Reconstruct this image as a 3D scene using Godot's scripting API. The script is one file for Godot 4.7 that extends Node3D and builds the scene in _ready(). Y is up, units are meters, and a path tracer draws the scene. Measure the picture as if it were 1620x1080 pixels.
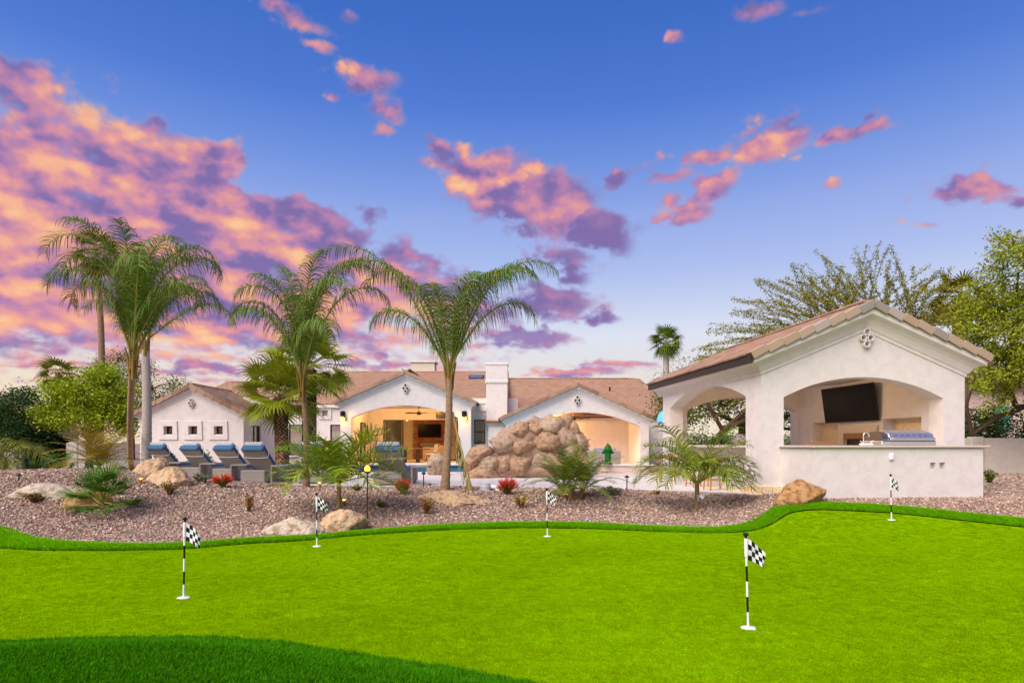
extends Node3D
# Back garden at dusk: putting green, gravel bed, palms, pool deck, house and outdoor kitchen pavilion.
# Units are metres, y up, the camera stands at x = 0, z = 0 with its eye 1.5 m above the green.

const EYE := 1.5
const DECK := 0.43
const FLOOR := 0.5

var rng := RandomNumberGenerator.new()
var M := {}
var used := {}
var n_soft := FastNoiseLite.new()
var n_fine := FastNoiseLite.new()

# ---------------------------------------------------------------- mesh building
class MB:
	var v := PackedVector3Array()
	var n := PackedVector3Array()
	var c := PackedColorArray()
	var col := Color(1, 1, 1)
	var flip := false
	func tri(a: Vector3, b: Vector3, d: Vector3) -> void: # counter-clockwise from outside
		if flip:
			var t := b
			b = d
			d = t
		var nn := (b - a).cross(d - a)
		if nn.length_squared() < 1e-16:
			return
		nn = nn.normalized()
		v.push_back(a); v.push_back(d); v.push_back(b)
		for k in 3:
			n.push_back(nn); c.push_back(col)
	func tri_n(a: Vector3, b: Vector3, d: Vector3, na: Vector3, nb: Vector3, nd: Vector3) -> void:
		v.push_back(a); v.push_back(d); v.push_back(b)
		n.push_back(na); n.push_back(nd); n.push_back(nb)
		for k in 3:
			c.push_back(col)
	func quad(a: Vector3, b: Vector3, d: Vector3, e: Vector3) -> void:
		tri(a, b, d); tri(a, d, e)
	func box(at: Vector3, size: Vector3, bs := Basis()) -> void:
		var h := size * 0.5
		var p := []
		for k in 8:
			p.append(at + bs * Vector3(h.x if k & 1 else -h.x, h.y if k & 2 else -h.y, h.z if k & 4 else -h.z))
		quad(p[4], p[5], p[7], p[6]); quad(p[1], p[0], p[2], p[3]); quad(p[5], p[1], p[3], p[7])
		quad(p[0], p[4], p[6], p[2]); quad(p[6], p[7], p[3], p[2]); quad(p[0], p[1], p[5], p[4])
	func span(lo: Vector3, hi: Vector3) -> void:
		box((lo + hi) * 0.5, (hi - lo).abs())
	func cbox(at: Vector3, size: Vector3, bev: float, bs := Basis()) -> void: # box with chamfered edges
		var h := size * 0.5
		bev = minf(bev, minf(h.x, minf(h.y, h.z)) * 0.9)
		var q := {}
		for sx: int in [-1, 1]:
			for sy: int in [-1, 1]:
				for sz: int in [-1, 1]:
					for ax in 3:
						var w := Vector3(h.x - bev, h.y - bev, h.z - bev)
						w[ax] = h[ax]
						q[[sx, sy, sz, ax]] = at + bs * Vector3(w.x * sx, w.y * sy, w.z * sz)
		var put := func(a: Vector3, b: Vector3, d: Vector3, e: Vector3, o: Vector3) -> void:
			if (b - a).cross(d - a).dot(o) > 0:
				quad(a, b, d, e)
			else:
				quad(a, e, d, b)
		for ax in 3:
			var u := (ax + 1) % 3
			var w := (ax + 2) % 3
			for s: int in [-1, 1]:
				var ks := []
				for e: Array in [[-1, -1], [1, -1], [1, 1], [-1, 1]]:
					var k := [0, 0, 0, ax]
					k[ax] = s; k[u] = e[0]; k[w] = e[1]
					ks.append(q[k])
				var o := Vector3.ZERO
				o[ax] = s
				put.call(ks[0], ks[1], ks[2], ks[3], bs * o)
			for s1: int in [-1, 1]:
				for s2: int in [-1, 1]:
					var r := []
					for e: Array in [[-1, u], [1, u], [1, w], [-1, w]]:
						var k := [0, 0, 0, e[1]]
						k[ax] = e[0]; k[u] = s1; k[w] = s2
						r.append(q[k])
					var o := Vector3.ZERO
					o[u] = s1; o[w] = s2
					put.call(r[0], r[1], r[2], r[3], bs * o)
		for sx: int in [-1, 1]:
			for sy: int in [-1, 1]:
				for sz: int in [-1, 1]:
					var a: Vector3 = q[[sx, sy, sz, 0]]
					var b: Vector3 = q[[sx, sy, sz, 1]]
					var d: Vector3 = q[[sx, sy, sz, 2]]
					if sx * sy * sz > 0:
						tri(a, b, d)
					else:
						tri(a, d, b)
	func tube(pts: Array, rad: Array, sides := 8, cap := true) -> void:
		var prev := []
		var pn := []
		var up := Vector3.UP
		for i in pts.size():
			var t: Vector3 = (pts[mini(i + 1, pts.size() - 1)] - pts[maxi(i - 1, 0)])
			t = t.normalized()
			var x := up.cross(t)
			if x.length() < 0.1:
				x = Vector3.RIGHT.cross(t)
				if x.length() < 0.1:
					x = Vector3.FORWARD.cross(t)
			x = x.normalized()
			var y := t.cross(x)
			up = y
			var ring := []
			var rn := []
			for k in sides:
				var a := TAU * k / sides
				var o := x * cos(a) + y * sin(a)
				rn.append(o)
				ring.append(pts[i] + o * rad[i])
			if i > 0:
				for k in sides:
					var k2 := (k + 1) % sides
					tri_n(prev[k], prev[k2], ring[k2], pn[k], pn[k2], rn[k2])
					tri_n(prev[k], ring[k2], ring[k], pn[k], rn[k2], rn[k])
			if cap and (i == 0 or i == pts.size() - 1):
				for k in sides:
					if i == 0:
						tri(pts[i], ring[(k + 1) % sides], ring[k])
					else:
						tri(pts[i], ring[k], ring[(k + 1) % sides])
			prev = ring
			pn = rn
	func lathe(at: Vector3, prof: Array, sides := 16, bs := Basis()) -> void: # prof: Vector2(radius, height) from the bottom up
		for i in prof.size() - 1:
			var a: Vector2 = prof[i]
			var b: Vector2 = prof[i + 1]
			var sl := Vector2(b.y - a.y, a.x - b.x).normalized()
			for k in sides:
				var t0 := TAU * k / sides
				var t1 := TAU * (k + 1) / sides
				var c0 := Vector3(cos(t0), 0, -sin(t0))
				var c1 := Vector3(cos(t1), 0, -sin(t1))
				var n0 := bs * (c0 * sl.x + Vector3.UP * sl.y)
				var n1 := bs * (c1 * sl.x + Vector3.UP * sl.y)
				var p0 := at + bs * (c0 * a.x + Vector3.UP * a.y)
				var p1 := at + bs * (c1 * a.x + Vector3.UP * a.y)
				var p2 := at + bs * (c1 * b.x + Vector3.UP * b.y)
				var p3 := at + bs * (c0 * b.x + Vector3.UP * b.y)
				if a.x > 1e-5:
					tri_n(p0, p1, p2, n0, n1, n1)
				if b.x > 1e-5:
					tri_n(p0, p2, p3, n0, n1, n0)
	func prism(poly: PackedVector2Array, z0: float, z1: float, tr := Transform3D()) -> void: # poly in x, y, extruded from z0 (back) to z1 (front)
		if not Geometry2D.is_polygon_clockwise(poly):
			pass
		else:
			poly = poly.duplicate()
			poly.reverse()
		flip = tr.basis.determinant() < 0
		var ix := Geometry2D.triangulate_polygon(poly)
		for k in range(0, ix.size(), 3):
			var a := poly[ix[k]]
			var b := poly[ix[k + 1]]
			var d := poly[ix[k + 2]]
			if (b - a).cross(d - a) < 0:
				var t := b
				b = d
				d = t
			tri(tr * Vector3(a.x, a.y, z1), tr * Vector3(b.x, b.y, z1), tr * Vector3(d.x, d.y, z1))
			tri(tr * Vector3(a.x, a.y, z0), tr * Vector3(d.x, d.y, z0), tr * Vector3(b.x, b.y, z0))
		for k in poly.size():
			var a := poly[k]
			var b := poly[(k + 1) % poly.size()]
			quad(tr * Vector3(a.x, a.y, z0), tr * Vector3(b.x, b.y, z0), tr * Vector3(b.x, b.y, z1), tr * Vector3(a.x, a.y, z1))
		flip = false
	func xf(t: Transform3D) -> MB:
		if t.basis.determinant() < 0:
			for k in range(0, v.size(), 3):
				var a := v[k + 1]
				v[k + 1] = v[k + 2]
				v[k + 2] = a
				a = n[k + 1]
				n[k + 1] = n[k + 2]
				n[k + 2] = a
		for k in v.size():
			v[k] = t * v[k]
			n[k] = (t.basis * n[k]).normalized()
		return self
	func mesh(mat: Material) -> ArrayMesh:
		var ar := []
		ar.resize(Mesh.ARRAY_MAX)
		ar[Mesh.ARRAY_VERTEX] = v
		ar[Mesh.ARRAY_NORMAL] = n
		ar[Mesh.ARRAY_COLOR] = c
		var m := ArrayMesh.new()
		m.add_surface_from_arrays(Mesh.PRIMITIVE_TRIANGLES, ar)
		m.surface_set_material(0, mat)
		return m

# ---------------------------------------------------------------- objects
func numbered(called: String) -> String:
	if not used.has(called):
		used[called] = 0
		return called
	used[called] += 1
	return "%s_%03d" % [called, used[called]]

func tag(o: Node3D, label: String, category: String, group := "") -> Node3D:
	o.set_meta("label", label)
	o.set_meta("category", category)
	if group != "":
		o.set_meta("group", group)
	return o

func thing(called: String, label: String, category: String, at := Vector3.ZERO, turn := 0.0, group := "") -> Node3D:
	var o := Node3D.new()
	o.name = numbered(called)
	add_child(o)
	o.position = at
	o.rotation.y = turn
	tag(o, label, category, group)
	return o

func part(called: String, mb, mat: Material, parent: Node3D, at := Vector3.ZERO) -> MeshInstance3D:
	var o := MeshInstance3D.new()
	o.mesh = mb.mesh(mat) if mb is MB else mb
	if not mb is MB and mat != null:
		o.material_override = mat
	o.name = called
	o.position = at
	parent.add_child(o, true)
	return o

func solo(called: String, mb, mat: Material, label: String, category: String, group := "") -> MeshInstance3D:
	var o := MeshInstance3D.new()
	o.mesh = mb.mesh(mat) if mb is MB else mb
	o.name = numbered(called)
	add_child(o)
	tag(o, label, category, group)
	return o

func setting(called: String, mb, mat: Material, kind := "structure") -> MeshInstance3D:
	var o := MeshInstance3D.new()
	o.mesh = mb.mesh(mat) if mb is MB else mb
	o.name = numbered(called)
	add_child(o)
	o.set_meta("kind", kind)
	return o

func copy_of(o: Node3D, label: String, at: Vector3, turn: float, group := "") -> Node3D:
	var r: Node3D = o.duplicate()
	var stem := String(o.name)
	r.name = numbered(stem)
	add_child(r)
	r.position = at
	r.rotation.y = turn
	r.set_meta("label", label)
	if group != "":
		r.set_meta("group", group)
	return r

func at(px: float, py: float, d: float) -> Vector3: # a point d metres in front of the camera from its place in the picture
	return Vector3((px - 810.0) * d / 1000.0, EYE - (py - 702.0) * d / 1000.0, -d)

func on_ground(px: float, py: float) -> Vector3: # where that sight line meets the terrain
	var d := 3.0
	while d < 60.0:
		var p := at(px, py, d)
		if p.y <= ground(p.x, p.z):
			return p
		d += 0.02
	return at(px, py, 60.0)

func at_ground(px: float, d: float) -> Vector3:
	var x := (px - 810.0) * d / 1000.0
	return Vector3(x, ground(x, -d), -d)

# ---------------------------------------------------------------- materials
func noise_tex(freq: float, stops: Array, size := 512, kind := FastNoiseLite.TYPE_SIMPLEX_SMOOTH, oct := 4, sd := 1, warp := 0.0) -> NoiseTexture2D:
	var fn := FastNoiseLite.new()
	fn.noise_type = kind
	fn.frequency = freq
	fn.fractal_octaves = oct
	fn.seed = sd
	if warp > 0:
		fn.domain_warp_enabled = true
		fn.domain_warp_amplitude = warp
	var t := NoiseTexture2D.new()
	t.width = size
	t.height = size
	t.seamless = true
	t.noise = fn
	if stops:
		var g := Gradient.new()
		var offs := PackedFloat32Array()
		var cols := PackedColorArray()
		for s: Array in stops:
			offs.push_back(s[0])
			var q: Color = s[1]
			cols.push_back(q.linear_to_srgb())
		g.offsets = offs
		g.colors = cols
		t.color_ramp = g
	return t

func mat(colour: Color, rough := 0.8, tex: Texture2D = null, scale := 1.0, bump: Texture2D = null, bump_cm := 0.0, world := false) -> StandardMaterial3D:
	var m := StandardMaterial3D.new()
	m.albedo_color = colour.linear_to_srgb()
	m.roughness = rough
	m.metallic_specular = 0.35
	m.vertex_color_use_as_albedo = true
	if tex or bump:
		m.uv1_triplanar = true
		m.uv1_world_triplanar = world
		m.uv1_scale = Vector3.ONE * scale
		m.uv1_triplanar_sharpness = 4.0
	if tex:
		m.albedo_texture = tex
	if bump:
		m.heightmap_enabled = true
		m.heightmap_texture = bump
		m.heightmap_scale = bump_cm
	return m

func leaf_mat(colour: Color, rough := 0.5, through := 0.35) -> StandardMaterial3D:
	var m := mat(colour, rough)
	m.cull_mode = BaseMaterial3D.CULL_DISABLED
	m.backlight_enabled = true
	var b := Color(through, through, through * 0.5)
	m.backlight = b.linear_to_srgb()
	return m

func glow_mat(colour: Color, energy: float) -> StandardMaterial3D:
	var m := StandardMaterial3D.new()
	m.albedo_color = colour.linear_to_srgb()
	m.emission_enabled = true
	m.emission = colour.linear_to_srgb()
	m.emission_energy_multiplier = energy
	return m

func glass_mat(alpha := 0.25, colour := Color(0.02, 0.03, 0.03)) -> StandardMaterial3D:
	var m := StandardMaterial3D.new()
	m.albedo_color = Color(colour.linear_to_srgb(), alpha)
	m.transparency = BaseMaterial3D.TRANSPARENCY_ALPHA
	m.roughness = 0.03
	m.metallic_specular = 0.6
	return m

func rnd(a: float, b: float) -> float:
	return rng.randf_range(a, b)

func vary(q: Color, amount: float) -> Color:
	var k := 1.0 + rnd(-amount, amount)
	return Color(q.r * k * (1 + rnd(-amount, amount) * 0.4), q.g * k * (1 + rnd(-amount, amount) * 0.4), q.b * k * (1 + rnd(-amount, amount) * 0.4))

# ---------------------------------------------------------------- sky
# Clouds lie in the plane z = -1000 seen from the eye; outside the view the same noise goes on with fewer clouds.
var bank := PackedVector2Array([Vector2(-900, 60), Vector2(0, 22), Vector2(120, 75), Vector2(300, 150), Vector2(420, 250), Vector2(570, 310), Vector2(700, 375), Vector2(770, 420), Vector2(880, 520), Vector2(1000, 585)])
var puffs := [
	# x, y, half length, half height, tilt, weight, warm share
	[455, 20, 78, 20, 0.45, 0.62, 0.9], [500, 78, 32, 11, 0.35, 0.5, 0.9], [552, 28, 24, 16, 0.0, 0.42, 0.8],
	[585, 128, 48, 22, 0.1, 0.62, 0.9], [612, 170, 40, 24, 0.6, 0.62, 0.9], [530, 148, 18, 9, 0.1, 0.5, 0.8], [612, 206, 20, 9, 0.1, 0.5, 0.8],
	[700, 245, 24, 20, 0.3, 0.6, 1.0], [775, 285, 78, 48, 0.3, 0.86, 1.0], [865, 320, 75, 55, 0.35, 0.85, 0.55], [945, 365, 65, 32, 0.25, 0.8, 0.05], [850, 268, 34, 20, -0.2, 0.6, 1.0],
	[885, 400, 60, 28, 0.3, 0.55, 0.1], [900, 435, 36, 20, 0.3, 0.6, 0.0], [865, 480, 75, 28, 0.1, 0.62, 0.15], [840, 535, 80, 18, 0.0, 0.6, 0.2], [950, 505, 36, 12, 0.0, 0.55, 0.0], [980, 575, 90, 10, 0.0, 0.55, 0.6], [900, 590, 90, 9, 0.0, 0.6, 0.8],
	[1120, 250, 52, 17, -0.15, 0.68, 1.0], [1215, 225, 82, 28, -0.25, 0.75, 1.0], [1345, 205, 82, 13, -0.22, 0.72, 1.0], [1375, 176, 16, 10, 0.0, 0.55, 0.9], [1130, 300, 42, 18, -0.5, 0.65, 1.0], [1090, 340, 52, 17, -0.3, 0.62, 0.9], [1060, 318, 22, 20, 0.4, 0.55, 0.9], [1060, 280, 44, 12, 0.0, 0.5, 0.9], [970, 290, 34, 10, -0.4, 0.58, 0.9], [1310, 287, 28, 8, -0.05, 0.62, 1.0], [1260, 243, 16, 6, 0.0, 0.5, 1.0],
	[1545, 300, 90, 17, -0.12, 0.72, 1.0], [1610, 315, 60, 14, -0.1, 0.6, 0.7], [1460, 350, 40, 6, 0.0, 0.5, 0.9], [1590, 372, 46, 12, -0.2, 0.5, 0.9], [1070, 62, 14, 12, 0.0, 0.45, 0.7], [1205, 12, 60, 15, -0.25, 0.55, 0.8], [1290, 10, 60, 12, -0.2, 0.42, 0.6],
	[100, 575, 190, 9, 0.0, 0.55, 0.7], [330, 585, 190, 9, 0.0, 0.55, 0.5], [600, 572, 140, 10, 0.0, 0.55, 0.5], [1000, 572, 60, 8, 0.0, 0.6, 1.0],
]

# colour of the clear air over the sine of its height
const AIR := [[0.0, Color(0.955, 0.90, 0.81)], [0.07, Color(0.935, 0.89, 0.84)], [0.12, Color(0.895, 0.885, 0.905)], [0.165, Color(0.875, 0.895, 0.955)], [0.26, Color(0.685, 0.755, 0.94)], [0.33, Color(0.59, 0.68, 0.918)], [0.40, Color(0.45, 0.585, 0.88)], [0.47, Color(0.325, 0.49, 0.837)], [0.55, Color(0.257, 0.435, 0.78)], [0.7, Color(0.20, 0.37, 0.71)], [1.01, Color(0.15, 0.31, 0.63)]]

func sky_pixel(az: float, el: float, big: FastNoiseLite, puffy: FastNoiseLite, wisp: FastNoiseLite, soft: FastNoiseLite) -> Color:
	# clear air
	var t := clampf(sin(el), 0.0, 1.0)
	var side := clampf(0.5 - sin(az) / 1.5, 0.0, 1.0)
	var a := AIR[AIR.size() - 1][1] as Color
	for k in AIR.size() - 1:
		if t < AIR[k + 1][0]:
			a = AIR[k][1].lerp(AIR[k + 1][1], (t - AIR[k][0]) / (AIR[k + 1][0] - AIR[k][0]))
			break
	a = a.lerp(a * Color(1.03, 1.0, 0.93), side * (1.0 - smoothstep(0.05, 0.2, t)))
	# place in the plane of the clouds
	var dir := Vector3(sin(az) * cos(el), sin(el), -cos(az) * cos(el)) * 1000.0
	var sp := Vector3(dir.x * 0.7, 1000.0 * (t + 0.26 * (1.0 - exp(-t / 0.085))), dir.z * 0.7) # layers lie flatter towards the horizon
	var f1 := puffy.get_noise_3dv(sp)
	var f2 := wisp.get_noise_3dv(sp * 1.1 + Vector3(900, 0, 0))
	var b := big.get_noise_3dv(dir)
	var view := 1.0 - smoothstep(0.95, 1.2, absf(az))
	var mask := 0.0
	var warm := 0.6
	var px := 9999.0
	var py := 9999.0
	if view < 1.0:
		mask = smoothstep(0.0, 0.5, b + 0.1) * 0.75 * smoothstep(0.02, 0.12, t) * (1.0 - view)
	if view > 0.0:
		px = 810.0 + 1000.0 * tan(az)
		py = 702.0 - 1000.0 * tan(el) / cos(az)
		var jx := px + f2 * 60.0
		var jy := py + f1 * 70.0
		# the long bank
		var edge := 2000.0
		for k in bank.size() - 1:
			if jx >= bank[k].x and jx < bank[k + 1].x:
				edge = lerpf(bank[k].y, bank[k + 1].y, (jx - bank[k].x) / (bank[k + 1].x - bank[k].x))
		if jx < bank[0].x:
			edge = bank[0].y
		var inside := smoothstep(-12.0, 75.0, jy - edge)
		var floor_ := 1.0 - smoothstep(470.0, 595.0, jy)
		var m := inside * (0.42 + 0.58 * floor_) * 1.15
		m *= 1.0 - 0.55 * smoothstep(780.0, 960.0, jx)
		m *= 1.0 - 0.32 * (1.0 - smoothstep(120.0, 260.0, jy - edge)) * smoothstep(0.0, 0.4, b + 0.2)
		warm = lerpf(0.6, 0.85 - 0.75 * (1.0 - smoothstep(20.0, 150.0, jy - edge)) * smoothstep(300.0, 620.0, px), view)
		for q: Array in puffs:
			var dx: float = px + f2 * 26.0 - q[0]
			var dy: float = py + f1 * 26.0 - q[1]
			if absf(dx) > q[2] * 2.6 or absf(dy) > 200.0:
				continue
			var cs := cos(q[4])
			var sn := sin(q[4])
			var lx: float = (dx * cs + dy * sn) / q[2]
			var ly: float = (-dx * sn + dy * cs) / q[3]
			var r2 := lx * lx + ly * ly
			if r2 < 5.0:
				var w: float = q[5] * exp(-r2 * 0.78)
				if w > m * 0.6:
					warm = lerpf(warm, q[6], clampf(w * 1.6, 0.0, 1.0))
				m = maxf(m, w * 1.68)
		mask = maxf(mask, m * view)
	if mask < 0.02:
		return a
	var dens := mask + f1 * 0.42 + f2 * 0.46 - 0.42
	var alpha := smoothstep(-0.08, 0.52, dens) * smoothstep(0.0, 0.22, mask)
	# relief: the low sun stands to the left of the view and lights faces turned to it
	var p2 := sp * Vector3(1.0, 1.25, 1.0)
	var r0 := soft.get_noise_3dv(p2)
	var r1 := soft.get_noise_3dv(p2 + Vector3(13, 17, 0))
	var g1 := puffy.get_noise_3dv(sp + Vector3(7, 9, 0))
	var lit := 0.42 + r0 * 0.34 + (r0 - r1) * 0.42 + (f1 - g1) * 0.42 + f1 * 0.14 + f2 * 0.30 + b * 0.12
	lit = clampf(lit, 0.0, 1.0)
	lit *= 0.22 + 0.78 * warm
	var shade := Color(0.50, 0.425, 0.66)
	var body := Color(0.74, 0.515, 0.68)
	var rose := Color(0.885, 0.59, 0.62)
	var glow := Color(0.985, 0.705, 0.575)
	var hot := Color(1.0, 0.81, 0.58)
	var q := shade.lerp(body, smoothstep(0.08, 0.36, lit))
	q = q.lerp(rose, smoothstep(0.30, 0.52, lit))
	q = q.lerp(glow, smoothstep(0.48, 0.72, lit))
	q = q.lerp(hot, smoothstep(0.70, 0.95, lit))
	q = q.lerp(Color(0.97, 0.74, 0.78), 0.5 * (1.0 - smoothstep(0.2, 0.75, alpha)) * warm)
	return a.lerp(q, alpha * 0.95)

func make_sky() -> PanoramaSkyMaterial:
	var big := FastNoiseLite.new()
	big.seed = 5
	big.frequency = 0.0035
	big.fractal_octaves = 2
	var puffy := FastNoiseLite.new()
	puffy.seed = 21
	puffy.frequency = 0.0135
	puffy.fractal_octaves = 5
	puffy.fractal_gain = 0.55
	var wisp := FastNoiseLite.new()
	wisp.seed = 33
	wisp.frequency = 0.030
	wisp.fractal_octaves = 5
	wisp.fractal_gain = 0.64
	var soft := FastNoiseLite.new()
	soft.seed = 12
	soft.frequency = 0.0125
	soft.fractal_octaves = 3
	soft.fractal_gain = 0.42
	var W := 4096
	var H := 2048
	var w4 := W / 4
	var h4 := H / 4
	var coarse := PackedByteArray()
	coarse.resize(w4 * h4 * 3)
	for y in h4 / 2 + 2:
		var el := (0.5 - (y + 0.5) / h4) * PI
		for x in w4:
			var q := sky_pixel(wrapf((x + 0.5) / w4 * TAU, -PI, PI), maxf(el, 0.0), big, puffy, wisp, soft)
			var k := (y * w4 + x) * 3
			coarse[k] = int(clampf(q.r, 0, 1) * 255.0)
			coarse[k + 1] = int(clampf(q.g, 0, 1) * 255.0)
			coarse[k + 2] = int(clampf(q.b, 0, 1) * 255.0)
	for y in range(h4 / 2 + 2, h4):
		for x in w4:
			var k := (y * w4 + x) * 3
			coarse[k] = 120
			coarse[k + 1] = 112
			coarse[k + 2] = 105
	var im := Image.create_from_data(w4, h4, false, Image.FORMAT_RGB8, coarse)
	im.resize(W, H, Image.INTERPOLATE_CUBIC)
	# the same sky again with all its detail, where the clouds in view are small
	var x0 := -520 # straight ahead is the first column
	var x1 := 520
	var y0 := int(H * 0.5 - H * 44.0 / 180.0)
	var y1 := H / 2 + 2
	var fine := PackedByteArray()
	fine.resize((x1 - x0) * (y1 - y0) * 3)
	var k2 := 0
	for y in range(y0, y1):
		var el := maxf((0.5 - (y + 0.5) / H) * PI, 0.0)
		for x in range(x0, x1):
			var q := sky_pixel((x + 0.5) / W * TAU, el, big, puffy, wisp, soft)
			fine[k2] = int(clampf(q.r, 0, 1) * 255.0)
			fine[k2 + 1] = int(clampf(q.g, 0, 1) * 255.0)
			fine[k2 + 2] = int(clampf(q.b, 0, 1) * 255.0)
			k2 += 3
	var im2 := Image.create_from_data(x1 - x0, y1 - y0, false, Image.FORMAT_RGB8, fine)
	im.blit_rect(im2, Rect2i(0, 0, 520, y1 - y0), Vector2i(W - 520, y0))
	im.blit_rect(im2, Rect2i(520, 0, 520, y1 - y0), Vector2i(0, y0))
	var pm := PanoramaSkyMaterial.new()
	pm.panorama = ImageTexture.create_from_image(im)
	return pm

# ---------------------------------------------------------------- terrain
const POOL := Rect2(-8.2, -32.2, 11.4, 9.0) # x, z of the far left corner; width, depth

func mound(x: float, z: float, cx: float, cz: float, rx: float, rz: float, h: float) -> float:
	return h * exp(-(pow((x - cx) / rx, 2.0) + pow((z - cz) / rz, 2.0)))

func ground(x: float, z: float) -> float:
	var d := -z
	var mid := smoothstep(10.6, 15.4, d) * 0.40
	var right := smoothstep(9.2, 12.3, d) * 0.42
	var h := lerpf(mid, right, smoothstep(3.4, 5.6, x))
	var bed := smoothstep(9.5, 11.5, d) * (1.0 - smoothstep(15.5, 18.5, d))
	h += bed * (mound(x, z, -9.6, -14.2, 3.0, 2.4, 0.46) + mound(x, z, -13.5, -15.0, 3.0, 3.0, 0.3) + mound(x, z, -3.6, -13.0, 1.6, 1.2, 0.12) + mound(x, z, -1.4, -14.2, 1.5, 1.1, 0.12) + mound(x, z, 1.6, -13.6, 1.6, 1.2, 0.1))
	if d < 12.0:
		h += n_soft.get_noise_2d(x * 0.5, z * 0.5) * 0.03 * (1.0 - smoothstep(9.0, 12.0, d))
	return h

# the far edge of the green, as seen along the picture
var rim_px := [[-260, 800], [-120, 815], [0, 835], [60, 852], [150, 861], [290, 862], [415, 853], [500, 849], [580, 841], [700, 832], [800, 828.5], [866, 828], [940, 829.5], [1020, 833.5], [1100, 836.5], [1150, 835], [1180, 829], [1205, 817], [1225, 804], [1250, 798], [1320, 797], [1390, 800], [1460, 806], [1560, 816], [1620, 822], [1760, 838], [1900, 858]]
var rim := PackedVector3Array()

func rim_z(x: float) -> float:
	if x <= rim[0].x:
		return rim[0].z
	for k in rim.size() - 1:
		if x < rim[k + 1].x:
			var t := (x - rim[k].x) / (rim[k + 1].x - rim[k].x)
			return lerpf(rim[k].z, rim[k + 1].z, t)
	return rim[rim.size() - 1].z

func smooth_rim() -> void:
	var cv := Curve2D.new()
	var raw := PackedVector2Array()
	for q: Array in rim_px:
		var p := on_ground(q[0], q[1])
		raw.push_back(Vector2(p.x, p.z))
	for k in raw.size():
		var tan_ := (raw[mini(k + 1, raw.size() - 1)] - raw[maxi(k - 1, 0)]) / 6.0
		cv.add_point(raw[k], -tan_, tan_)
	for p in cv.tessellate(5, 2.0):
		if rim.is_empty() or p.x > rim[rim.size() - 1].x + 0.01:
			rim.push_back(Vector3(p.x, 0, p.y))

func fringe_width(x: float) -> float: # band of longer turf along the edge
	return lerpf(1.0, 0.42, smoothstep(-9.0, -5.0, x)) if x < 3.0 else lerpf(0.42, 0.5, smoothstep(3.0, 5.0, x))

# the near rough: its far edge as z over x
var lip_px := [[-500, 1045], [-200, 1030], [0, 1020], [180, 1013], [340, 1012], [440, 1019], [560, 1038], [690, 1056], [830, 1082], [1000, 1150], [1150, 1230]]
var lip := PackedVector3Array()

func lip_z(x: float) -> float:
	for k in lip.size() - 1:
		if x < lip[k + 1].x:
			var t := clampf((x - lip[k].x) / (lip[k + 1].x - lip[k].x), 0.0, 1.0)
			t = t * t * (3.0 - 2.0 * t) * 0.5 + t * 0.5
			return lerpf(lip[k].z, lip[k + 1].z, t)
	return lip[lip.size() - 1].z

func rough_height(x: float, z: float) -> float:
	var back := z - lip_z(x)
	return smoothstep(0.0, 0.55, back) * 0.085 - smoothstep(0.6, 1.8, back) * 0.06

func sheet(x0: float, x1: float, nx: int, nz: int, za: Callable, zb: Callable, lift: Callable) -> MB:
	var mb := MB.new()
	var rows := []
	for i in nx + 1:
		var x := lerpf(x0, x1, float(i) / nx)
		var a: float = za.call(x)
		var b: float = zb.call(x)
		var r := []
		for j in nz + 1:
			var z := lerpf(a, b, float(j) / nz)
			r.append(Vector3(x, ground(x, z) + lift.call(x, z), z))
		rows.append(r)
	var nor := []
	for i in nx + 1:
		var r := []
		for j in nz + 1:
			var du: Vector3 = rows[mini(i + 1, nx)][j] - rows[maxi(i - 1, 0)][j]
			var dv: Vector3 = rows[i][mini(j + 1, nz)] - rows[i][maxi(j - 1, 0)]
			var q := dv.cross(du).normalized()
			r.append(q if q.y > 0 else -q)
		nor.append(r)
	for i in nx:
		for j in nz:
			var p: Vector3 = rows[i][j]
			var q: Vector3 = rows[i + 1][j]
			var r: Vector3 = rows[i + 1][j + 1]
			var s: Vector3 = rows[i][j + 1]
			if (q - p).cross(r - p).y > 0:
				mb.tri_n(p, q, r, nor[i][j], nor[i + 1][j], nor[i + 1][j + 1])
				mb.tri_n(p, r, s, nor[i][j], nor[i + 1][j + 1], nor[i][j + 1])
			else:
				mb.tri_n(p, r, q, nor[i][j], nor[i + 1][j + 1], nor[i + 1][j])
				mb.tri_n(p, s, r, nor[i][j], nor[i][j + 1], nor[i + 1][j + 1])
	return mb

func scatter(called: String, mesh: Mesh, spots: Array, kind := "stuff", parent: Node3D = null) -> MultiMeshInstance3D: # spots: [Transform3D, Color]
	var mm := MultiMesh.new()
	mm.transform_format = MultiMesh.TRANSFORM_3D
	mm.use_colors = true
	mm.mesh = mesh
	mm.instance_count = spots.size()
	for k in spots.size():
		mm.set_instance_transform(k, spots[k][0])
		mm.set_instance_color(k, spots[k][1])
	var o := MultiMeshInstance3D.new()
	o.multimesh = mm
	if parent:
		o.name = called
		parent.add_child(o, true)
	else:
		o.name = numbered(called)
		add_child(o)
	o.set_meta("kind", kind)
	return o

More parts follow.
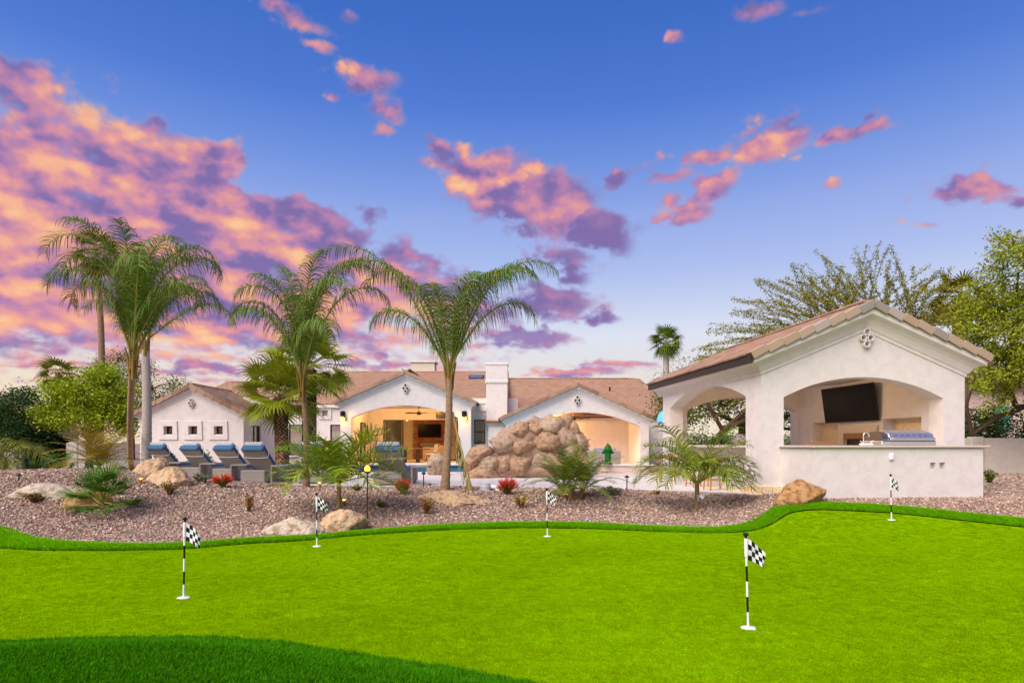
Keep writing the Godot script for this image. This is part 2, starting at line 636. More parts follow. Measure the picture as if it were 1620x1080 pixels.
func tuft(blades: int, high: float, wide: float, spread: float, lean: float) -> MB:
	var mb := MB.new()
	for k in blades:
		var a := rnd(0, TAU)
		var dir := Vector3(cos(a), 0, sin(a))
		var off := Vector3(rnd(-spread, spread), 0, rnd(-spread, spread))
		var side := dir.cross(Vector3.UP) * wide * 0.5
		var h := high * rnd(0.7, 1.15)
		var m := off + dir * h * lean * 0.35 + Vector3.UP * h * 0.6
		var tip := off + dir * h * lean + Vector3.UP * h
		mb.col = Color(1, 1, 1) * rnd(0.75, 1.2)
		mb.tri(off - side, off + side, m)
		mb.tri(m - side * 0.9, m + side * 0.9, tip)
	return mb

func terrain() -> void:
	smooth_rim()
	for q: Array in lip_px:
		var p := on_ground(q[0], q[1])
		# the lip stands a little higher than the green
		lip.push_back(Vector3(p.x, 0, p.z + 0.03))
	# one sheet of ground that reaches the horizon
	var xs := []
	var zs := []
	var x := -26.0
	while x <= 26.0:
		xs.append(x)
		x += 0.4
	var z := 8.0
	while z >= -36.0:
		zs.append(z)
		z -= 0.4
	for e: float in [-40.0, -80.0, -200.0, -900.0]:
		xs.push_front(e)
		xs.push_back(-e)
		zs.push_back(e - 5.0)
	zs.push_front(40.0)
	zs.push_front(300.0)
	var hole := POOL.grow(0.25)
	var mb := MB.new()
	var hs := func(x_: float, z_: float) -> float:
		if hole.has_point(Vector2(x_, z_)):
			return -1.6
		var g := ground(x_, z_)
		if z_ > rim_z(x_) + 0.1:
			return g - 0.06
		return g
	for i in xs.size() - 1:
		for j in zs.size() - 1:
			var p := Vector3(xs[i], hs.call(xs[i], zs[j]), zs[j])
			var q := Vector3(xs[i + 1], hs.call(xs[i + 1], zs[j]), zs[j])
			var r := Vector3(xs[i + 1], hs.call(xs[i + 1], zs[j + 1]), zs[j + 1])
			var s := Vector3(xs[i], hs.call(xs[i], zs[j + 1]), zs[j + 1])
			mb.tri(p, q, r)
			mb.tri(p, r, s)
	setting("ground", mb, M.soil)
	# putting green: short turf up to the fringe, then the fringe, then the near rough
	var inner := func(x_: float) -> float: return rim_z(x_) + fringe_width(x_)
	var seam := func(x_: float) -> float: return rim_z(x_) + fringe_width(x_) + 0.05
	var g := sheet(-13.0, 12.5, 200, 60, seam, func(_x: float) -> float: return 5.0, func(_x: float, _z: float) -> float: return 0.004)
	setting("putting_green", g, M.turf)
	var fr := sheet(-13.0, 12.5, 260, 8, func(x_: float) -> float: return rim_z(x_), inner, func(x_: float, z_: float) -> float:
		var s := clampf((z_ - rim_z(x_)) / fringe_width(x_), 0.0, 1.0)
		return 0.012 + 0.02 * sin(PI * clampf(s, 0.0, 1.0)))
	setting("fringe_turf", fr, M.rough)
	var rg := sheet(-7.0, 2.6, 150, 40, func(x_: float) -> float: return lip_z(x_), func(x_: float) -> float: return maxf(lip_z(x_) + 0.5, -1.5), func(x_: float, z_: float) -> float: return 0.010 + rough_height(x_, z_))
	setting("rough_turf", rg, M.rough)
	# blades on the near rough
	var spots := []
	var b1 := tuft(7, 0.042, 0.0042, 0.012, 0.38).mesh(M.blade)
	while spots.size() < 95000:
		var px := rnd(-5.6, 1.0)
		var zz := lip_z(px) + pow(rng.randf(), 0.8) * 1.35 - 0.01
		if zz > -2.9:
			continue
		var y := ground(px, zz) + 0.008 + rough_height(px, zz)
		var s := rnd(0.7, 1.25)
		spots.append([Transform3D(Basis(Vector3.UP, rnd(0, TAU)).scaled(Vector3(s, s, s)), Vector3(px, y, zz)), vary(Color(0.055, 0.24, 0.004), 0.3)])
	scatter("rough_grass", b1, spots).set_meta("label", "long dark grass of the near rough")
	# blades on the fringe
	spots = []
	var b2 := tuft(6, 0.03, 0.006, 0.018, 0.6).mesh(M.blade)
	while spots.size() < 75000:
		var px := rnd(-12.9, 12.4)
		var f := rng.randf()
		var zz := rim_z(px) + f * fringe_width(px)
		var y := ground(px, zz) + 0.01 + 0.02 * sin(PI * f)
		var s := rnd(0.8, 1.3)
		spots.append([Transform3D(Basis(Vector3.UP, rnd(0, TAU)).scaled(Vector3(s, s, s)), Vector3(px, y, zz)), vary(Color(0.19, 0.52, 0.004), 0.25)])
	scatter("fringe_grass", b2, spots).set_meta("label", "longer green turf along the edge of the green")
	# short blades on the putting green
	spots = []
	var b3 := tuft(9, 0.006, 0.0035, 0.02, 2.2).mesh(M.blade)
	while spots.size() < 270000:
		var d := 3.4 + 10.5 * pow(rng.randf(), 1.5)
		var px := rnd(-1.0, 1.0) * (0.86 * d + 3.0)
		if absf(px) > 12.4 or -d < rim_z(px) + fringe_width(px) + 0.05 or -d > lip_z(px) - 0.02 and px < 1.0:
			continue
		var s := rnd(0.8, 1.3) * (1.0 + d * 0.05)
		var k := n_soft.get_noise_2d(px * 4.0, d * 8.0) * 0.12 + n_soft.get_noise_2d(px * 0.7 + 50.0, d * 0.9) * 0.2
		spots.append([Transform3D(Basis(Vector3.UP, rnd(0, TAU)).scaled(Vector3(s, s, s)), Vector3(px, ground(px, -d) + 0.003, -d)), vary(Color(0.25, 0.465, 0.001) * (1.0 + k), 0.38)])
	scatter("putting_grass", b3, spots).set_meta("label", "short bright green turf of the putting surface")
	# gravel
	var stones := []
	for k in 5:
		stones.append(pebble(k).mesh(M.pebble))
	var lists := [[], [], [], [], []]
	var n_put := 0
	var tries := 0
	while n_put < 200000 and tries < 900000:
		tries += 1
		var d := 8.6 + 13.5 * pow(rng.randf(), 1.35)
		var px := rnd(-1.0, 1.0) * (0.86 * d + 3.0)
		var zz := -d
		var spill := zz - rim_z(px)
		if spill > (0.16 if rng.randf() < 0.12 else -0.01) or in_deck(px, zz):
			continue
		var s := 0.0150 * exp(rnd(-0.55, 0.65)) * (1.0 + maxf(0.0, d - 12.0) * 0.09)
		var y := ground(px, zz) + s * rnd(0.1, 0.75) + (0.028 if spill > 0.0 else 0.0)
		var bs := Basis(Vector3(rnd(-1, 1), rnd(-1, 1), rnd(-1, 1)).normalized(), rnd(0, TAU)).scaled(Vector3(s, s, s))
		lists[n_put % 5].append([Transform3D(bs, Vector3(px, y, zz)), stone_colour()])
		n_put += 1
	for k in 5:
		scatter("gravel", stones[k], lists[k]).set_meta("label", "pinkish brown gravel of the planting bed")

func litter() -> void: # dry leaves blown over the gravel
	var one := MB.new()
	one.tri(Vector3(-0.02, 0, 0), Vector3(0, 0.004, 0.012), Vector3(0.03, 0.008, 0))
	one.tri(Vector3(-0.02, 0, 0), Vector3(0.03, 0.008, 0), Vector3(0, 0.004, -0.012))
	var spots := []
	while spots.size() < 420:
		var d := rnd(9.5, 17.0)
		var px := rnd(-0.85, 0.85) * d
		if -d > rim_z(px) + 0.25 or in_deck(px, -d):
			continue
		var s := rnd(0.7, 1.6)
		spots.append([Transform3D((Basis(Vector3.UP, rnd(0, TAU)) * Basis(Vector3.RIGHT, rnd(-0.5, 0.5))).scaled(Vector3(s, s, s)), Vector3(px, ground(px, -d) + 0.022, -d)), vary(Color(0.42, 0.28, 0.08) if rng.randf() < 0.7 else Color(0.5, 0.42, 0.05), 0.3)])
	scatter("leaf_litter", one.mesh(M.leaf), spots).set_meta("label", "scattered dry leaves on the gravel")

func stone_colour() -> Color:
	var t := rng.randf()
	if t < 0.12:
		return vary(Color(0.55, 0.465, 0.40), 0.2)
	if t < 0.45:
		return vary(Color(0.36, 0.24, 0.18), 0.25)
	if t < 0.75:
		return vary(Color(0.225, 0.15, 0.115), 0.3)
	return vary(Color(0.41, 0.295, 0.225), 0.25)

func pebble(k: int) -> MB:
	var mb := MB.new()
	var p := []
	rng.seed = 100 + k
	for q: Vector3 in [Vector3(0, 1, 0), Vector3(0, -1, 0), Vector3(1, 0.2, 0.3), Vector3(0.2, -0.1, 1), Vector3(-1, 0.1, 0.1), Vector3(-0.1, 0, -1), ]:
		p.append(Vector3(q.x * rnd(1.0, 1.5), q.y * rnd(0.55, 0.85), q.z * rnd(0.8, 1.2)) + Vector3(rnd(-1, 1), rnd(-1, 1), rnd(-1, 1)) * 0.18)
	for f: Array in [[0, 3, 2], [0, 4, 3], [0, 5, 4], [0, 2, 5], [1, 2, 3], [1, 3, 4], [1, 4, 5], [1, 5, 2]]:
		mb.tri(p[f[0]], p[f[1]], p[f[2]])
	return mb

# front edge of the paved deck, z over x
var deck_px := [[-300, 752], [120, 752], [230, 757], [300, 763], [400, 767], [480, 769], [640, 771], [830, 772], [1000, 774], [1110, 777], [1212, 783]]
var deck_edge := PackedVector3Array()

func deck_z(x: float) -> float:
	for k in deck_edge.size() - 1:
		if x < deck_edge[k + 1].x:
			var t := clampf((x - deck_edge[k].x) / (deck_edge[k + 1].x - deck_edge[k].x), 0.0, 1.0)
			return lerpf(deck_edge[k].z, deck_edge[k + 1].z, t)
	return -40.0

func in_deck(x: float, z: float) -> bool:
	if x > -10.4 and x < 5.4 and z < deck_z(x):
		return true
	# under the pavilion and its counter
	var l := pav_local(x, z)
	return l.x > 0.0 and l.x < 4.69 and l.y > 0.0 or l.x > 0.5 and l.x < 4.0 and l.y > -1.2 and l.y <= 0.0

const PAV := Vector3(5.33, DECK, -13.5)
const PAV_TURN := 0.096

func pav_local(x: float, z: float) -> Vector2: # (along the front, into the building)
	var dx := x - PAV.x
	var dz := z - PAV.z
	return Vector2(dx * cos(PAV_TURN) - dz * sin(PAV_TURN), -(dx * sin(PAV_TURN) + dz * cos(PAV_TURN)))

func deck() -> void:
	for q: Array in deck_px:
		deck_edge.push_back(Vector3((q[0] - 810.0) * (EYE - DECK) / (q[1] - 702.0), DECK, -1000.0 * (EYE - DECK) / (q[1] - 702.0)))
	for k in deck_edge.size():
		if deck_edge[k].x < -10.4:
			deck_edge[k].z = minf(deck_edge[k].z, -18.5)

func paving() -> void:
	# bed of the deck, with the pool left open
	var mb := MB.new()
	var top := DECK - 0.012
	var step := 0.4
	var x := -10.4
	while x < 5.39:
		var x2 := minf(x + step, 5.4)
		var za := deck_z(x)
		var zb := deck_z(x2)
		var parts := [[0.0, -36.0]]
		if x2 > POOL.position.x and x < POOL.end.x:
			parts = [[0.0, POOL.end.y], [POOL.position.y, -36.0]]
		for q: Array in parts:
			var n0 := za if q[0] == 0.0 else float(q[0])
			var n1 := zb if q[0] == 0.0 else float(q[0])
			mb.quad(Vector3(x, top, n0), Vector3(x2, top, n1), Vector3(x2, top, q[1]), Vector3(x, top, q[1]))
			if q[0] == 0.0:
				mb.quad(Vector3(x, top - 0.3, n0), Vector3(x2, top - 0.3, n1), Vector3(x2, top, n1), Vector3(x, top, n0))
		x = x2
	var base := setting("pool_deck", mb, M.joint)
	# pavers: the nearest one by one, the others joined
	var w := 0.6
	var l := 0.4
	var cells := []
	for i in range(-18, 10):
		for j in range(-92, -34):
			var px := i * w + (0.3 if j % 2 else 0.0)
			var zz := j * l
			if px < -10.4 or px + w > 5.4:
				continue
			if zz + l > minf(deck_z(px), deck_z(px + w)) or zz < -36.0:
				continue
			if Rect2(px, zz, w, l).intersects(POOL):
				continue
			var lc := pav_local(px + 0.3, zz + 0.2)
			cells.append([px, zz, -zz])
	cells.sort_custom(func(a: Array, b: Array) -> bool: return a[2] < b[2])
	var rest := MB.new()
	var kinds := []
	for k in 5:
		var pm := MB.new()
		pm.col = vary(Color(1, 1, 1), 0.09)
		pm.cbox(Vector3(0, -0.02, 0), Vector3(w - 0.012, 0.04, l - 0.012), 0.006)
		kinds.append(pm.mesh(M.paver))
	for k in cells.size():
		var q: Array = cells[k]
		var p := Vector3(q[0] + w * 0.5, DECK + rnd(-0.002, 0.002), q[1] + l * 0.5)
		if k < 300:
			part("paver", kinds[k % 5], null, base, p)
		else:
			rest.col = vary(Color(1, 1, 1), 0.09)
			rest.box(p - Vector3(0, 0.02, 0), Vector3(w - 0.012, 0.04, l - 0.012))
	part("far_pavers", rest, M.paver, base).set_meta("kind", "stuff")
	# border of cut pieces along the curved front
	var rim_mb := MB.new()
	for k in 60:
		var xa := -10.4 + 15.8 * k / 60.0
		var xb := -10.4 + 15.8 * (k + 1) / 60.0 - 0.012
		if xa > 5.3:
			continue
		rim_mb.col = vary(Color(1, 1, 1), 0.06)
		var pa := Vector3(xa, DECK + 0.004, deck_z(xa))
		var pb := Vector3(xb, DECK + 0.004, deck_z(xb))
		var bk := Vector3(0, 0, -0.42)
		var dn := Vector3(0, -0.34, 0)
		rim_mb.quad(pa, pb, pb + bk, pa + bk)
		rim_mb.quad(pa + dn, pb + dn, pb, pa)
	part("border_pavers", rim_mb, M.paver, base).set_meta("kind", "stuff")
	# pool
	var sh := MB.new()
	var a := POOL.position
	var e := POOL.end
	sh.quad(Vector3(a.x, -1.2, e.y), Vector3(e.x, -1.2, e.y), Vector3(e.x, -1.2, a.y), Vector3(a.x, -1.2, a.y))
	sh.quad(Vector3(a.x, -1.2, a.y), Vector3(e.x, -1.2, a.y), Vector3(e.x, top, a.y), Vector3(a.x, top, a.y))
	sh.quad(Vector3(e.x, -1.2, e.y), Vector3(a.x, -1.2, e.y), Vector3(a.x, top, e.y), Vector3(e.x, top, e.y))
	sh.quad(Vector3(a.x, -1.2, e.y), Vector3(a.x, -1.2, a.y), Vector3(a.x, top, a.y), Vector3(a.x, top, e.y))
	sh.quad(Vector3(e.x, -1.2, a.y), Vector3(e.x, -1.2, e.y), Vector3(e.x, top, e.y), Vector3(e.x, top, a.y))
	setting("pool_basin", sh, M.pool)
	var wt := MB.new()
	var y := DECK - 0.12
	wt.quad(Vector3(a.x, y, e.y), Vector3(e.x, y, e.y), Vector3(e.x, y, a.y), Vector3(a.x, y, a.y))
	setting("pool_water", wt, M.water)
	var cp := MB.new()
	for k in 20:
		var xa := a.x + (e.x - a.x) * k / 20.0
		cp.cbox(Vector3(xa + (e.x - a.x) / 40.0, DECK + 0.012, a.y - 0.12), Vector3((e.x - a.x) / 20.0 - 0.01, 0.05, 0.32), 0.01)
		cp.cbox(Vector3(xa + (e.x - a.x) / 40.0, DECK + 0.012, e.y + 0.12), Vector3((e.x - a.x) / 20.0 - 0.01, 0.05, 0.32), 0.01)
	part("coping", cp, M.paver, base).set_meta("kind", "stuff")

# ---------------------------------------------------------------- buildings
const TILE_TONES := [Color(0.36, 0.205, 0.13), Color(0.39, 0.235, 0.155), Color(0.30, 0.17, 0.11), Color(0.42, 0.26, 0.18), Color(0.34, 0.215, 0.15)]
const RAKE_TONES := [Color(0.42, 0.37, 0.33), Color(0.44, 0.29, 0.265), Color(0.44, 0.335, 0.25), Color(0.31, 0.275, 0.25), Color(0.43, 0.31, 0.22)]
const HOUSE_RAKE_TONES := [Color(0.37, 0.225, 0.15), Color(0.31, 0.19, 0.13), Color(0.44, 0.28, 0.19), Color(0.27, 0.165, 0.115), Color(0.40, 0.265, 0.20)]

# wall in the plane z0..z1 from x0..x1, y0..y1 with rectangular openings
func wall_open(mb: MB, x0: float, x1: float, y0: float, y1: float, z0: float, z1: float, holes: Array) -> void:
	var xs := [x0, x1]
	for h: Rect2 in holes:
		xs.append(h.position.x)
		xs.append(h.end.x)
	xs.sort()
	for k in xs.size() - 1:
		if xs[k + 1] - xs[k] < 0.001:
			continue
		var mx: float = (xs[k] + xs[k + 1]) * 0.5
		var cuts := []
		for h: Rect2 in holes:
			if mx > h.position.x and mx < h.end.x:
				cuts.append(h)
		cuts.sort_custom(func(a: Rect2, b: Rect2) -> bool: return a.position.y < b.position.y)
		var y := y0
		for h: Rect2 in cuts:
			if h.position.y > y:
				mb.span(Vector3(xs[k], y, z0), Vector3(xs[k + 1], h.position.y, z1))
			y = h.end.y
		if y < y1:
			mb.span(Vector3(xs[k], y, z0), Vector3(xs[k + 1], y1, z1))

func arch_points(cx: float, half: float, spring: float, top: float, steps := 20) -> PackedVector2Array: # from left to right
	var s := top - spring
	var r := (half * half + s * s) / (2.0 * s)
	var out := PackedVector2Array()
	var a := asin(half / r)
	for k in steps + 1:
		var t := lerpf(-a, a, float(k) / steps)
		out.push_back(Vector2(cx + r * sin(t), top - r + r * cos(t)))
	return out

# stucco moulding that runs up both rakes of a gable and back along both eaves
func cornice(hw: float, peak: float, pitch: float, depth: float, prof: Array) -> MB:
	var mb := MB.new()
	for i in prof.size() - 1:
		var a: Vector2 = prof[i]
		var b: Vector2 = prof[i + 1]
		for s: int in [-1, 1]:
			var pa := Vector3(0, peak - a.y, a.x)
			var pb := Vector3(0, peak - b.y, b.x)
			var qa := Vector3(s * (hw + a.x), peak - pitch * (hw + a.x) - a.y, a.x)
			var qb := Vector3(s * (hw + b.x), peak - pitch * (hw + b.x) - b.y, b.x)
			var ra := Vector3(qa.x, qa.y, -depth)
			var rb := Vector3(qb.x, qb.y, -depth)
			if s > 0:
				mb.quad(pa, qa, qb, pb)
				mb.quad(qa, ra, rb, qb)
			else:
				mb.quad(qa, pa, pb, qb)
				mb.quad(ra, qa, qb, rb)
	return mb

func cornice_profile(k: float) -> Array:
	var out := []
	for q: Array in [[0, 0.47], [0.025, 0.465], [0.03, 0.40], [0.05, 0.385], [0.075, 0.33], [0.115, 0.26], [0.17, 0.20], [0.225, 0.165], [0.26, 0.15], [0.285, 0.13], [0.285, 0.0]]:
		out.append(Vector2(q[0] * k, q[1] * k))
	return out

# tiles laid on a slope: o is the lower left corner, along and up are whole edge vectors; trim gives what is cut off at each end of a course
func lay_tiles(o: Vector3, along: Vector3, up: Vector3, w: float, l: float, put: Callable, trim = null) -> void:
	var ex := along.normalized()
	var ey := up.normalized()
	var nn := ex.cross(ey).normalized()
	if nn.y < 0:
		nn = -nn
	var rows := int(ceil(up.length() / l))
	for j in rows:
		var lo := 0.0
		var hi := along.length()
		if trim != null:
			var q: Vector2 = trim.call((j + 0.5) / rows)
			lo += q.x
			hi -= q.y
		var x := lo - (w * 0.5 if j % 2 else 0.0)
		while x < hi - 0.02:
			var a := maxf(x, lo)
			var b := minf(x + w, hi)
			if b - a > 0.04:
				var c := o + ex * (a + b) * 0.5 + ey * (j * l + l * 0.42) + nn * 0.04
				var tilt := Basis(ex, 0.0)
				var bz := -ey
				var by := nn
				var bs := Basis(ex, by, ex.cross(by))
				if bs.z.dot(bz) < 0:
					bs = Basis(-ex, by, (-ex).cross(by))
				bs = bs * Basis(Vector3.RIGHT, 0.12)
				put.call(c + nn * rnd(-0.003, 0.003), bs, Vector3(b - a - 0.012, 0.048, l * 1.14))
			x += w

func roof_slab(mb: MB, o: Vector3, along: Vector3, up: Vector3, th: float) -> void:
	var nn := along.cross(up).normalized()
	if nn.y < 0:
		nn = -nn
	var d := -nn * th
	var p := [o, o + along, o + along + up, o + up]
	var c := (o + (along + up) * 0.5) - nn * th * 0.5
	var faces := [[p[0], p[1], p[2], p[3]], [p[0] + d, p[3] + d, p[2] + d, p[1] + d]]
	for k in 4:
		faces.append([p[k], p[k] + d, p[(k + 1) % 4] + d, p[(k + 1) % 4]])
	for f: Array in faces:
		var m: Vector3 = (f[0] + f[1] + f[2] + f[3]) * 0.25
		if (f[1] - f[0]).cross(f[2] - f[0]).dot(m - c) > 0:
			mb.quad(f[0], f[1], f[2], f[3])
		else:
			mb.quad(f[3], f[2], f[1], f[0])

func tile_mesh(w: float, l: float, tone: Color, m: Material) -> ArrayMesh:
	var mb := MB.new()
	mb.col = tone
	mb.cbox(Vector3.ZERO, Vector3(w, 0.048, l), 0.008)
	return mb.mesh(m)

# edge tiles up a gable: each an angle piece with a top and an apron
func rake_tiles(roof: Node3D, tr: Transform3D, half: float, peak: float, pitch: float, z: float, len_: float, wide: float, apron: float, tones: Array) -> void:
	var kinds := []
	for k in tones.size():
		var mb := MB.new()
		mb.col = tones[k]
		mb.cbox(Vector3(0, 0, -wide * 0.5), Vector3(len_ * 1.02, 0.035, wide), 0.008)
		mb.cbox(Vector3(0, -apron * 0.5 + 0.0175, 0.019), Vector3(len_ * 1.02, apron, 0.034), 0.008)
		kinds.append(mb.mesh(M.rake))
	var slope_len := half * sqrt(1 + pitch * pitch)
	var count := int(round(slope_len / len_))
	var st := slope_len / count
	for s: int in [-1, 1]:
		var dir := Vector3(-s, pitch, 0).normalized()
		var nn := Vector3(s * pitch, 1, 0).normalized()
		for k in count:
			var o := MeshInstance3D.new()
			o.mesh = kinds[rng.randi() % kinds.size()]
			o.name = "rake_tile"
			var c := Vector3(s * half, peak - pitch * half, z) + dir * (st * (k + 0.5)) + nn * (0.045 + rnd(-0.004, 0.004))
			var bs := Basis(dir, nn, dir.cross(nn))
			if bs.z.z < 0:
				bs = Basis(-dir, nn, (-dir).cross(nn))
			bs = bs * Basis(Vector3.BACK, 0.11 if bs.x.dot(dir) > 0 else -0.11)
			o.transform = tr * Transform3D(bs, c)
			roof.add_child(o, true)

# four short pipes let into the gable; the wall is left open behind them (see gable_front)
func gable_vent(parent: Node3D, tr: Transform3D, at_: Vector3, r: float) -> void:
	var v := Node3D.new()
	v.name = "gable_vent"
	v.transform = tr * Transform3D(Basis(), at_)
	parent.add_child(v, true)
	var turn := Basis(Vector3.RIGHT, PI / 2)
	var mb := MB.new()
	mb.lathe(Vector3.ZERO, [Vector2(r * 0.70, -0.28), Vector2(r * 0.70, r * 1.3), Vector2(r * 0.76, r * 1.36), Vector2(r * 0.92, r * 1.36), Vector2(r, r * 1.28), Vector2(r, 0.0)], 18, turn)
	for k in mb.n.size() / 3: # the bore faces inwards
		if k < 36:
			for e in 3:
				mb.n[k * 3 + e] = -mb.n[k * 3 + e]
			var a := mb.v[k * 3 + 1]
			mb.v[k * 3 + 1] = mb.v[k * 3 + 2]
			mb.v[k * 3 + 2] = a
			a = mb.n[k * 3 + 1]
			mb.n[k * 3 + 1] = mb.n[k * 3 + 2]
			mb.n[k * 3 + 2] = a
	var ms := mb.mesh(M.stucco)
	var plate := MB.new()
	for q: Array in [[0, 1.72, -2.08, 2.08, 0.86, 2.6], [0, -1.72, -2.08, 2.08, -2.6, -0.86], [-1.04, 0, -2.08, 0.0, -0.86, 0.86], [1.04, 0, 0.0, 2.08, -0.86, 0.86]]:
		var n := 32
		for k in n:
			var p := []
			for e in 2:
				var a := TAU * (k + e) / n + PI / 4
				var d := Vector2(cos(a), sin(a))
				var lim := 1e9
				if d.x > 1e-6:
					lim = minf(lim, (q[3] - q[0]) / d.x)
				if d.x < -1e-6:
					lim = minf(lim, (q[2] - q[0]) / d.x)
				if d.y > 1e-6:
					lim = minf(lim, (q[5] - q[1]) / d.y)
				if d.y < -1e-6:
					lim = minf(lim, (q[4] - q[1]) / d.y)
				p.append(Vector3(q[0] + d.x * 0.7, q[1] + d.y * 0.7, 0) * r)
				p.append(Vector3(q[0] + d.x * lim, q[1] + d.y * lim, 0) * r)
			plate.quad(p[0], p[1], p[3], p[2])
	part("vent_plate", plate, M.stucco, v)
	for q: Vector2 in [Vector2(0, 1.72), Vector2(0, -1.72), Vector2(-1.04, 0), Vector2(1.04, 0)]:
		part("pipe", ms, null, v, Vector3(q.x * r, q.y * r, 0))

# a window in an opening: frame and pane (sub-parts), centred at c in tr, facing local +z
func window_unit(parent: Node3D, tr: Transform3D, c: Vector3, w: float, h: float, sill: bool, bars := 0, cross := false, called := "window") -> Node3D:
	var o := Node3D.new()
	o.name = called
	o.transform = tr * Transform3D(Basis(), c)
	parent.add_child(o, true)
	var f := MB.new()
	var t := 0.05
	f.cbox(Vector3(0, h / 2 - t / 2, 0), Vector3(w, t, 0.07), 0.006)
	f.cbox(Vector3(0, -h / 2 + t / 2, 0), Vector3(w, t, 0.07), 0.006)
	f.cbox(Vector3(-w / 2 + t / 2, 0, 0), Vector3(t, h - 2 * t, 0.07), 0.006)
	f.cbox(Vector3(w / 2 - t / 2, 0, 0), Vector3(t, h - 2 * t, 0.07), 0.006)
	for k in bars:
		f.cbox(Vector3(-w / 2 + w * (k + 1) / (bars + 1), 0, 0.002), Vector3(0.045, h - 2 * t, 0.06), 0.006)
	if cross:
		f.cbox(Vector3(0, 0, 0.002), Vector3(w - 2 * t, 0.05, 0.06), 0.006)
	part("frame", f, M.bronze, o)
	var p := MB.new()
	p.box(Vector3.ZERO, Vector3(w - 2 * t, h - 2 * t, 0.008))
	part("pane", p, M.glass, o)
	if sill:
		var s := MB.new()
		s.cbox(Vector3(0, -h / 2 - 0.05, 0.1), Vector3(w + 0.2, 0.08, 0.16), 0.015)
		part("sill", s, M.stucco, o)
	return o

func lamp_at(parent: Node3D, p: Vector3, energy: float, colour: Color, size := 0.05) -> OmniLight3D:
	var l := OmniLight3D.new()
	l.position = p
	l.light_energy = energy
	l.light_color = colour.linear_to_srgb()
	l.light_size = size
	l.omni_range = 14.0
	l.omni_attenuation = 2.0
	l.shadow_enabled = true
	l.name = "lamp_light"
	parent.add_child(l, true)
	return l

const WARM := Color(1.0, 0.49, 0.13)

func sconce(p: Vector3, label: String) -> void:
	var t := thing("wall_sconce", label, "sconce", p, 0.0, "lit sconces beside the portico arch")
	var b := MB.new()
	b.cbox(Vector3(0, 0.10, 0.03), Vector3(0.16, 0.34, 0.06), 0.01)
	part("back_plate", b, M.black, t)
	var h := MB.new()
	h.lathe(Vector3(0, 0.12, 0.17), [Vector2(0.0, -0.02), Vector2(0.11, -0.02), Vector2(0.13, 0.02), Vector2(0.13, 0.2), Vector2(0.10, 0.24), Vector2(0.0, 0.25)], 16)
	h.cbox(Vector3(0, 0.24, 0.09), Vector3(0.05, 0.05, 0.12), 0.01)
	part("hood", h, M.black, t)
	var g := MB.new()
	g.lathe(Vector3(0, -0.02, 0.17), [Vector2(0.0, -0.12), Vector2(0.085, -0.1), Vector2(0.105, -0.04), Vector2(0.105, 0.1)], 14)
	part("glass_shade", g, M.amber_glass, t)
	var u := MB.new()
	u.lathe(Vector3(0, -0.01, 0.17), [Vector2(0.0, -0.055), Vector2(0.04, -0.04), Vector2(0.055, 0.0), Vector2(0.04, 0.045), Vector2(0.0, 0.055)], 12)
	part("bulb", u, M.bulb, t)
	lamp_at(t, Vector3(0, -0.01, 0.17), 0.28, WARM, 0.05)

func ceiling_fan(p: Vector3, drop: float, label: String, turn: float) -> void:
	var t := thing("ceiling_fan", label, "ceiling fan", p, turn)
	var b := MB.new()
	b.tube([Vector3(0, 0, 0), Vector3(0, -drop, 0)], [0.02, 0.02], 8)
	b.lathe(Vector3(0, -0.06, 0), [Vector2(0.02, 0), Vector2(0.07, 0.03), Vector2(0.08, 0.06)], 12)
	part("downrod", b, M.bronze, t)
	var m := MB.new()
	m.lathe(Vector3(0, -drop - 0.16, 0), [Vector2(0.0, 0.0), Vector2(0.08, 0.01), Vector2(0.14, 0.06), Vector2(0.14, 0.12), Vector2(0.08, 0.17), Vector2(0.0, 0.18)], 16)
	part("motor", m, M.bronze, t)
	for k in 5:
		var bl := MB.new()
		var bs := Basis(Vector3.UP, TAU * k / 5.0) * Basis(Vector3.RIGHT, 0.16)
		bl.cbox(bs * Vector3(0.48, 0, 0) + Vector3(0, -drop - 0.06, 0), Vector3(0.72, 0.015, 0.15), 0.006, bs)
		part("blade", bl, M.bronze, t)

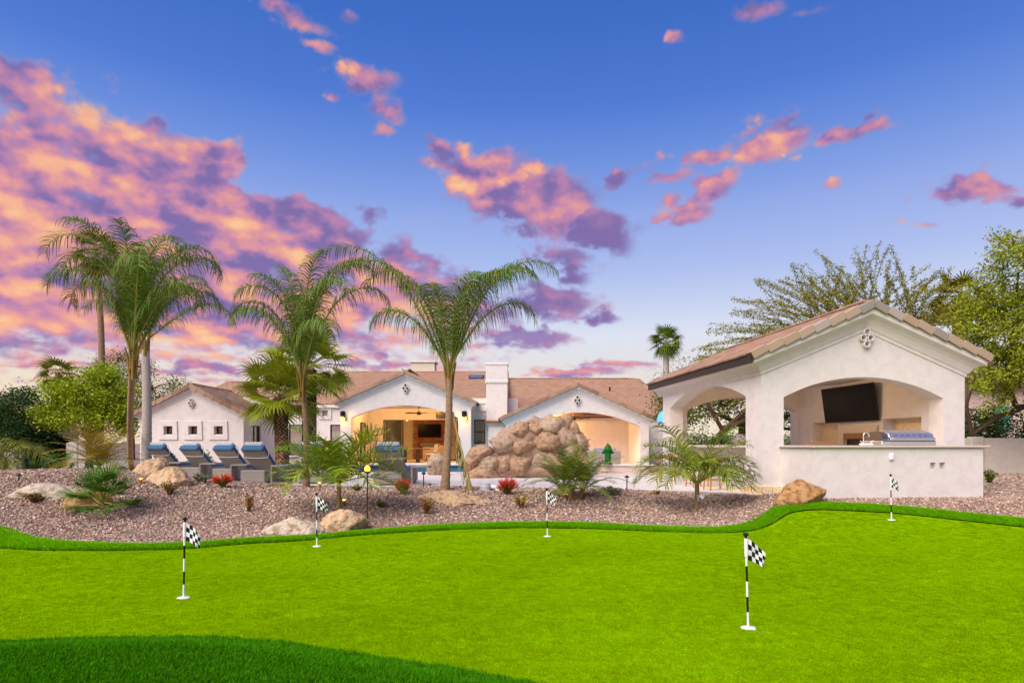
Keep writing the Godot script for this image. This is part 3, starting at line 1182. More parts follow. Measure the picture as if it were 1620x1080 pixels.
func gable_front(o: Node3D, tr: Transform3D, hw: float, eave: float, pitch: float, th: float, arch: Array, holes: Array, vent: Array, base_y := 0.0) -> void:
	# eave and peak are where the top of the wall runs; vent: height and pipe radius of the opening on the centre line
	var peak := eave + pitch * hw
	var s: float = 2.08 * vent[1]
	var y0: float = vent[0] - 2.6 * vent[1]
	var y1: float = vent[0] + 2.6 * vent[1]
	var mb := MB.new()
	var top := func(x: float) -> float: return peak - pitch * absf(x)
	if arch:
		var left := PackedVector2Array([Vector2(-hw, base_y), Vector2(arch[0] - arch[1], base_y)])
		var right := PackedVector2Array()
		var middle := PackedVector2Array()
		var ap := arch_points(arch[0], arch[1], arch[2], arch[3], 40)
		var cut_l := _arch_y(ap, -s)
		var cut_r := _arch_y(ap, s)
		middle.push_back(Vector2(-s, cut_l))
		right.push_back(Vector2(s, cut_r))
		for p in ap:
			if p.x < -s - 1e-4:
				left.push_back(p)
			elif p.x > s + 1e-4:
				right.push_back(p)
			elif absf(p.x) < s - 1e-4:
				middle.push_back(p)
		left.append_array(PackedVector2Array([Vector2(-s, cut_l), Vector2(-s, top.call(s)), Vector2(-hw, eave)]))
		right.append_array(PackedVector2Array([Vector2(arch[0] + arch[1], base_y), Vector2(hw, base_y), Vector2(hw, eave), Vector2(s, top.call(s))]))
		middle.append_array(PackedVector2Array([Vector2(s, cut_r), Vector2(s, y0), Vector2(-s, y0)]))
		mb.prism(left, -th, 0.0)
		mb.prism(right, -th, 0.0)
		mb.prism(middle, -th, 0.0)
	else:
		wall_open(mb, -hw, hw, base_y, eave, -th, 0.0, holes)
		mb.prism(PackedVector2Array([Vector2(-hw, eave), Vector2(-s, eave), Vector2(-s, top.call(s))]), -th, 0.0)
		mb.prism(PackedVector2Array([Vector2(s, eave), Vector2(hw, eave), Vector2(s, top.call(s))]), -th, 0.0)
		mb.prism(PackedVector2Array([Vector2(-s, eave), Vector2(s, eave), Vector2(s, y0), Vector2(-s, y0)]), -th, 0.0)
	mb.prism(PackedVector2Array([Vector2(-s, y1), Vector2(s, y1), Vector2(s, top.call(s)), Vector2(0, peak), Vector2(-s, top.call(s))]), -th, 0.0)
	part("wall", mb.xf(tr), M.stucco, o)
	gable_vent(o, tr, Vector3(0, vent[0], 0), vent[1])

func _arch_y(ap: PackedVector2Array, x: float) -> float:
	for k in ap.size() - 1:
		if x >= ap[k].x and x <= ap[k + 1].x:
			return lerpf(ap[k].y, ap[k + 1].y, (x - ap[k].x) / (ap[k + 1].x - ap[k].x))
	return ap[0].y

func gable_roof(o: Node3D, tr: Transform3D, hw: float, eave: float, pitch: float, depth: float, k: float, tones: Array, single_left := false) -> Node3D:
	var peak := eave + pitch * hw
	part("cornice", cornice(hw, peak, pitch, depth, cornice_profile(k)).xf(tr), M.stucco, o)
	var ov := 0.285 * k + 0.10
	var half := hw + ov
	var zf := 0.285 * k + 0.03
	var slab := MB.new()
	var low := peak - pitch * half + 0.085
	for s: int in [-1, 1]:
		roof_slab(slab, Vector3(s * half, low, zf), Vector3(0, 0, -depth - zf), Vector3(-s * half, pitch * half, 0), 0.08)
	var roof := part("roof", slab.xf(tr), M.underlay, o)
	var rest := MB.new()
	var kinds := []
	for q: Color in TILE_TONES:
		kinds.append(tile_mesh(0.318, 0.39, q, M.tile))
	for s: int in [-1, 1]:
		var singles := single_left and s < 0
		var up := Vector3(-s * half, pitch * half, 0)
		lay_tiles(Vector3(s * half, low, zf - 0.2), Vector3(0, 0, -depth - zf + 0.2), up, 0.33, 0.34, func(c: Vector3, bs: Basis, size: Vector3) -> void:
			if singles and size.x > 0.3:
				var p := MeshInstance3D.new()
				p.mesh = kinds[rng.randi() % kinds.size()]
				p.name = "roof_tile"
				p.transform = tr * Transform3D(bs, c)
				roof.add_child(p, true)
			else:
				rest.col = vary(TILE_TONES[rng.randi() % 5], 0.1)
				rest.box(c, size, bs))
	if rest.v.size():
		part("roof_tiles", rest.xf(tr), M.tile, roof).set_meta("kind", "stuff")
	rake_tiles(roof, tr, half, peak + 0.085, pitch, zf, 0.36, 0.24, 0.17, tones)
	# ridge caps
	var cap := MB.new()
	var zz := zf - 0.25
	while zz > -depth:
		cap.col = tones[rng.randi() % tones.size()]
		for s: int in [-1, 1]:
			var dir := Vector3(s, -pitch, 0).normalized()
			var nn := Vector3(s * pitch, 1, 0).normalized()
			cap.box(Vector3(0, peak + 0.15, zz) + dir * 0.085, Vector3(0.19, 0.03, 0.37), Basis(dir, nn, dir.cross(nn)) * Basis(Vector3.RIGHT, -0.04 * s))
		zz -= 0.36
	part("ridge_caps", cap.xf(tr), M.rake, roof).set_meta("kind", "stuff")
	return roof

func long_roof(o: Node3D, p: Vector3, along: float, run: float, rise: float, trim = null) -> void: # slope that faces the camera, p its lower left corner
	var slab := MB.new()
	var a := Vector3(along, 0, 0)
	var up := Vector3(0, rise, -run)
	var q: Vector2 = trim.call(1.0) if trim != null else Vector2.ZERO
	var pts := [p, p + a, p + a + up - Vector3(q.y, 0, 0), p + up + Vector3(q.x, 0, 0)]
	slab.quad(pts[0], pts[1], pts[2], pts[3])
	slab.quad(pts[3] - Vector3(0, 0.1, 0), pts[2] - Vector3(0, 0.1, 0), pts[1] - Vector3(0, 0.1, 0), pts[0] - Vector3(0, 0.1, 0))
	for k in 4:
		slab.quad(pts[k] - Vector3(0, 0.1, 0), pts[(k + 1) % 4] - Vector3(0, 0.1, 0), pts[(k + 1) % 4], pts[k])
	# rear slope
	var back := Vector3(0, -rise, -run)
	slab.quad(pts[3], pts[2], pts[2] + back, pts[3] + back)
	if q.y > 0.1: # hipped end
		slab.tri(pts[1], p + a + Vector3(0, 0, -2.0 * run), pts[2])
	var roof := part("roof", slab, M.underlay, o)
	var t := MB.new()
	lay_tiles(p, a, up, 0.33, 0.34, func(c: Vector3, bs: Basis, size: Vector3) -> void:
		t.col = vary(TILE_TONES[rng.randi() % 5].lerp(Color(0.37, 0.22, 0.145), 0.65), 0.06)
		t.box(c, size, bs), trim)
	part("roof_tiles", t, M.tile, roof).set_meta("kind", "stuff")
	var cap := MB.new()
	var x: float = pts[3].x + 0.2
	while x < pts[2].x:
		cap.col = vary(HOUSE_RAKE_TONES[rng.randi() % 5], 0.08)
		cap.cbox(Vector3(x, pts[3].y + 0.06, pts[3].z), Vector3(0.4, 0.09, 0.26), 0.03)
		x += 0.38
	if q.y > 0.1:
		var n := int((pts[2] - pts[1]).length() / 0.38)
		var dir: Vector3 = (pts[2] - pts[1]).normalized()
		for k in n:
			cap.col = vary(HOUSE_RAKE_TONES[rng.randi() % 5], 0.08)
			var bx := Basis(dir, Vector3.UP, dir.cross(Vector3.UP).normalized()).orthonormalized()
			cap.cbox(pts[1] + dir * 0.38 * (k + 0.5) + Vector3(0, 0.07, 0), Vector3(0.4, 0.09, 0.26), 0.03, bx)
	part("ridge_caps", cap, M.rake, roof).set_meta("kind", "stuff")

func house() -> void:
	var o := thing("house", "long white stucco house with tiled roofs and arched porticos behind the pool", "house", Vector3(-4.0, FLOOR, -33.0))
	# ---- left wing with three small windows
	var w := Transform3D(Basis(), Vector3(-12.93, FLOOR - 0.1, -25.5))
	var hw := 2.09
	var eave := 2.32
	var holes := []
	for x: float in [-1.0, 0.0, 1.03]:
		holes.append(Rect2(x - 0.16 + 0.06, 1.49, 0.32, 0.32))
	gable_front(o, w, hw, eave, 0.5, 0.3, [], holes, [2.74, 0.07])
	gable_roof(o, w, hw, eave, 0.5, 3.6, 0.6, HOUSE_RAKE_TONES)
	for x: float in [-1.0, 0.0, 1.03]:
		var win := window_unit(o, w, Vector3(x + 0.06, 1.65, -0.2), 0.32, 0.32, false)
		var tr := MB.new()
		for q: Array in [[0, 0.27, 0.72, 0.22], [0, -0.29, 0.76, 0.2], [-0.27, -0.005, 0.2, 0.37], [0.27, -0.005, 0.2, 0.37]]:
			tr.cbox(Vector3(q[0], q[1], 0.222), Vector3(q[2], q[3], 0.045), 0.012)
		part("surround", tr, M.stucco, win)
	var sw := MB.new()
	wall_open(sw, 0.3, 3.5, 0.0, eave, -0.3, 0.0, [Rect2(0.75, 0.72, 1.0, 1.15)])
	part("wall", sw.xf(w * Transform3D(Basis(Vector3.UP, PI / 2), Vector3(hw, 0, 0))), M.stucco, o)
	window_unit(o, w * Transform3D(Basis(Vector3.UP, PI / 2), Vector3(hw, 0, 0)), Vector3(1.25, 1.295, -0.1), 1.0, 1.15, true, 1)
	var lw := MB.new()
	lw.span(Vector3(-hw, 0, -3.5), Vector3(-hw + 0.3, eave, -0.3))
	part("wall", lw.xf(w), M.stucco, o)
	lw = MB.new()
	lw.span(Vector3(-hw + 0.3, 0, -3.5), Vector3(hw - 0.3, eave + 0.9, -3.2))
	part("wall", lw.xf(w), M.stucco, o)
	var inn := MB.new()
	inn.span(Vector3(-hw + 0.3, -0.05, -3.2), Vector3(hw - 0.3, 0.0, -0.3))
	part("room_floor", inn.xf(w), M.paver, o)
	var cl := MB.new()
	cl.span(Vector3(-hw + 0.3, eave - 0.06, -3.2), Vector3(hw - 0.3, eave, -0.3))
	part("room_ceiling", cl.xf(w), M.stucco, o)
	# ---- link behind the wing and the main wall to the left of the portico
	var mw := MB.new()
	wall_open(mw, -17.0, -8.3, 0.2, 3.5, -33.1, -32.8, [Rect2(-11.6, 0.9, 1.35, 1.6), Rect2(-9.45, 0.3, 0.75, 2.2), Rect2(-9.85, 2.95, 0.3, 0.3)])
	part("wall", mw, M.stucco, o)
	window_unit(o, Transform3D(), Vector3(-10.925, 1.7, -32.9), 1.35, 1.6, true, 1)
	window_unit(o, Transform3D(), Vector3(-9.075, 1.4, -32.95), 0.75, 2.2, false, 0, false, "door")
	var nb := MB.new() # small framed niche
	for q: Array in [[0, 0.24, 0.66, 0.18], [0, -0.24, 0.66, 0.18], [-0.24, 0, 0.18, 0.3], [0.24, 0, 0.18, 0.3]]:
		nb.cbox(Vector3(-9.7 + q[0], 3.1 + q[1], -32.77), Vector3(q[2], q[3], 0.05), 0.012)
	nb.span(Vector3(-9.85, 2.95, -33.1), Vector3(-9.55, 3.25, -33.0))
	part("niche", nb, M.stucco, o)
	var fa := MB.new()
	fa.cbox(Vector3(-12.6, 3.44, -32.72), Vector3(8.6, 0.16, 0.14), 0.02)
	part("cornice", fa, M.stucco, o)
	long_roof(o, Vector3(-17.2, 3.5, -32.6), 6.6, 5.4, 1.65)
	long_roof(o, Vector3(-10.9, 3.55, -32.7), 10.7, 6.8, 2.36)
	# ---- central portico
	var c := Transform3D(Basis(), Vector3(-5.22, FLOOR, -31.0))
	hw = 3.2
	eave = 3.06
	gable_front(o, c, hw, eave, 0.43, 0.4, [-0.05, 2.63, 2.27, 2.89], [], [3.72, 0.085])
	gable_roof(o, c, hw, eave, 0.43, 5.0, 0.75, HOUSE_RAKE_TONES)
	var pw := MB.new()
	pw.span(Vector3(-hw, 0, -5.0), Vector3(-hw + 0.3, eave, -0.4))
	part("wall", pw.xf(c), M.stucco, o)
	pw = MB.new()
	pw.span(Vector3(hw - 0.3, 0, -5.0), Vector3(hw, eave, -0.4))
	part("wall", pw.xf(c), M.stucco, o)
	var pc := MB.new()
	pc.span(Vector3(-hw + 0.3, 3.0, -5.0), Vector3(hw - 0.3, 3.06, -0.4))
	part("portico_ceiling", pc.xf(c), M.stucco, o)
	var pb := MB.new()
	wall_open(pb, -hw, hw, 0.0, 3.06, -5.3, -5.0, [Rect2(-2.15, 0.0, 4.2, 2.37)])
	part("wall", pb.xf(c), M.stucco, o)
	var pf := MB.new()
	pf.span(Vector3(-hw, -0.06, -11.0), Vector3(hw, 0.012, 0.0))
	part("portico_floor", pf.xf(c), M.paver, o)
	# living room behind the open doors
	var lr := MB.new()
	lr.span(Vector3(-4.0, 0, -10.8), Vector3(-3.7, 2.8, -5.3))
	lr.span(Vector3(3.2, 0, -10.8), Vector3(3.5, 2.8, -5.3))
	lr.span(Vector3(-4.0, 0, -11.1), Vector3(3.5, 2.8, -10.8))
	lr.span(Vector3(-4.0, 2.8, -11.1), Vector3(3.5, 2.9, -5.3))
	part("living_room", lr.xf(c), M.stucco, o)
	# brick chimney breast with single bricks
	var br := MB.new()
	br.span(Vector3(-1.3, 0, -10.8), Vector3(0.95, 2.8, -10.42))
	var breast := part("chimney_breast", br.xf(c), M.mortar, o)
	var bks := []
	for k in 4:
		var q := MB.new()
		q.col = [Color(0.36, 0.13, 0.065), Color(0.42, 0.17, 0.085), Color(0.30, 0.10, 0.055), Color(0.40, 0.19, 0.11)][k]
		q.cbox(Vector3.ZERO, Vector3(0.213, 0.1, 0.03), 0.006)
		bks.append(q.mesh(M.brick))
	for j in 25:
		for i in 11:
			var bx := -1.3 + 0.11 + i * 0.225 - (0.11 if j % 2 else 0.0)
			var by := 0.06 + j * 0.112
			if bx > 0.9 or bx < -1.25 or by > 2.78:
				continue
			if bx > -0.85 and bx < 0.55 and by > 0.78 and by < 1.14:
				continue
			part("brick", bks[rng.randi() % 4], null, breast, c * Vector3(bx, by, -10.41))
	var fb := MB.new()
	fb.span(Vector3(-0.9, 0.8, -10.415), Vector3(0.6, 0.83, -10.36))
	fb.span(Vector3(-0.9, 1.09, -10.415), Vector3(0.6, 1.12, -10.36))
	fb.span(Vector3(-0.9, 0.83, -10.415), Vector3(-0.87, 1.09, -10.36))
	fb.span(Vector3(0.57, 0.83, -10.415), Vector3(0.6, 1.09, -10.36))
	var fp := part("fireplace", fb.xf(c), M.black, o)
	var fg := MB.new()
	fg.span(Vector3(-0.87, 0.83, -10.41), Vector3(0.57, 1.09, -10.405))
	part("fire_glass", fg.xf(c), M.grey_glass, fp)
	# dark soffit panel at the right and the open glass doors at the left
	var so := MB.new()
	so.cbox(Vector3(1.75, 2.66, -3.2), Vector3(1.3, 0.56, 0.12), 0.02)
	part("sun_screen", so.xf(c), M.black, o)
	for k in 2:
		window_unit(o, c, Vector3(-1.62 + k * 0.12, 1.19, -5.1 - k * 0.1), 1.0, 2.36, false, 0, false, "sliding_door")
	window_unit(o, c * Transform3D(Basis(Vector3.UP, PI / 2), Vector3(-hw + 0.32, 0, 0)), Vector3(3.2, 1.1, 0.03), 0.95, 2.1, false, 0, false, "door")
	window_unit(o, c, Vector3(2.45, 1.2, -4.96), 0.7, 2.2, false, 0, false, "door")
	# ---- wall between the porticos, chimney, skylight
	var bw := MB.new()
	wall_open(bw, -2.1, 0.3, 0.2, 3.85, -32.8, -32.5, [Rect2(-1.95, 1.5, 0.58, 1.25)])
	part("wall", bw, M.stucco, o)
	window_unit(o, Transform3D(), Vector3(-1.66, 2.125, -32.6), 0.58, 1.25, true, 0, true)
	var nr := MB.new()
	for q: Array in [[0, 0.2, 0.5, 0.12], [0, -0.2, 0.5, 0.12], [-0.19, 0, 0.12, 0.28], [0.19, 0, 0.12, 0.28]]:
		nr.cbox(Vector3(-1.5 + q[0], 3.42 + q[1], -32.47), Vector3(q[2], q[3], 0.05), 0.012)
	part("niche", nr, M.stucco, o)
	var pent := MB.new()
	lay_tiles(Vector3(-1.35, 2.62, -31.6), Vector3(1.35, 0, 0), Vector3(0, 0.25, -0.7), 0.33, 0.34, func(cc: Vector3, bs: Basis, size: Vector3) -> void:
		pent.col = vary(TILE_TONES[rng.randi() % 5], 0.1)
		pent.box(cc, size, bs))
	pent.span(Vector3(-1.35, 2.5, -32.5), Vector3(0.0, 2.6, -31.6))
	part("pent_roof", pent, M.tile, o).set_meta("kind", "stuff")
	var ph := MB.new()
	ph.span(Vector3(-1.2, 0.3, -32.5), Vector3(0.3, 2.5, -31.8))
	part("wall", ph, M.stucco, o)
	var ch := MB.new()
	ch.cbox(Vector3(-0.76, 3.7, -32.1), Vector3(1.06, 2.5, 0.9), 0.02)
	ch.cbox(Vector3(-0.76, 4.62, -32.1), Vector3(1.16, 0.2, 1.0), 0.04)
	ch.cbox(Vector3(-0.76, 5.12, -32.1), Vector3(1.10, 0.86, 0.94), 0.02)
	ch.cbox(Vector3(-0.76, 5.50, -32.1), Vector3(1.16, 0.12, 1.0), 0.03)
	part("chimney", ch, M.stucco, o)
	var c2 := MB.new()
	var taper := PackedVector2Array([Vector2(-0.85, 5.2), Vector2(0.85, 5.2), Vector2(0.78, 7.0), Vector2(-0.78, 7.0)])
	c2.prism(taper, -43.2, -42.0, Transform3D(Basis(), Vector3(-5.95, 0, 0)))
	c2.cbox(Vector3(-5.95, 6.95, -42.6), Vector3(1.75, 0.14, 1.35), 0.03)
	c2.cbox(Vector3(-5.95, 6.2, -42.6), Vector3(1.85, 0.2, 1.4), 0.03)
	part("chimney", c2, M.cream, o)
	var sk := MB.new()
	var sb := Basis(Vector3.RIGHT, atan2(2.36, 6.8))
	sk.cbox(Vector3(-2.15, 5.5, -38.15), Vector3(0.9, 0.14, 0.9), 0.02, sb)
	var sky_l := part("skylight", sk, M.bronze, o)
	var sg := MB.new()
	sg.box(Vector3(-2.15, 5.575, -38.12), Vector3(0.76, 0.02, 0.76), sb)
	part("pane", sg, M.blue_glass, sky_l)
	# ---- right portico
	var r := Transform3D(Basis(), Vector3(3.1, FLOOR, -30.0))
	hw = 3.4
	eave = 2.24
	gable_front(o, r, hw, eave, 0.44, 0.4, [0.17, 2.82, 1.82, 2.5], [], [3.06, 0.085])
	gable_roof(o, r, hw, eave, 0.44, 4.5, 0.75, HOUSE_RAKE_TONES)
	var rw := MB.new()
	rw.span(Vector3(-hw, 0, -4.6), Vector3(-hw + 0.3, eave, -0.4))
	part("wall", rw.xf(r), M.stucco, o)
	rw = MB.new()
	rw.span(Vector3(hw - 0.4, 0, -4.6), Vector3(hw, eave, -0.4))
	part("wall", rw.xf(r), M.stucco, o)
	var rb := MB.new()
	wall_open(rb, -hw, hw, 0.0, eave, -4.9, -4.6, [Rect2(2.3, 0.0, 0.72, 1.95)])
	rb.prism(PackedVector2Array([Vector2(-hw, eave), Vector2(hw, eave), Vector2(0, eave + 0.44 * hw)]), -4.9, -4.6)
	part("wall", rb.xf(r), M.stucco, o)
	var rc := MB.new()
	var pk := eave + 0.44 * hw - 0.07
	var fx := (pk - 2.62) / 0.44
	rc.prism(PackedVector2Array([Vector2(-hw, eave - 0.07), Vector2(-fx, 2.62), Vector2(fx, 2.62), Vector2(hw, eave - 0.07), Vector2(hw, eave - 0.03), Vector2(fx, 2.66), Vector2(-fx, 2.66), Vector2(-hw, eave - 0.03)]), -4.6, -0.4)
	part("portico_ceiling", rc.xf(r), M.stucco, o)
	var rf := MB.new()
	rf.span(Vector3(-hw, -0.3, -4.9), Vector3(hw, 0.012, 0.25))
	part("portico_floor", rf.xf(r), M.paver, o)
	var dm := MB.new()
	dm.cbox(Vector3(2.66, 0.975, -4.7), Vector3(0.7, 1.93, 0.05), 0.01)
	var door := part("door", dm.xf(r), M.door, o)
	for k in 3:
		var dp := MB.new()
		dp.cbox(Vector3(2.66, 0.4 + k * 0.55, -4.665), Vector3(0.46, 0.38, 0.03), 0.012)
		part("panel", dp.xf(r), M.door_panel, door)
	var rm := MB.new()
	wall_open(rm, 0.0, 8.6, 0.2, 2.95, -33.3, -33.0, [])
	part("wall", rm, M.stucco, o)
	long_roof(o, Vector3(-0.2, 2.95, -32.8), 8.9, 5.6, 2.45, func(t: float) -> Vector2: return Vector2(0.0, 1.1 * t))
	# little finial pipes on the roof
	for q: Array in [[-3.6, 5.0, -36.4], [5.6, 4.65, -36.2], [-11.6, 4.6, -36.0]]:
		var pp := MB.new()
		pp.tube([Vector3(q[0], q[1] - 0.3, q[2]), Vector3(q[0], q[1] + 0.12, q[2])], [0.05, 0.05], 8)
		part("roof_pipe", pp, M.bronze, o)
	for k in o.get_children(): # the parts above are given in world coordinates
		k.position -= o.position
	# ---- lamps of the house
	for q: Array in [[Vector3(-6.6, 3.48, -33.2), 1.0, "left"], [Vector3(-4.1, 3.48, -33.4), 1.0, "right"]]:
		var cn := thing("ceiling_light", "round recessed light in the central portico ceiling, %s one" % q[2], "ceiling light", q[0], 0.0, "recessed portico lights")
		var disc := MB.new()
		disc.lathe(Vector3(0, 0.012, 0), [Vector2(0.11, 0.0), Vector2(0.11, -0.02), Vector2(0.08, -0.02)], 16)
		part("trim", disc, M.white_trim, cn)
		var gl := MB.new()
		gl.lathe(Vector3.ZERO, [Vector2(0.0, -0.004), Vector2(0.08, -0.004), Vector2(0.08, 0.0)], 16)
		part("lens", gl, M.bulb, cn)
		lamp_at(cn, Vector3(0, -0.06, 0), 2.6, WARM, 0.08)
	for q: Array in [[Vector3(1.9, 3.105, -32.6), 1.1, "behind the rock waterfall"], [Vector3(4.3, 3.105, -33.2), 1.1, "near the panelled door"]]:
		var cn := thing("ceiling_light", "round recessed light in the right portico %s" % q[2], "ceiling light", q[0], 0.0, "recessed portico lights")
		var disc := MB.new()
		disc.lathe(Vector3(0, 0.012, 0), [Vector2(0.11, 0.0), Vector2(0.11, -0.02), Vector2(0.08, -0.02)], 16)
		part("trim", disc, M.white_trim, cn)
		var gl := MB.new()
		gl.lathe(Vector3.ZERO, [Vector2(0.0, -0.004), Vector2(0.08, -0.004), Vector2(0.08, 0.0)], 16)
		part("lens", gl, M.bulb, cn)
		lamp_at(cn, Vector3(0, -0.08, 0), 6.5, WARM, 0.08)
	for q: Array in [[Vector3(-6.4, 2.95, -38.5), "living room"], [Vector3(-12.6, 2.2, -27.0), "left wing"]]:
		var pl := thing("pendant_lamp", "small glowing pendant lamp hanging inside the %s" % q[1], "lamp", q[0])
		var ro := MB.new()
		ro.tube([Vector3(0, 0.33, 0), Vector3(0, 0.05, 0)], [0.008, 0.008], 6)
		part("cord", ro, M.black, pl)
		var gl := MB.new()
		gl.lathe(Vector3.ZERO, [Vector2(0.0, -0.07), Vector2(0.05, -0.05), Vector2(0.07, 0.0), Vector2(0.05, 0.05), Vector2(0.0, 0.07)], 12)
		part("bulb", gl, M.bulb, pl)
		lamp_at(pl, Vector3.ZERO, 1.2 if q[1] == "living room" else 0.10, WARM, 0.06)
	sconce(at(543.5, 662, 30.9), "small lit wall sconce left of the central portico arch")
	sconce(at(735.0, 662, 30.9), "small lit wall sconce right of the central portico arch")
	ceiling_fan(Vector3(-4.95, 3.5, -33.6), 0.3, "dark five bladed ceiling fan under the central portico", 0.3)
	ceiling_fan(Vector3(3.1, 3.12, -31.8), 0.28, "dark ceiling fan under the right portico above the rocks", 0.9)

func pavilion() -> void:
	var o := thing("pavilion", "white stucco outdoor kitchen pavilion with tiled gable roof and arched openings", "pavilion", PAV, PAV_TURN)
	var W := 4.69
	var S := 6.3
	var hw := W * 0.5
	var c := Transform3D(Basis(), Vector3(hw, 0, 0))
	var eave := 3.02
	var pitch := 0.41
	gable_front(o, c, hw, eave, pitch, 0.42, [2.34 - hw, 1.84, 2.07, 2.52], [], [3.36, 0.078], -0.1)
	# left side with its arch
	var pts := PackedVector2Array([Vector2(0.42, -0.1), Vector2(0.72, -0.1)])
	pts.append_array(arch_points(3.2, 2.48, 2.14, 2.58))
	pts.append_array(PackedVector2Array([Vector2(5.68, -0.1), Vector2(S, -0.1), Vector2(S, eave), Vector2(0.42, eave)]))
	var lw := MB.new()
	lw.prism(pts, -0.42, 0.0, Transform3D(Basis(Vector3(0, 0, -1), Vector3.UP, Vector3(-1, 0, 0)) , Vector3.ZERO))
	part("wall", lw, M.stucco, o)
	# half wall and bar in the left arch
	var hb := MB.new()
	hb.span(Vector3(0.1, -0.1, -5.68), Vector3(0.32, 0.98, -0.72))
	part("bar_wall", hb, M.stucco, o)
	var bt := MB.new()
	bt.cbox(Vector3(0.1, 1.005, -3.2), Vector3(0.75, 0.05, 4.94), 0.012)
	part("bar_top", bt, M.granite, o)
	# right side, thick, with two niches and a fireplace in its inner face
	var rw := MB.new()
	rw.span(Vector3(4.56, -0.1, -S), Vector3(W, eave, -0.42))
	part("wall", rw, M.stucco, o)
	var ri := MB.new()
	wall_open(ri, -S + 0.42, -0.42, -0.1, 2.75, 0.0, 0.31, [Rect2(-2.03, 0.9, 1.29, 0.8), Rect2(-5.13, 0.9, 1.25, 0.8), Rect2(-3.58, 0.35, 1.16, 1.0)])
	part("inner_wall", ri.xf(Transform3D(Basis(Vector3(0, 0, 1), Vector3.UP, Vector3(1, 0, 0)), Vector3(4.25, 0, 0))), M.stucco, o)
	for q: Array in [[0.74, 2.03], [3.88, 5.13]]:
		var tl := MB.new()
		tl.span(Vector3(4.545, 0.9, -q[1]), Vector3(4.558, 1.7, -q[0]))
		part("niche_tile", tl, M.travertine, o)
	var fp := MB.new()
	for q: Array in [[2.2, 2.42, 0.3, 1.55], [3.58, 3.8, 0.3, 1.55], [2.42, 3.58, 1.36, 1.55]]:
		fp.span(Vector3(4.19, q[2], -q[1]), Vector3(4.25, q[3], -q[0]))
	var fpo := part("fireplace", fp, M.granite, o)
	var hood := MB.new()
	hood.cbox(Vector3(4.23, 1.28, -3.0), Vector3(0.06, 0.16, 1.14), 0.01)
	part("hood", hood, M.wood_panel, fpo)
	var screen := MB.new()
	screen.span(Vector3(4.3, 0.35, -3.58), Vector3(4.32, 1.2, -2.42))
	part("screen", screen, M.bronze, fpo)
	# back wall with a half wall below its arch
	var bk := MB.new()
	bk.span(Vector3(0.42, -0.1, -S), Vector3(4.25, 1.05, -S + 0.42))
	var bp := PackedVector2Array([Vector2(0.42, 1.05), Vector2(0.62, 1.05)])
	bp.append_array(arch_points(2.4, 1.78, 2.1, 2.5))
	bp.append_array(PackedVector2Array([Vector2(4.18, 1.05), Vector2(4.56, 1.05), Vector2(4.56, eave), Vector2(0.42, eave)]))
	bk.prism(bp, -S, -S + 0.42)
	part("wall", bk, M.stucco, o)
	var gb := MB.new()
	gb.prism(PackedVector2Array([Vector2(0, eave), Vector2(W, eave), Vector2(hw, eave + pitch * hw)]), -S, -S + 0.42)
	part("wall", gb, M.stucco, o)
	var ce := MB.new()
	ce.span(Vector3(0.42, 2.75, -S + 0.42), Vector3(4.56, 2.81, -0.42))
	part("ceiling", ce, M.stucco, o)
	var fl := MB.new()
	fl.span(Vector3(0.0, -0.12, -S), Vector3(W, 0.008, 0.0))
	part("floor", fl, M.paver, o)
	gable_roof(o, c, hw, eave, pitch, S + 0.35, 1.0, RAKE_TONES, true)
	# dark gutter board under the left eave
	var gt := MB.new()
	var ex := hw + 0.385
	gt.cbox(Vector3(hw - ex + 0.005, eave + pitch * hw - pitch * ex - 0.02, -S * 0.5 + 0.02), Vector3(0.035, 0.16, S + 0.55), 0.008)
	part("gutter_board", gt, M.bronze, o)
	# stone skirting of the left pier
	var sk := Node3D.new()
	sk.name = "stone_skirting"
	o.add_child(sk)
	for q: Array in [[Vector3(0.115, 0.05, 0.028), Vector3(0.23, 0.25, 0.056)], [Vector3(0.355, 0.05, 0.028), Vector3(0.23, 0.25, 0.056)], [Vector3(-0.03, 0.05, -0.11), Vector3(0.056, 0.25, 0.32)], [Vector3(-0.03, 0.05, -0.44), Vector3(0.056, 0.25, 0.32)], [Vector3(-0.03, 0.05, -0.67), Vector3(0.056, 0.25, 0.12)]]:
		var s := MB.new()
		s.cbox(q[0], q[1] - Vector3(0.006, 0, 0.006), 0.014)
		part("stone", s, M.travertine, sk)
	for k in 7:
		var s := MB.new()
		s.cbox(Vector3(-0.12, -0.06, 0.05 - 0.45 * k - 0.2), Vector3(0.34, 0.14, 0.44), 0.014)
		part("stone", s, M.travertine, sk)
	# counter in front
	var f := 1.25
	var cm := MB.new()
	var holes := [Rect2(2.86, 0.58, 0.12, 0.12), Rect2(3.06, 0.58, 0.12, 0.12)]
	wall_open(cm, 0.45, 4.0, -0.12, 0.99, f - 0.2, f, holes)
	cm.span(Vector3(0.45, -0.12, 0.0), Vector3(0.65, 0.99, f - 0.2))
	cm.span(Vector3(3.8, -0.12, 0.0), Vector3(4.0, 0.99, f - 0.2))
	var cn := part("counter", cm, M.stucco, o)
	var gtop := MB.new()
	gtop.cbox(Vector3(2.25, 1.015, f * 0.5 - 0.12), Vector3(3.72, 0.045, f + 0.36), 0.012)
	part("granite_top", gtop, M.granite, cn)
	for h: Rect2 in holes:
		var vb := MB.new()
		vb.span(Vector3(h.position.x, h.position.y, f - 0.11), Vector3(h.end.x, h.end.y, f - 0.10))
		part("vent_screen", vb, M.stucco, cn)
	var ob := MB.new()
	ob.cbox(Vector3(2.02, 0.82, f + 0.03), Vector3(0.09, 0.14, 0.06), 0.02)
	part("outlet_cover", ob, M.white_trim, cn)
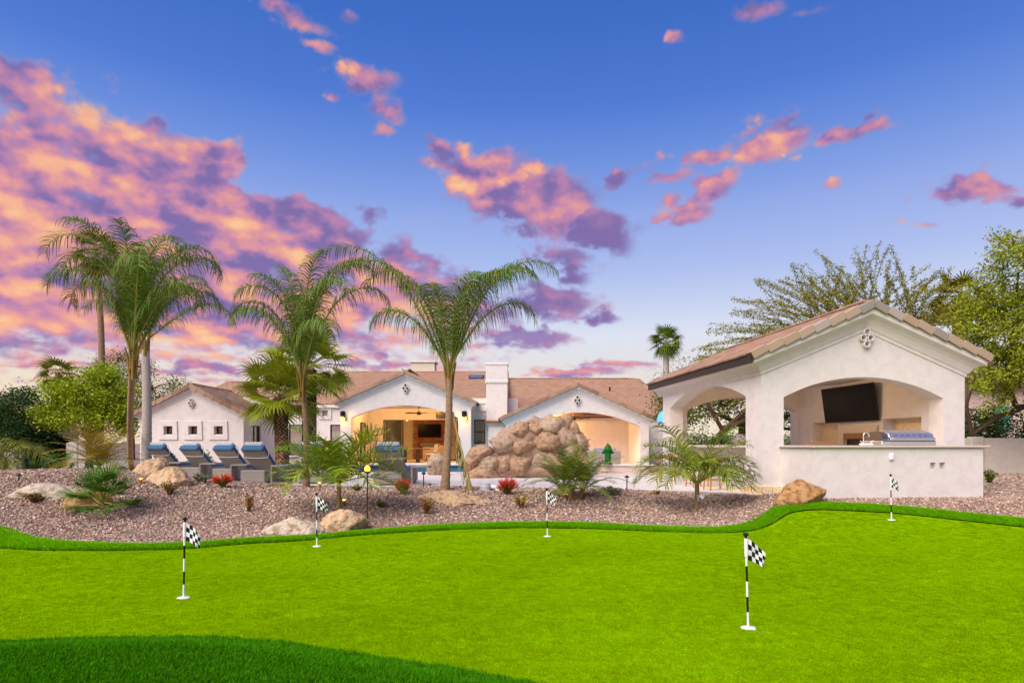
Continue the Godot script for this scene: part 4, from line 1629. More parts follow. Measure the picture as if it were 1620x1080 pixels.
	# ---- things on the counter and walls
	var fr := Transform3D(Basis(Vector3.UP, PAV_TURN), PAV)
	grill(fr * Vector3(2.72, 1.04, 0.55))
	faucet(fr * Vector3(1.86, 1.04, 0.75))
	var bkp := thing("stacked_trays", "small stack of tan trays on the counter left of the faucet", "tray", fr * Vector3(1.03, 1.038, 0.45), PAV_TURN)
	for k in 2:
		var bm := MB.new()
		bm.cbox(Vector3(0, 0.02 + k * 0.035, 0), Vector3(0.42 - k * 0.08, 0.03, 0.26), 0.008)
		part("tray", bm, M.wood_panel, bkp)
	var cl := thing("ceiling_light", "round recessed light in the pavilion ceiling", "ceiling light", fr * Vector3(1.9, 2.745, -2.6), PAV_TURN)
	var ring := MB.new()
	ring.lathe(Vector3(0, 0.003, 0), [Vector2(0.10, 0.0), Vector2(0.10, -0.02), Vector2(0.075, -0.02)], 16)
	part("trim", ring, M.white_trim, cl)
	var lens_ := MB.new()
	lens_.lathe(Vector3.ZERO, [Vector2(0.0, -0.006), Vector2(0.075, -0.006), Vector2(0.075, -0.002)], 16)
	part("lens", lens_, M.bulb, cl)
	lamp_at(cl, Vector3(0, -0.08, 0), 0.95, Color(1.0, 0.60, 0.28), 0.08)
	# television on an arm from the right wall
	var tv := thing("television", "large flat black television tilted on the inner right pavilion wall", "television", fr * Vector3(4.25, 1.68, -3.2), PAV_TURN)
	var tvb := Basis(Vector3.UP, -PI / 2) * Basis(Vector3.UP, 0.02) * Basis(Vector3.RIGHT, 0.14)
	var tm := MB.new()
	tm.cbox(Vector3(-0.16, 0.47, 0), Vector3(2.2, 0.98, 0.05), 0.012, tvb)
	part("case", tm, M.black, tv)
	var ts := MB.new()
	ts.box(Vector3(-0.16, 0.47, 0) + tvb * Vector3(0, 0, 0.027), Vector3(2.15, 0.93, 0.004), tvb)
	part("screen", ts, M.tv_screen, tv)
	var ta := MB.new()
	ta.tube([Vector3(0, 0.47, 0), Vector3(-0.16, 0.47, 0)], [0.05, 0.05], 8)
	part("wall_mount", ta, M.bronze, tv)
	# bar stools on the terrace side
	var st := bar_stool(fr * Vector3(-0.5, 0.0, -1.2), "wooden bar stool nearest the front corner of the pavilion bar")
	copy_of(st, "wooden bar stool in the middle of the pavilion bar row", fr * Vector3(-0.5, 0.0, -2.3), PAV_TURN + 0.1)
	copy_of(st, "wooden bar stool third from the front corner of the pavilion", fr * Vector3(-0.5, 0.0, -3.4), PAV_TURN - 0.1)
	copy_of(st, "wooden bar stool farthest back along the pavilion bar", fr * Vector3(-0.5, 0.0, -4.6), PAV_TURN)

func bar_stool(p: Vector3, label: String) -> Node3D:
	var t := thing("bar_stool", label, "bar stool", p, PAV_TURN, "wooden stools at the pavilion bar")
	var s := MB.new()
	s.cbox(Vector3(0, 0.72, 0), Vector3(0.40, 0.05, 0.40), 0.015)
	part("seat", s, M.stool_wood, t)
	for sx: int in [-1, 1]:
		for sz: int in [-1, 1]:
			var l := MB.new()
			l.tube([Vector3(sx * 0.20, 0, sz * 0.20), Vector3(sx * 0.16, 0.7, sz * 0.16)], [0.018, 0.022], 8)
			part("leg", l, M.stool_wood, t)
	for k in 4:
		var r := MB.new()
		var a := k * PI / 2
		r.tube([Vector3(cos(a) * 0.185 - sin(a) * 0.185, 0.24, sin(a) * 0.185 + cos(a) * 0.185), Vector3(cos(a) * 0.185 + sin(a) * 0.185, 0.24, sin(a) * 0.185 - cos(a) * 0.185)], [0.013, 0.013], 6)
		part("rung", r, M.stool_wood, t)
	return t

func grill(p: Vector3) -> void:
	var t := thing("gas_grill", "built in stainless steel grill with rounded hood on the counter", "grill", p, PAV_TURN)
	var b := MB.new()
	b.cbox(Vector3(0, 0.045, 0), Vector3(1.2, 0.09, 0.62), 0.012)
	part("body", b, M.steel, t)
	var hood := MB.new()
	var prof := PackedVector2Array()
	for k in 13:
		var a := PI * k / 12.0
		prof.push_back(Vector2(-cos(a) * 0.31, 0.09 + sin(a) * 0.2 * (1.0 if k > 6 else 0.98)))
	# profile lies in z, y and runs along x
	hood.prism(prof, -0.56, 0.56, Transform3D(Basis(Vector3(0, 0, -1), Vector3.UP, Vector3(1, 0, 0)), Vector3.ZERO))
	part("hood", hood, M.steel_dark, t)
	# the lid is open at the rear: a folded front lip with louvres
	var lip_ := MB.new()
	lip_.cbox(Vector3(0.06, 0.2, 0.27), Vector3(0.98, 0.10, 0.025), 0.008, Basis(Vector3.RIGHT, -0.55))
	lip_.cbox(Vector3(0.06, 0.13, 0.33), Vector3(0.98, 0.06, 0.025), 0.008)
	lip_.cbox(Vector3(0.06, 0.28, 0.12), Vector3(0.98, 0.02, 0.2), 0.008, Basis(Vector3.RIGHT, 0.35))
	part("front_panel", lip_, M.steel, t)
	for k in 6:
		var v := MB.new()
		v.cbox(Vector3(-0.28 + k * 0.13, 0.205, 0.285), Vector3(0.09, 0.014, 0.014), 0.004, Basis(Vector3.RIGHT, -0.55))
		part("louvre", v, M.steel_dark, t)
	var hd := MB.new()
	hd.tube([Vector3(-0.4, 0.14, 0.39), Vector3(0.5, 0.14, 0.39)], [0.014, 0.014], 8)
	hd.box(Vector3(-0.38, 0.14, 0.365), Vector3(0.02, 0.02, 0.05))
	hd.box(Vector3(0.48, 0.14, 0.365), Vector3(0.02, 0.02, 0.05))
	part("handle", hd, M.steel, t)

func faucet(p: Vector3) -> void:
	var t := thing("sink_faucet", "chrome gooseneck faucet with two handles on the counter", "faucet", p, PAV_TURN)
	var pl := MB.new()
	pl.cbox(Vector3(0, 0.02, 0), Vector3(0.26, 0.04, 0.1), 0.012)
	part("base", pl, M.white_trim, t)
	var sp := MB.new()
	var pts := []
	var rr := []
	for k in 12:
		var a := PI * k / 11.0
		pts.append(Vector3(0.05 - cos(a) * 0.06 - 0.05, 0.2 + sin(a) * 0.06, 0))
		rr.append(0.012)
	pts.push_front(Vector3(-0.06, 0.02, 0))
	rr.push_front(0.016)
	pts.push_back(Vector3(0.06, 0.17, 0))
	rr.push_back(0.012)
	sp.tube(pts, rr, 8)
	part("spout", sp, M.steel, t)
	for s: int in [-1, 1]:
		var h := MB.new()
		h.tube([Vector3(s * 0.1, 0.02, 0), Vector3(s * 0.1, 0.07, 0)], [0.02, 0.016], 8)
		h.tube([Vector3(s * 0.1, 0.075, 0), Vector3(s * 0.15, 0.09, 0.03)], [0.012, 0.008], 6)
		part("handle", h, M.steel, t)

# ---------------------------------------------------------------- plants
func frond_path(start: Vector3, az: float, e0: float, e1: float, length: float, seg := 14, power := 1.3) -> Array:
	var pts := [start]
	var p := start
	var tw := rnd(-0.25, 0.25)
	for k in seg:
		var s := (k + 0.5) / seg
		var el := lerpf(e0, e1, pow(s, power))
		var a := az + tw * s
		p += Vector3(cos(el) * sin(a), sin(el), cos(el) * cos(a)) * (length / seg)
		pts.append(p)
	return pts

# a feather leaf: midrib with a row of leaflets on each side
func feather(start: Vector3, az: float, e0: float, e1: float, length: float, o: Dictionary) -> MB:
	var mb := MB.new()
	var pts := frond_path(start, az, e0, e1, length, 16, o.get("power", 1.3))
	var rad := []
	var thick: float = o.get("rib", 0.02)
	for k in pts.size():
		rad.append(lerpf(thick, thick * 0.15, float(k) / (pts.size() - 1)))
	mb.col = o.get("rib_col", Color(0.20, 0.24, 0.05))
	mb.tube(pts, rad, 5, false)
	var n: int = o.get("n", 60)
	var bare: float = o.get("bare", 0.18)
	var leaf: float = o.get("leaf", 0.5)
	var wide: float = o.get("wide", 0.026)
	var hang: float = o.get("hang", 0.9)
	var col: Color = o.get("col", Color(0.07, 0.15, 0.02))
	for k in n:
		var s := lerpf(bare, 0.995, (k + rnd(-0.3, 0.3)) / (n - 1.0))
		s = clampf(s, bare, 0.995)
		var f := s * (pts.size() - 1)
		var i := mini(int(f), pts.size() - 2)
		var p: Vector3 = pts[i].lerp(pts[i + 1], f - i)
		var t: Vector3 = (pts[i + 1] - pts[i]).normalized()
		var side := t.cross(Vector3.UP)
		if side.length() < 0.15:
			side = Vector3(cos(az), 0, -sin(az))
		side = side.normalized()
		var up := side.cross(t).normalized()
		var u := (s - bare) / (1.0 - bare)
		var ln := leaf * (0.35 + 0.65 * sin(PI * clampf(u * 0.86 + 0.12, 0, 1))) * rnd(0.85, 1.12)
		for sg: int in [-1, 1]:
			var dir := (side * sg * rnd(0.75, 1.0) + t * rnd(0.45, 0.8) + up * rnd(0.0, o.get("lift", 0.5))).normalized()
			var w := wide * rnd(0.8, 1.15)
			mb.col = vary(col, 0.28)
			if rng.randf() < float(o.get("dry", 0.03)):
				mb.col = Color(0.34, 0.22, 0.08) * rnd(0.7, 1.2)
			var q := p
			var d := dir
			var wd := d.cross(up).normalized() * w * 0.5
			var segs := 4
			for j in segs:
				var d2 := (d + Vector3.DOWN * hang * (0.30 + 0.22 * j) * rnd(0.8, 1.2)).normalized()
				var q2 := q + d * (ln / segs)
				var wd2: Vector3 = wd.normalized() * w * 0.5 * [1.0, 0.92, 0.65, 0.0][j]
				if j < segs - 1:
					mb.tri(q - wd, q + wd, q2 + wd2)
					mb.tri(q - wd, q2 + wd2, q2 - wd2)
				else:
					mb.tri(q - wd, q + wd, q2)
				q = q2
				wd = wd2
				d = d2
	return mb

func palm_trunk(base: Vector3, top: Vector3, r0: float, r1: float, bow: Vector3, rings: float, col: Color, flare := 1.35) -> MB:
	var mb := MB.new()
	mb.col = col
	var pts := []
	var rad := []
	var n := maxi(24, int((top - base).length() * rings))
	for k in n + 1:
		var t := float(k) / n
		pts.append(base.lerp(top, t) + bow * sin(PI * t))
		var r := lerpf(r0, r1, t) * (1.0 + (flare - 1.0) * exp(-t * 14.0))
		rad.append(r * (1.05 if k % 2 else 0.965) * rnd(0.98, 1.02))
	mb.tube(pts, rad, 14)
	return mb

func queen_palm(label: String, base: Vector3, top: Vector3, r: float, bow: Vector3, fronds: Array, o: Dictionary) -> Node3D:
	var t := thing("queen_palm", label, "palm tree", base, 0.0, o.get("group", "tall feather palms around the pool deck"))
	var tp := top - base
	part("trunk", palm_trunk(Vector3(0, -0.1, 0), tp, r, r * 0.72, bow, 11.0, Color(1, 1, 1)), o.get("bark", M.bark), t)
	# crownshaft of old leaf bases
	var n_boot: int = o.get("boots", 6)
	for k in n_boot:
		var a := TAU * k * 0.382 + 0.5
		var b := MB.new()
		b.col = vary(Color(0.9, 0.85, 0.5), 0.2)
		var dir := Vector3(sin(a), 0, cos(a))
		var lo := tp + Vector3(0, -0.5 + k * 0.05, 0) + dir * r * 0.6
		b.tube([lo, lo + Vector3(0, 0.3, 0) + dir * 0.03, lo + Vector3(0, 0.62, 0) + dir * 0.09], [r * 0.36, r * 0.27, 0.02], 7)
		part("leaf_base", b, M.boot, t)
	for f: Array in fronds:
		var oo := o.duplicate()
		if f.size() > 4:
			oo.merge(f[4], true)
		var a := deg_to_rad(f[0])
		var e1: float = f[2]
		if o.get("weep", false) and e1 < -40:
			e1 -= 22.0
		var st := tp + Vector3(sin(a), 0, cos(a)) * r * 0.4 + Vector3(0, rnd(0.0, 0.25), 0)
		part("frond", feather(st, a, deg_to_rad(f[1]), deg_to_rad(e1), f[3] * o.get("stretch", 1.0), oo), M.frond, t)
	return t

# one fan leaf: stalk and a pleated blade split into points
func fan_leaf(start: Vector3, az: float, el: float, stalk: float, r: float, o: Dictionary) -> MB:
	var mb := MB.new()
	mb.col = o.get("rib_col", Color(0.24, 0.24, 0.06))
	var pts := frond_path(start, az, el, el - 0.35, stalk, 6)
	mb.tube(pts, [0.02, 0.018, 0.016, 0.014, 0.013, 0.012, 0.011], 5, false)
	var hub: Vector3 = pts[pts.size() - 1]
	var fwd: Vector3 = (hub - pts[pts.size() - 2]).normalized()
	var side := fwd.cross(Vector3.UP).normalized()
	var up := side.cross(fwd).normalized()
	var tilt: float = o.get("tilt", 0.25)
	var bs := Basis(side, rnd(-tilt, tilt))
	fwd = bs * fwd
	up = bs * up
	var roll := Basis(fwd, rnd(-0.5, 0.5))
	side = roll * side
	up = roll * up
	var n: int = o.get("n", 26)
	var spread: float = o.get("spread", 2.5)
	var split: float = o.get("split", 0.5)
	var hang: float = o.get("hang", 0.35)
	var col: Color = o.get("col", Color(0.07, 0.14, 0.015))
	for k in n:
		var a0 := lerpf(-spread, spread, float(k) / n)
		var a1 := lerpf(-spread, spread, float(k + 1) / n)
		var am := (a0 + a1) * 0.5
		var rl := r * (0.72 + 0.28 * cos(am * 0.6)) * rnd(0.9, 1.08)
		var e := func(a: float, q: float, lift: float) -> Vector3:
			return hub + (fwd * cos(a) + side * sin(a)) * q + up * lift
		mb.col = vary(col, 0.22)
		var q0: Vector3 = e.call(a0, rl * split, -0.012)
		var qm: Vector3 = e.call(am, rl * split, 0.014)
		var q1: Vector3 = e.call(a1, rl * split, -0.012)
		mb.tri(hub, q0, qm)
		mb.tri(hub, qm, q1)
		var d: Vector3 = (qm - hub).normalized()
		var d2 := (d + Vector3.DOWN * hang * rnd(0.5, 1.3)).normalized()
		var w0 := (q1 - q0) * 0.45
		var m2 := qm + d.lerp(d2, 0.5).normalized() * rl * (1 - split) * 0.5
		var tip := m2 + (d2 + Vector3.DOWN * hang * 0.8).normalized() * rl * (1 - split) * 0.5
		mb.tri(qm - w0, qm + w0, m2 + w0 * 0.55)
		mb.tri(qm - w0, m2 + w0 * 0.55, m2 - w0 * 0.55)
		mb.tri(m2 - w0 * 0.55, m2 + w0 * 0.55, tip)
	return mb

func fan_palm(label: String, base: Vector3, top: Vector3, r: float, count: int, stalk: float, leaf: float, o: Dictionary) -> Node3D:
	var t := thing(o.get("called", "fan_palm"), label, "palm tree" if not o.has("category") else o.category, base, 0.0, o.get("group", ""))
	var tp := top - base
	if r > 0.0:
		var tr := palm_trunk(Vector3(0, -0.1, 0), tp, r, r * o.get("taper", 0.9), o.get("bow", Vector3.ZERO), 9.0, Color(1, 1, 1), 1.15)
		part("trunk", tr, o.get("bark", M.fibre), t)
		if o.get("scales", false):
			var sc := MB.new()
			var h := tp.length()
			var rows := int(h / 0.075)
			for j in rows:
				for i in 9:
					var a := TAU * (i + 0.5 * (j % 2)) / 9.0 + rnd(-0.1, 0.1)
					var dir := Vector3(sin(a), 0, cos(a))
					var c := tp * (float(j) / rows) + dir * r * 0.98
					sc.col = vary(Color(0.36, 0.24, 0.13), 0.4)
					sc.box(c, Vector3(0.085, 0.07, 0.035), Basis(Vector3.UP, a) * Basis(Vector3.RIGHT, -0.55))
			part("leaf_scars", sc, M.fibre, t).set_meta("kind", "stuff")
	for k in count:
		var a := TAU * k * 0.382 + rnd(-0.2, 0.2)
		var f := float(k) / maxf(count - 1, 1)
		var el := lerpf(o.get("high", 1.35), o.get("low", -0.5), f)
		part("fan_leaf", fan_leaf(tp + Vector3(0, rnd(-0.1, 0.1), 0), a, el, stalk * rnd(0.85, 1.15), leaf * rnd(0.85, 1.1), o), M.frond, t)
	return t

func leaf_quad(mb: MB, p: Vector3, size: float, aspect := 0.5) -> void:
	var d := Vector3(rnd(-1, 1), rnd(-0.8, 0.8), rnd(-1, 1)).normalized()
	var s := d.cross(Vector3(rnd(-1, 1), rnd(0.2, 1), rnd(-1, 1))).normalized() * size * aspect * 0.5
	d *= size
	mb.tri(p - s * 0.3, p + d * 0.45 + s, p + d)
	mb.tri(p - s * 0.3, p + d, p + d * 0.45 - s)

# limbs from the fork to each clump, then leaves round each clump
func leafy_tree(called: String, label: String, category: String, base: Vector3, trunk_r: float, fork: float, lobes: Array, o: Dictionary) -> Node3D:
	var t := thing(called, label, category, base, 0.0, o.get("group", ""))
	var tr := MB.new()
	var fk := Vector3(0, fork, 0)
	var wood := MB.new()
	var crown := MB.new()
	if trunk_r > 0:
		tr.tube([Vector3(0, -0.1, 0), Vector3(rnd(-0.1, 0.1), fork * 0.5, rnd(-0.1, 0.1)), fk], [trunk_r * 1.3, trunk_r, trunk_r * 0.85], 10)
		part("trunk", tr, M.wood, t)
	var col: Color = o.get("col", Color(0.06, 0.12, 0.02))
	var per: int = o.get("leaves", 160)
	var size: float = o.get("leaf", 0.09)
	var tight: float = o.get("tight", 0.42)
	for l: Array in lobes: # centre, radii, clumps
		var c: Vector3 = l[0]
		var rr: Vector3 = l[1]
		if trunk_r > 0:
			var mid := fk.lerp(c, 0.5) + Vector3(rnd(-0.2, 0.2), rnd(0.0, 0.3), rnd(-0.2, 0.2))
			wood.tube([fk, mid, c], [trunk_r * 0.6, trunk_r * 0.35, trunk_r * 0.16], 7)
		for k in int(l[2]):
			var d := Vector3(rnd(-1, 1), rnd(-1, 1), rnd(-1, 1))
			while d.length() > 1.0 or d.length() < 0.25:
				d = Vector3(rnd(-1, 1), rnd(-1, 1), rnd(-1, 1))
			d = d.normalized() * pow(d.length(), 0.5)
			var q := c + d * rr
			if trunk_r > 0 or o.get("twigs", false):
				wood.tube([c, c.lerp(q, 0.55) + Vector3(0, rnd(-0.1, 0.1), 0), q], [maxf(trunk_r * 0.15, 0.012), 0.014, 0.006], 5, false)
			var tone := vary(col, 0.2)
			for i in per:
				var e := Vector3(rng.randfn(0, 1), rng.randfn(0, 0.75), rng.randfn(0, 1)) * tight
				crown.col = vary(tone, 0.25)
				leaf_quad(crown, q + e, size * rnd(0.6, 1.2), o.get("aspect", 0.5))
	if wood.v.size():
		part("branches", wood, M.wood, t)
	part("crown", crown, M.leaf, t)
	return t

# long whippy shoots with small leaves, spreading from a fork
func feathery_tree(called: String, label: String, base: Vector3, trunk: Array, shoots: Array, o: Dictionary) -> Node3D:
	var t := thing(called, label, "tree", base)
	var wood := MB.new()
	for q: Array in trunk:
		var pts := []
		var rad := []
		for k in q[0].size():
			pts.append(q[0][k] - base)
			rad.append(lerpf(q[1], q[2], float(k) / (q[0].size() - 1)))
		wood.tube(pts, rad, 8)
	part("trunk", wood, M.wood, t)
	var twig := MB.new()
	var crown := MB.new()
	var col: Color = o.get("col", Color(0.10, 0.14, 0.02))
	for q: Array in shoots: # start, end, arch, leaves
		var a: Vector3 = q[0] - base
		var b: Vector3 = q[1] - base
		var pts := []
		var rad := []
		for k in 9:
			var s := k / 8.0
			pts.append(a.lerp(b, s) + Vector3(rnd(-0.03, 0.03), q[2] * sin(PI * s) + rnd(-0.03, 0.03), rnd(-0.03, 0.03)))
			rad.append(lerpf(0.02, 0.004, s))
		twig.tube(pts, rad, 4, false)
		for k in int(q[3]):
			var s: float = 1.0 - pow(rng.randf(), 1.15) * o.get("clothed", 0.8)
			var f := s * 8.0
			var i := mini(int(f), 7)
			var p: Vector3 = pts[i].lerp(pts[i + 1], f - i)
			crown.col = vary(col, 0.3)
			var off: Vector3 = Vector3(rng.randfn(0, 1), rng.randfn(0, 1), rng.randfn(0, 1)) * o.get("spread", 0.07)
			leaf_quad(crown, p + off, o.get("leaf", 0.07) * rnd(0.7, 1.3), 0.45)
	part("branches", twig, M.wood, t)
	part("crown", crown, M.leaf, t)
	return t

func small_shrub(label: String, base: Vector3, high: float, wide: float, stems: int, leaf: float, col: Color, tip: Color, o := {}) -> Node3D:
	var t := thing("small_shrub", label, "shrub", base, 0.0, "low shrubs set in the gravel")
	var st := MB.new()
	var lv := MB.new()
	for k in stems:
		var a := rnd(0, TAU)
		var r := sqrt(rng.randf()) * wide * 0.5
		var e := Vector3(sin(a) * r, high * rnd(0.55, 1.0) * (1.0 - 0.35 * r / (wide * 0.5)), cos(a) * r)
		st.col = o.get("stem", Color(0.16, 0.10, 0.04))
		var m := e * 0.5 + Vector3(0, high * 0.08, 0)
		var rs: float = o.get("stem_r", 0.006)
		st.tube([Vector3(e.x * 0.1, 0, e.z * 0.1), m, e], [rs, rs * 0.8, rs * 0.4], 5, false)
		for j in int(o.get("leaves", 16)):
			var s := pow(rng.randf(), 0.7)
			var p := (m * (2 * s) if s < 0.5 else m.lerp(e, s * 2 - 1))
			lv.col = vary(col.lerp(tip, smoothstep(0.4, 1.0, s + rnd(-0.2, 0.2))), 0.25)
			if o.get("needles", false):
				var d := (e.normalized() + Vector3(rnd(-0.5, 0.5), rnd(0.0, 0.6), rnd(-0.5, 0.5))).normalized() * leaf
				var sd := d.cross(Vector3(rnd(-1, 1), 0.1, rnd(-1, 1))).normalized() * 0.006
				lv.tri(p - sd, p + sd, p + d)
			else:
				leaf_quad(lv, p + Vector3(rnd(-1, 1), rnd(-1, 1), rnd(-1, 1)) * leaf * 0.3, leaf * rnd(0.7, 1.2), 0.55)
	part("stems", st, M.plain, t)
	part("leaves", lv, M.leaf, t)
	return t

# ---------------------------------------------------------------- rocks
var ico := {}

func icosphere(level: int) -> Array:
	if ico.has(level):
		return ico[level]
	var g := (1.0 + sqrt(5.0)) / 2.0
	var vs := []
	for q: Array in [[-1, g, 0], [1, g, 0], [-1, -g, 0], [1, -g, 0], [0, -1, g], [0, 1, g], [0, -1, -g], [0, 1, -g], [g, 0, -1], [g, 0, 1], [-g, 0, -1], [-g, 0, 1]]:
		vs.append(Vector3(q[0], q[1], q[2]).normalized())
	var fs := [[0, 11, 5], [0, 5, 1], [0, 1, 7], [0, 7, 10], [0, 10, 11], [1, 5, 9], [5, 11, 4], [11, 10, 2], [10, 7, 6], [7, 1, 8], [3, 9, 4], [3, 4, 2], [3, 2, 6], [3, 6, 8], [3, 8, 9], [4, 9, 5], [2, 4, 11], [6, 2, 10], [8, 6, 7], [9, 8, 1]]
	for k in level:
		var mid := {}
		var out := []
		for f: Array in fs:
			var m := []
			for e in 3:
				var a: int = f[e]
				var b: int = f[(e + 1) % 3]
				var key := mini(a, b) * 100000 + maxi(a, b)
				if not mid.has(key):
					mid[key] = vs.size()
					vs.append((vs[a] + vs[b]).normalized())
				m.append(mid[key])
			out.append([f[0], m[0], m[2]])
			out.append([f[1], m[1], m[0]])
			out.append([f[2], m[2], m[1]])
			out.append([m[0], m[1], m[2]])
		fs = out
	ico[level] = [vs, fs]
	return ico[level]

func rock_mesh(size: Vector3, sd: int, cuts: int, rough: float, m: Material, level := 4) -> ArrayMesh:
	var s := icosphere(level)
	var r := RandomNumberGenerator.new()
	r.seed = sd * 77 + 5
	var planes := []
	for k in cuts:
		var d := Vector3(r.randf_range(-1, 1), r.randf_range(-0.7, 1), r.randf_range(-1, 1)).normalized()
		planes.append([d, r.randf_range(0.55, 0.86)])
	var fn := FastNoiseLite.new()
	fn.seed = sd
	fn.frequency = 1.1
	fn.fractal_octaves = 4
	var pv := PackedVector3Array()
	for q: Vector3 in s[0]:
		var rad := 1.0
		for p: Array in planes:
			var k: float = q.dot(p[0])
			if k > 0.05:
				var lim: float = p[1] / k
				if lim < rad + 0.035: # rounded meeting of faces
					var h := clampf(0.5 + 0.5 * (rad - lim) / 0.035, 0.0, 1.0)
					rad = lerpf(rad, lim, h) - 0.035 * h * (1.0 - h)
		rad *= 1.0 + rough * fn.get_noise_3dv(q * 1.6) + rough * 0.35 * fn.get_noise_3dv(q * 5.0 + Vector3.ONE * 9)
		pv.push_back(q * rad * size)
	var nv := PackedVector3Array()
	nv.resize(pv.size())
	var ix := PackedInt32Array()
	for f: Array in s[1]:
		var nn := (pv[f[1]] - pv[f[0]]).cross(pv[f[2]] - pv[f[0]])
		for k in 3:
			nv[f[k]] += nn
		ix.push_back(f[0]); ix.push_back(f[2]); ix.push_back(f[1])
	for k in nv.size():
		nv[k] = nv[k].normalized()
	var ar := []
	ar.resize(Mesh.ARRAY_MAX)
	ar[Mesh.ARRAY_VERTEX] = pv
	ar[Mesh.ARRAY_NORMAL] = nv
	ar[Mesh.ARRAY_INDEX] = ix
	var am := ArrayMesh.new()
	am.add_surface_from_arrays(Mesh.PRIMITIVE_TRIANGLES, ar)
	am.surface_set_material(0, m)
	return am

func boulder(label: String, p: Vector3, size: Vector3, sd: int, m: Material, cuts := 7, turn := 0.0) -> void:
	var o := solo("boulder", rock_mesh(size * 1.18, sd, cuts + 4, 0.10, m), null, label, "boulder", "boulders along the gravel bed")
	o.position = p
	o.rotation.y = turn

func plants() -> void:
	rng.seed = 11
	# ---- three tall feather palms, their leaves as azimuth (0 = towards the camera, 90 = right), start and end slope, length
	var g := {"n": 88, "leaf": 0.84, "wide": 0.017, "hang": 2.3, "rib": 0.028, "rib_col": Color(0.27, 0.25, 0.08), "bare": 0.14, "stretch": 1.2, "power": 3.2, "col": Color(0.092, 0.155, 0.018)}
	queen_palm("tall feather palm at left with peeling tan trunk, leaning out of the mound", on_ground(207, 742), at(210, 566, 14.2), 0.105, Vector3(-0.06, 0, 0), [
		[-100, 78, -80, 3.3], [-80, 84, -62, 3.6, {"dry": 0.5, "hang": 1.2}], [85, 80, -78, 3.5], [100, 74, -76, 3.1], [60, 82, -60, 3.2], [-30, 84, -30, 3.0], [20, 86, 10, 2.7], [150, 82, -25, 2.9], [-150, 80, -30, 2.9], [40, 70, -62, 2.9], [-60, 74, -68, 2.6], [120, 66, -76, 2.6], [-170, 86, 30, 2.6], [75, 60, -82, 2.3], [-95, 70, -88, 2.5, {"dry": 0.7, "col": Color(0.26, 0.17, 0.04)}]], g.merged({"bark": M.bark_peel, "weep": true, "stretch": 1.1}, true))
	queen_palm("feather palm behind the leftmost lounger with ringed pale grey trunk", at_ground(230, 21.5) + Vector3(0, 0.02, 0), at(229, 540, 21.5), 0.17, Vector3(0.05, 0, 0), [
		[80, 70, -60, 2.9], [100, 40, -70, 2.8], [-60, 70, -50, 2.4], [20, 78, -35, 2.5], [140, 66, -45, 2.7], [60, 52, -72, 2.8], [-100, 54, -64, 2.4], [180, 70, -40, 2.5]], g.merged({"bark": M.bark_grey}, true))
	queen_palm("slim feather palm rising behind the small palm near the torch", on_ground(484, 772), at(478, 602, 14.8), 0.08, Vector3(0.05, 0, 0), [
		[-95, 74, -84, 2.7], [-80, 82, -60, 2.6], [92, 72, -76, 3.1], [80, 82, -48, 3.2], [30, 86, -10, 2.9], [110, 84, -24, 3.0], [-30, 84, -20, 2.5], [150, 84, -5, 2.6], [-150, 80, -30, 2.3], [60, 78, -66, 2.8], [-60, 66, -72, 2.1], [40, 60, -75, 2.0], [-120, 86, 20, 2.6]], g.merged({"leaf": 0.74, "weep": true, "stretch": 1.15}, true))
	queen_palm("tall feather palm standing in front of the central portico's right column", on_ground(703, 777), at(711, 592, 14.6), 0.098, Vector3(0.03, 0, 0), [
		[-92, 66, -34, 3.8], [-80, 70, -44, 3.2], [88, 68, -50, 3.2], [78, 72, -54, 2.9], [105, 76, -50, 3.0], [-106, 72, -58, 3.0], [30, 80, -20, 2.2], [-25, 80, -30, 2.0], [140, 78, -10, 2.6], [-130, 76, -25, 2.5], [95, 58, -78, 2.3], [-88, 60, -80, 2.1], [70, 80, -30, 2.5]], g)
	# the broken dead leaf hanging beside that palm
	var dead := thing("hanging_frond", "dry broken palm frond hanging beside the right tall palm trunk", "palm frond", on_ground(703, 777))
	var hang_top := at(716, 652, 14.5) - dead.position
	var dm := MB.new()
	var dp := []
	for q: Array in [[716, 652], [722, 680], [730, 712], [738, 745], [748, 780], [766, 814]]:
		dp.append(at(q[0], q[1], 14.45 - 0.004 * (q[1] - 652)) - dead.position)
	dm.col = Color(0.33, 0.24, 0.09)
	dm.tube(dp, [0.03, 0.025, 0.02, 0.014, 0.01, 0.006], 6)
	part("midrib", dm, M.plain, dead)
	var dl := MB.new()
	for k in 190:
		var s := lerpf(0.2, 1.0, rng.randf()) * 5.0
		var i := mini(int(s), 4)
		var p: Vector3 = dp[i].lerp(dp[i + 1], s - i)
		var d := Vector3(rnd(-0.38, 0.38), -1.0, rnd(-0.4, 0.4)).normalized() * rnd(0.3, 0.55)
		var sd := d.cross(Vector3(rnd(-1, 1), 0, rnd(-1, 1))).normalized() * 0.011
		dl.col = vary(Color(0.09, 0.14, 0.025), 0.3) if rng.randf() < 0.55 - s * 0.04 else vary(Color(0.34, 0.23, 0.09), 0.3)
		dl.tri(p - sd, p + sd, p + d * 0.6 + sd * 0.7)
		dl.tri(p - sd, p + d * 0.6 + sd * 0.7, p + d)
	part("leaflets", dl, M.frond, dead)
	# ---- fan palms between the wing and the portico
	var fo := {"n": 24, "spread": 2.1, "split": 0.48, "hang": 0.45, "scales": true, "high": 1.3, "low": -0.55, "col": Color(0.20, 0.235, 0.012)}
	fan_palm("fan palm with rough brown trunk beside the left wing's side window", at_ground(447, 24.0), at(443, 628, 24.0), 0.24, 28, 1.0, 1.05, fo)
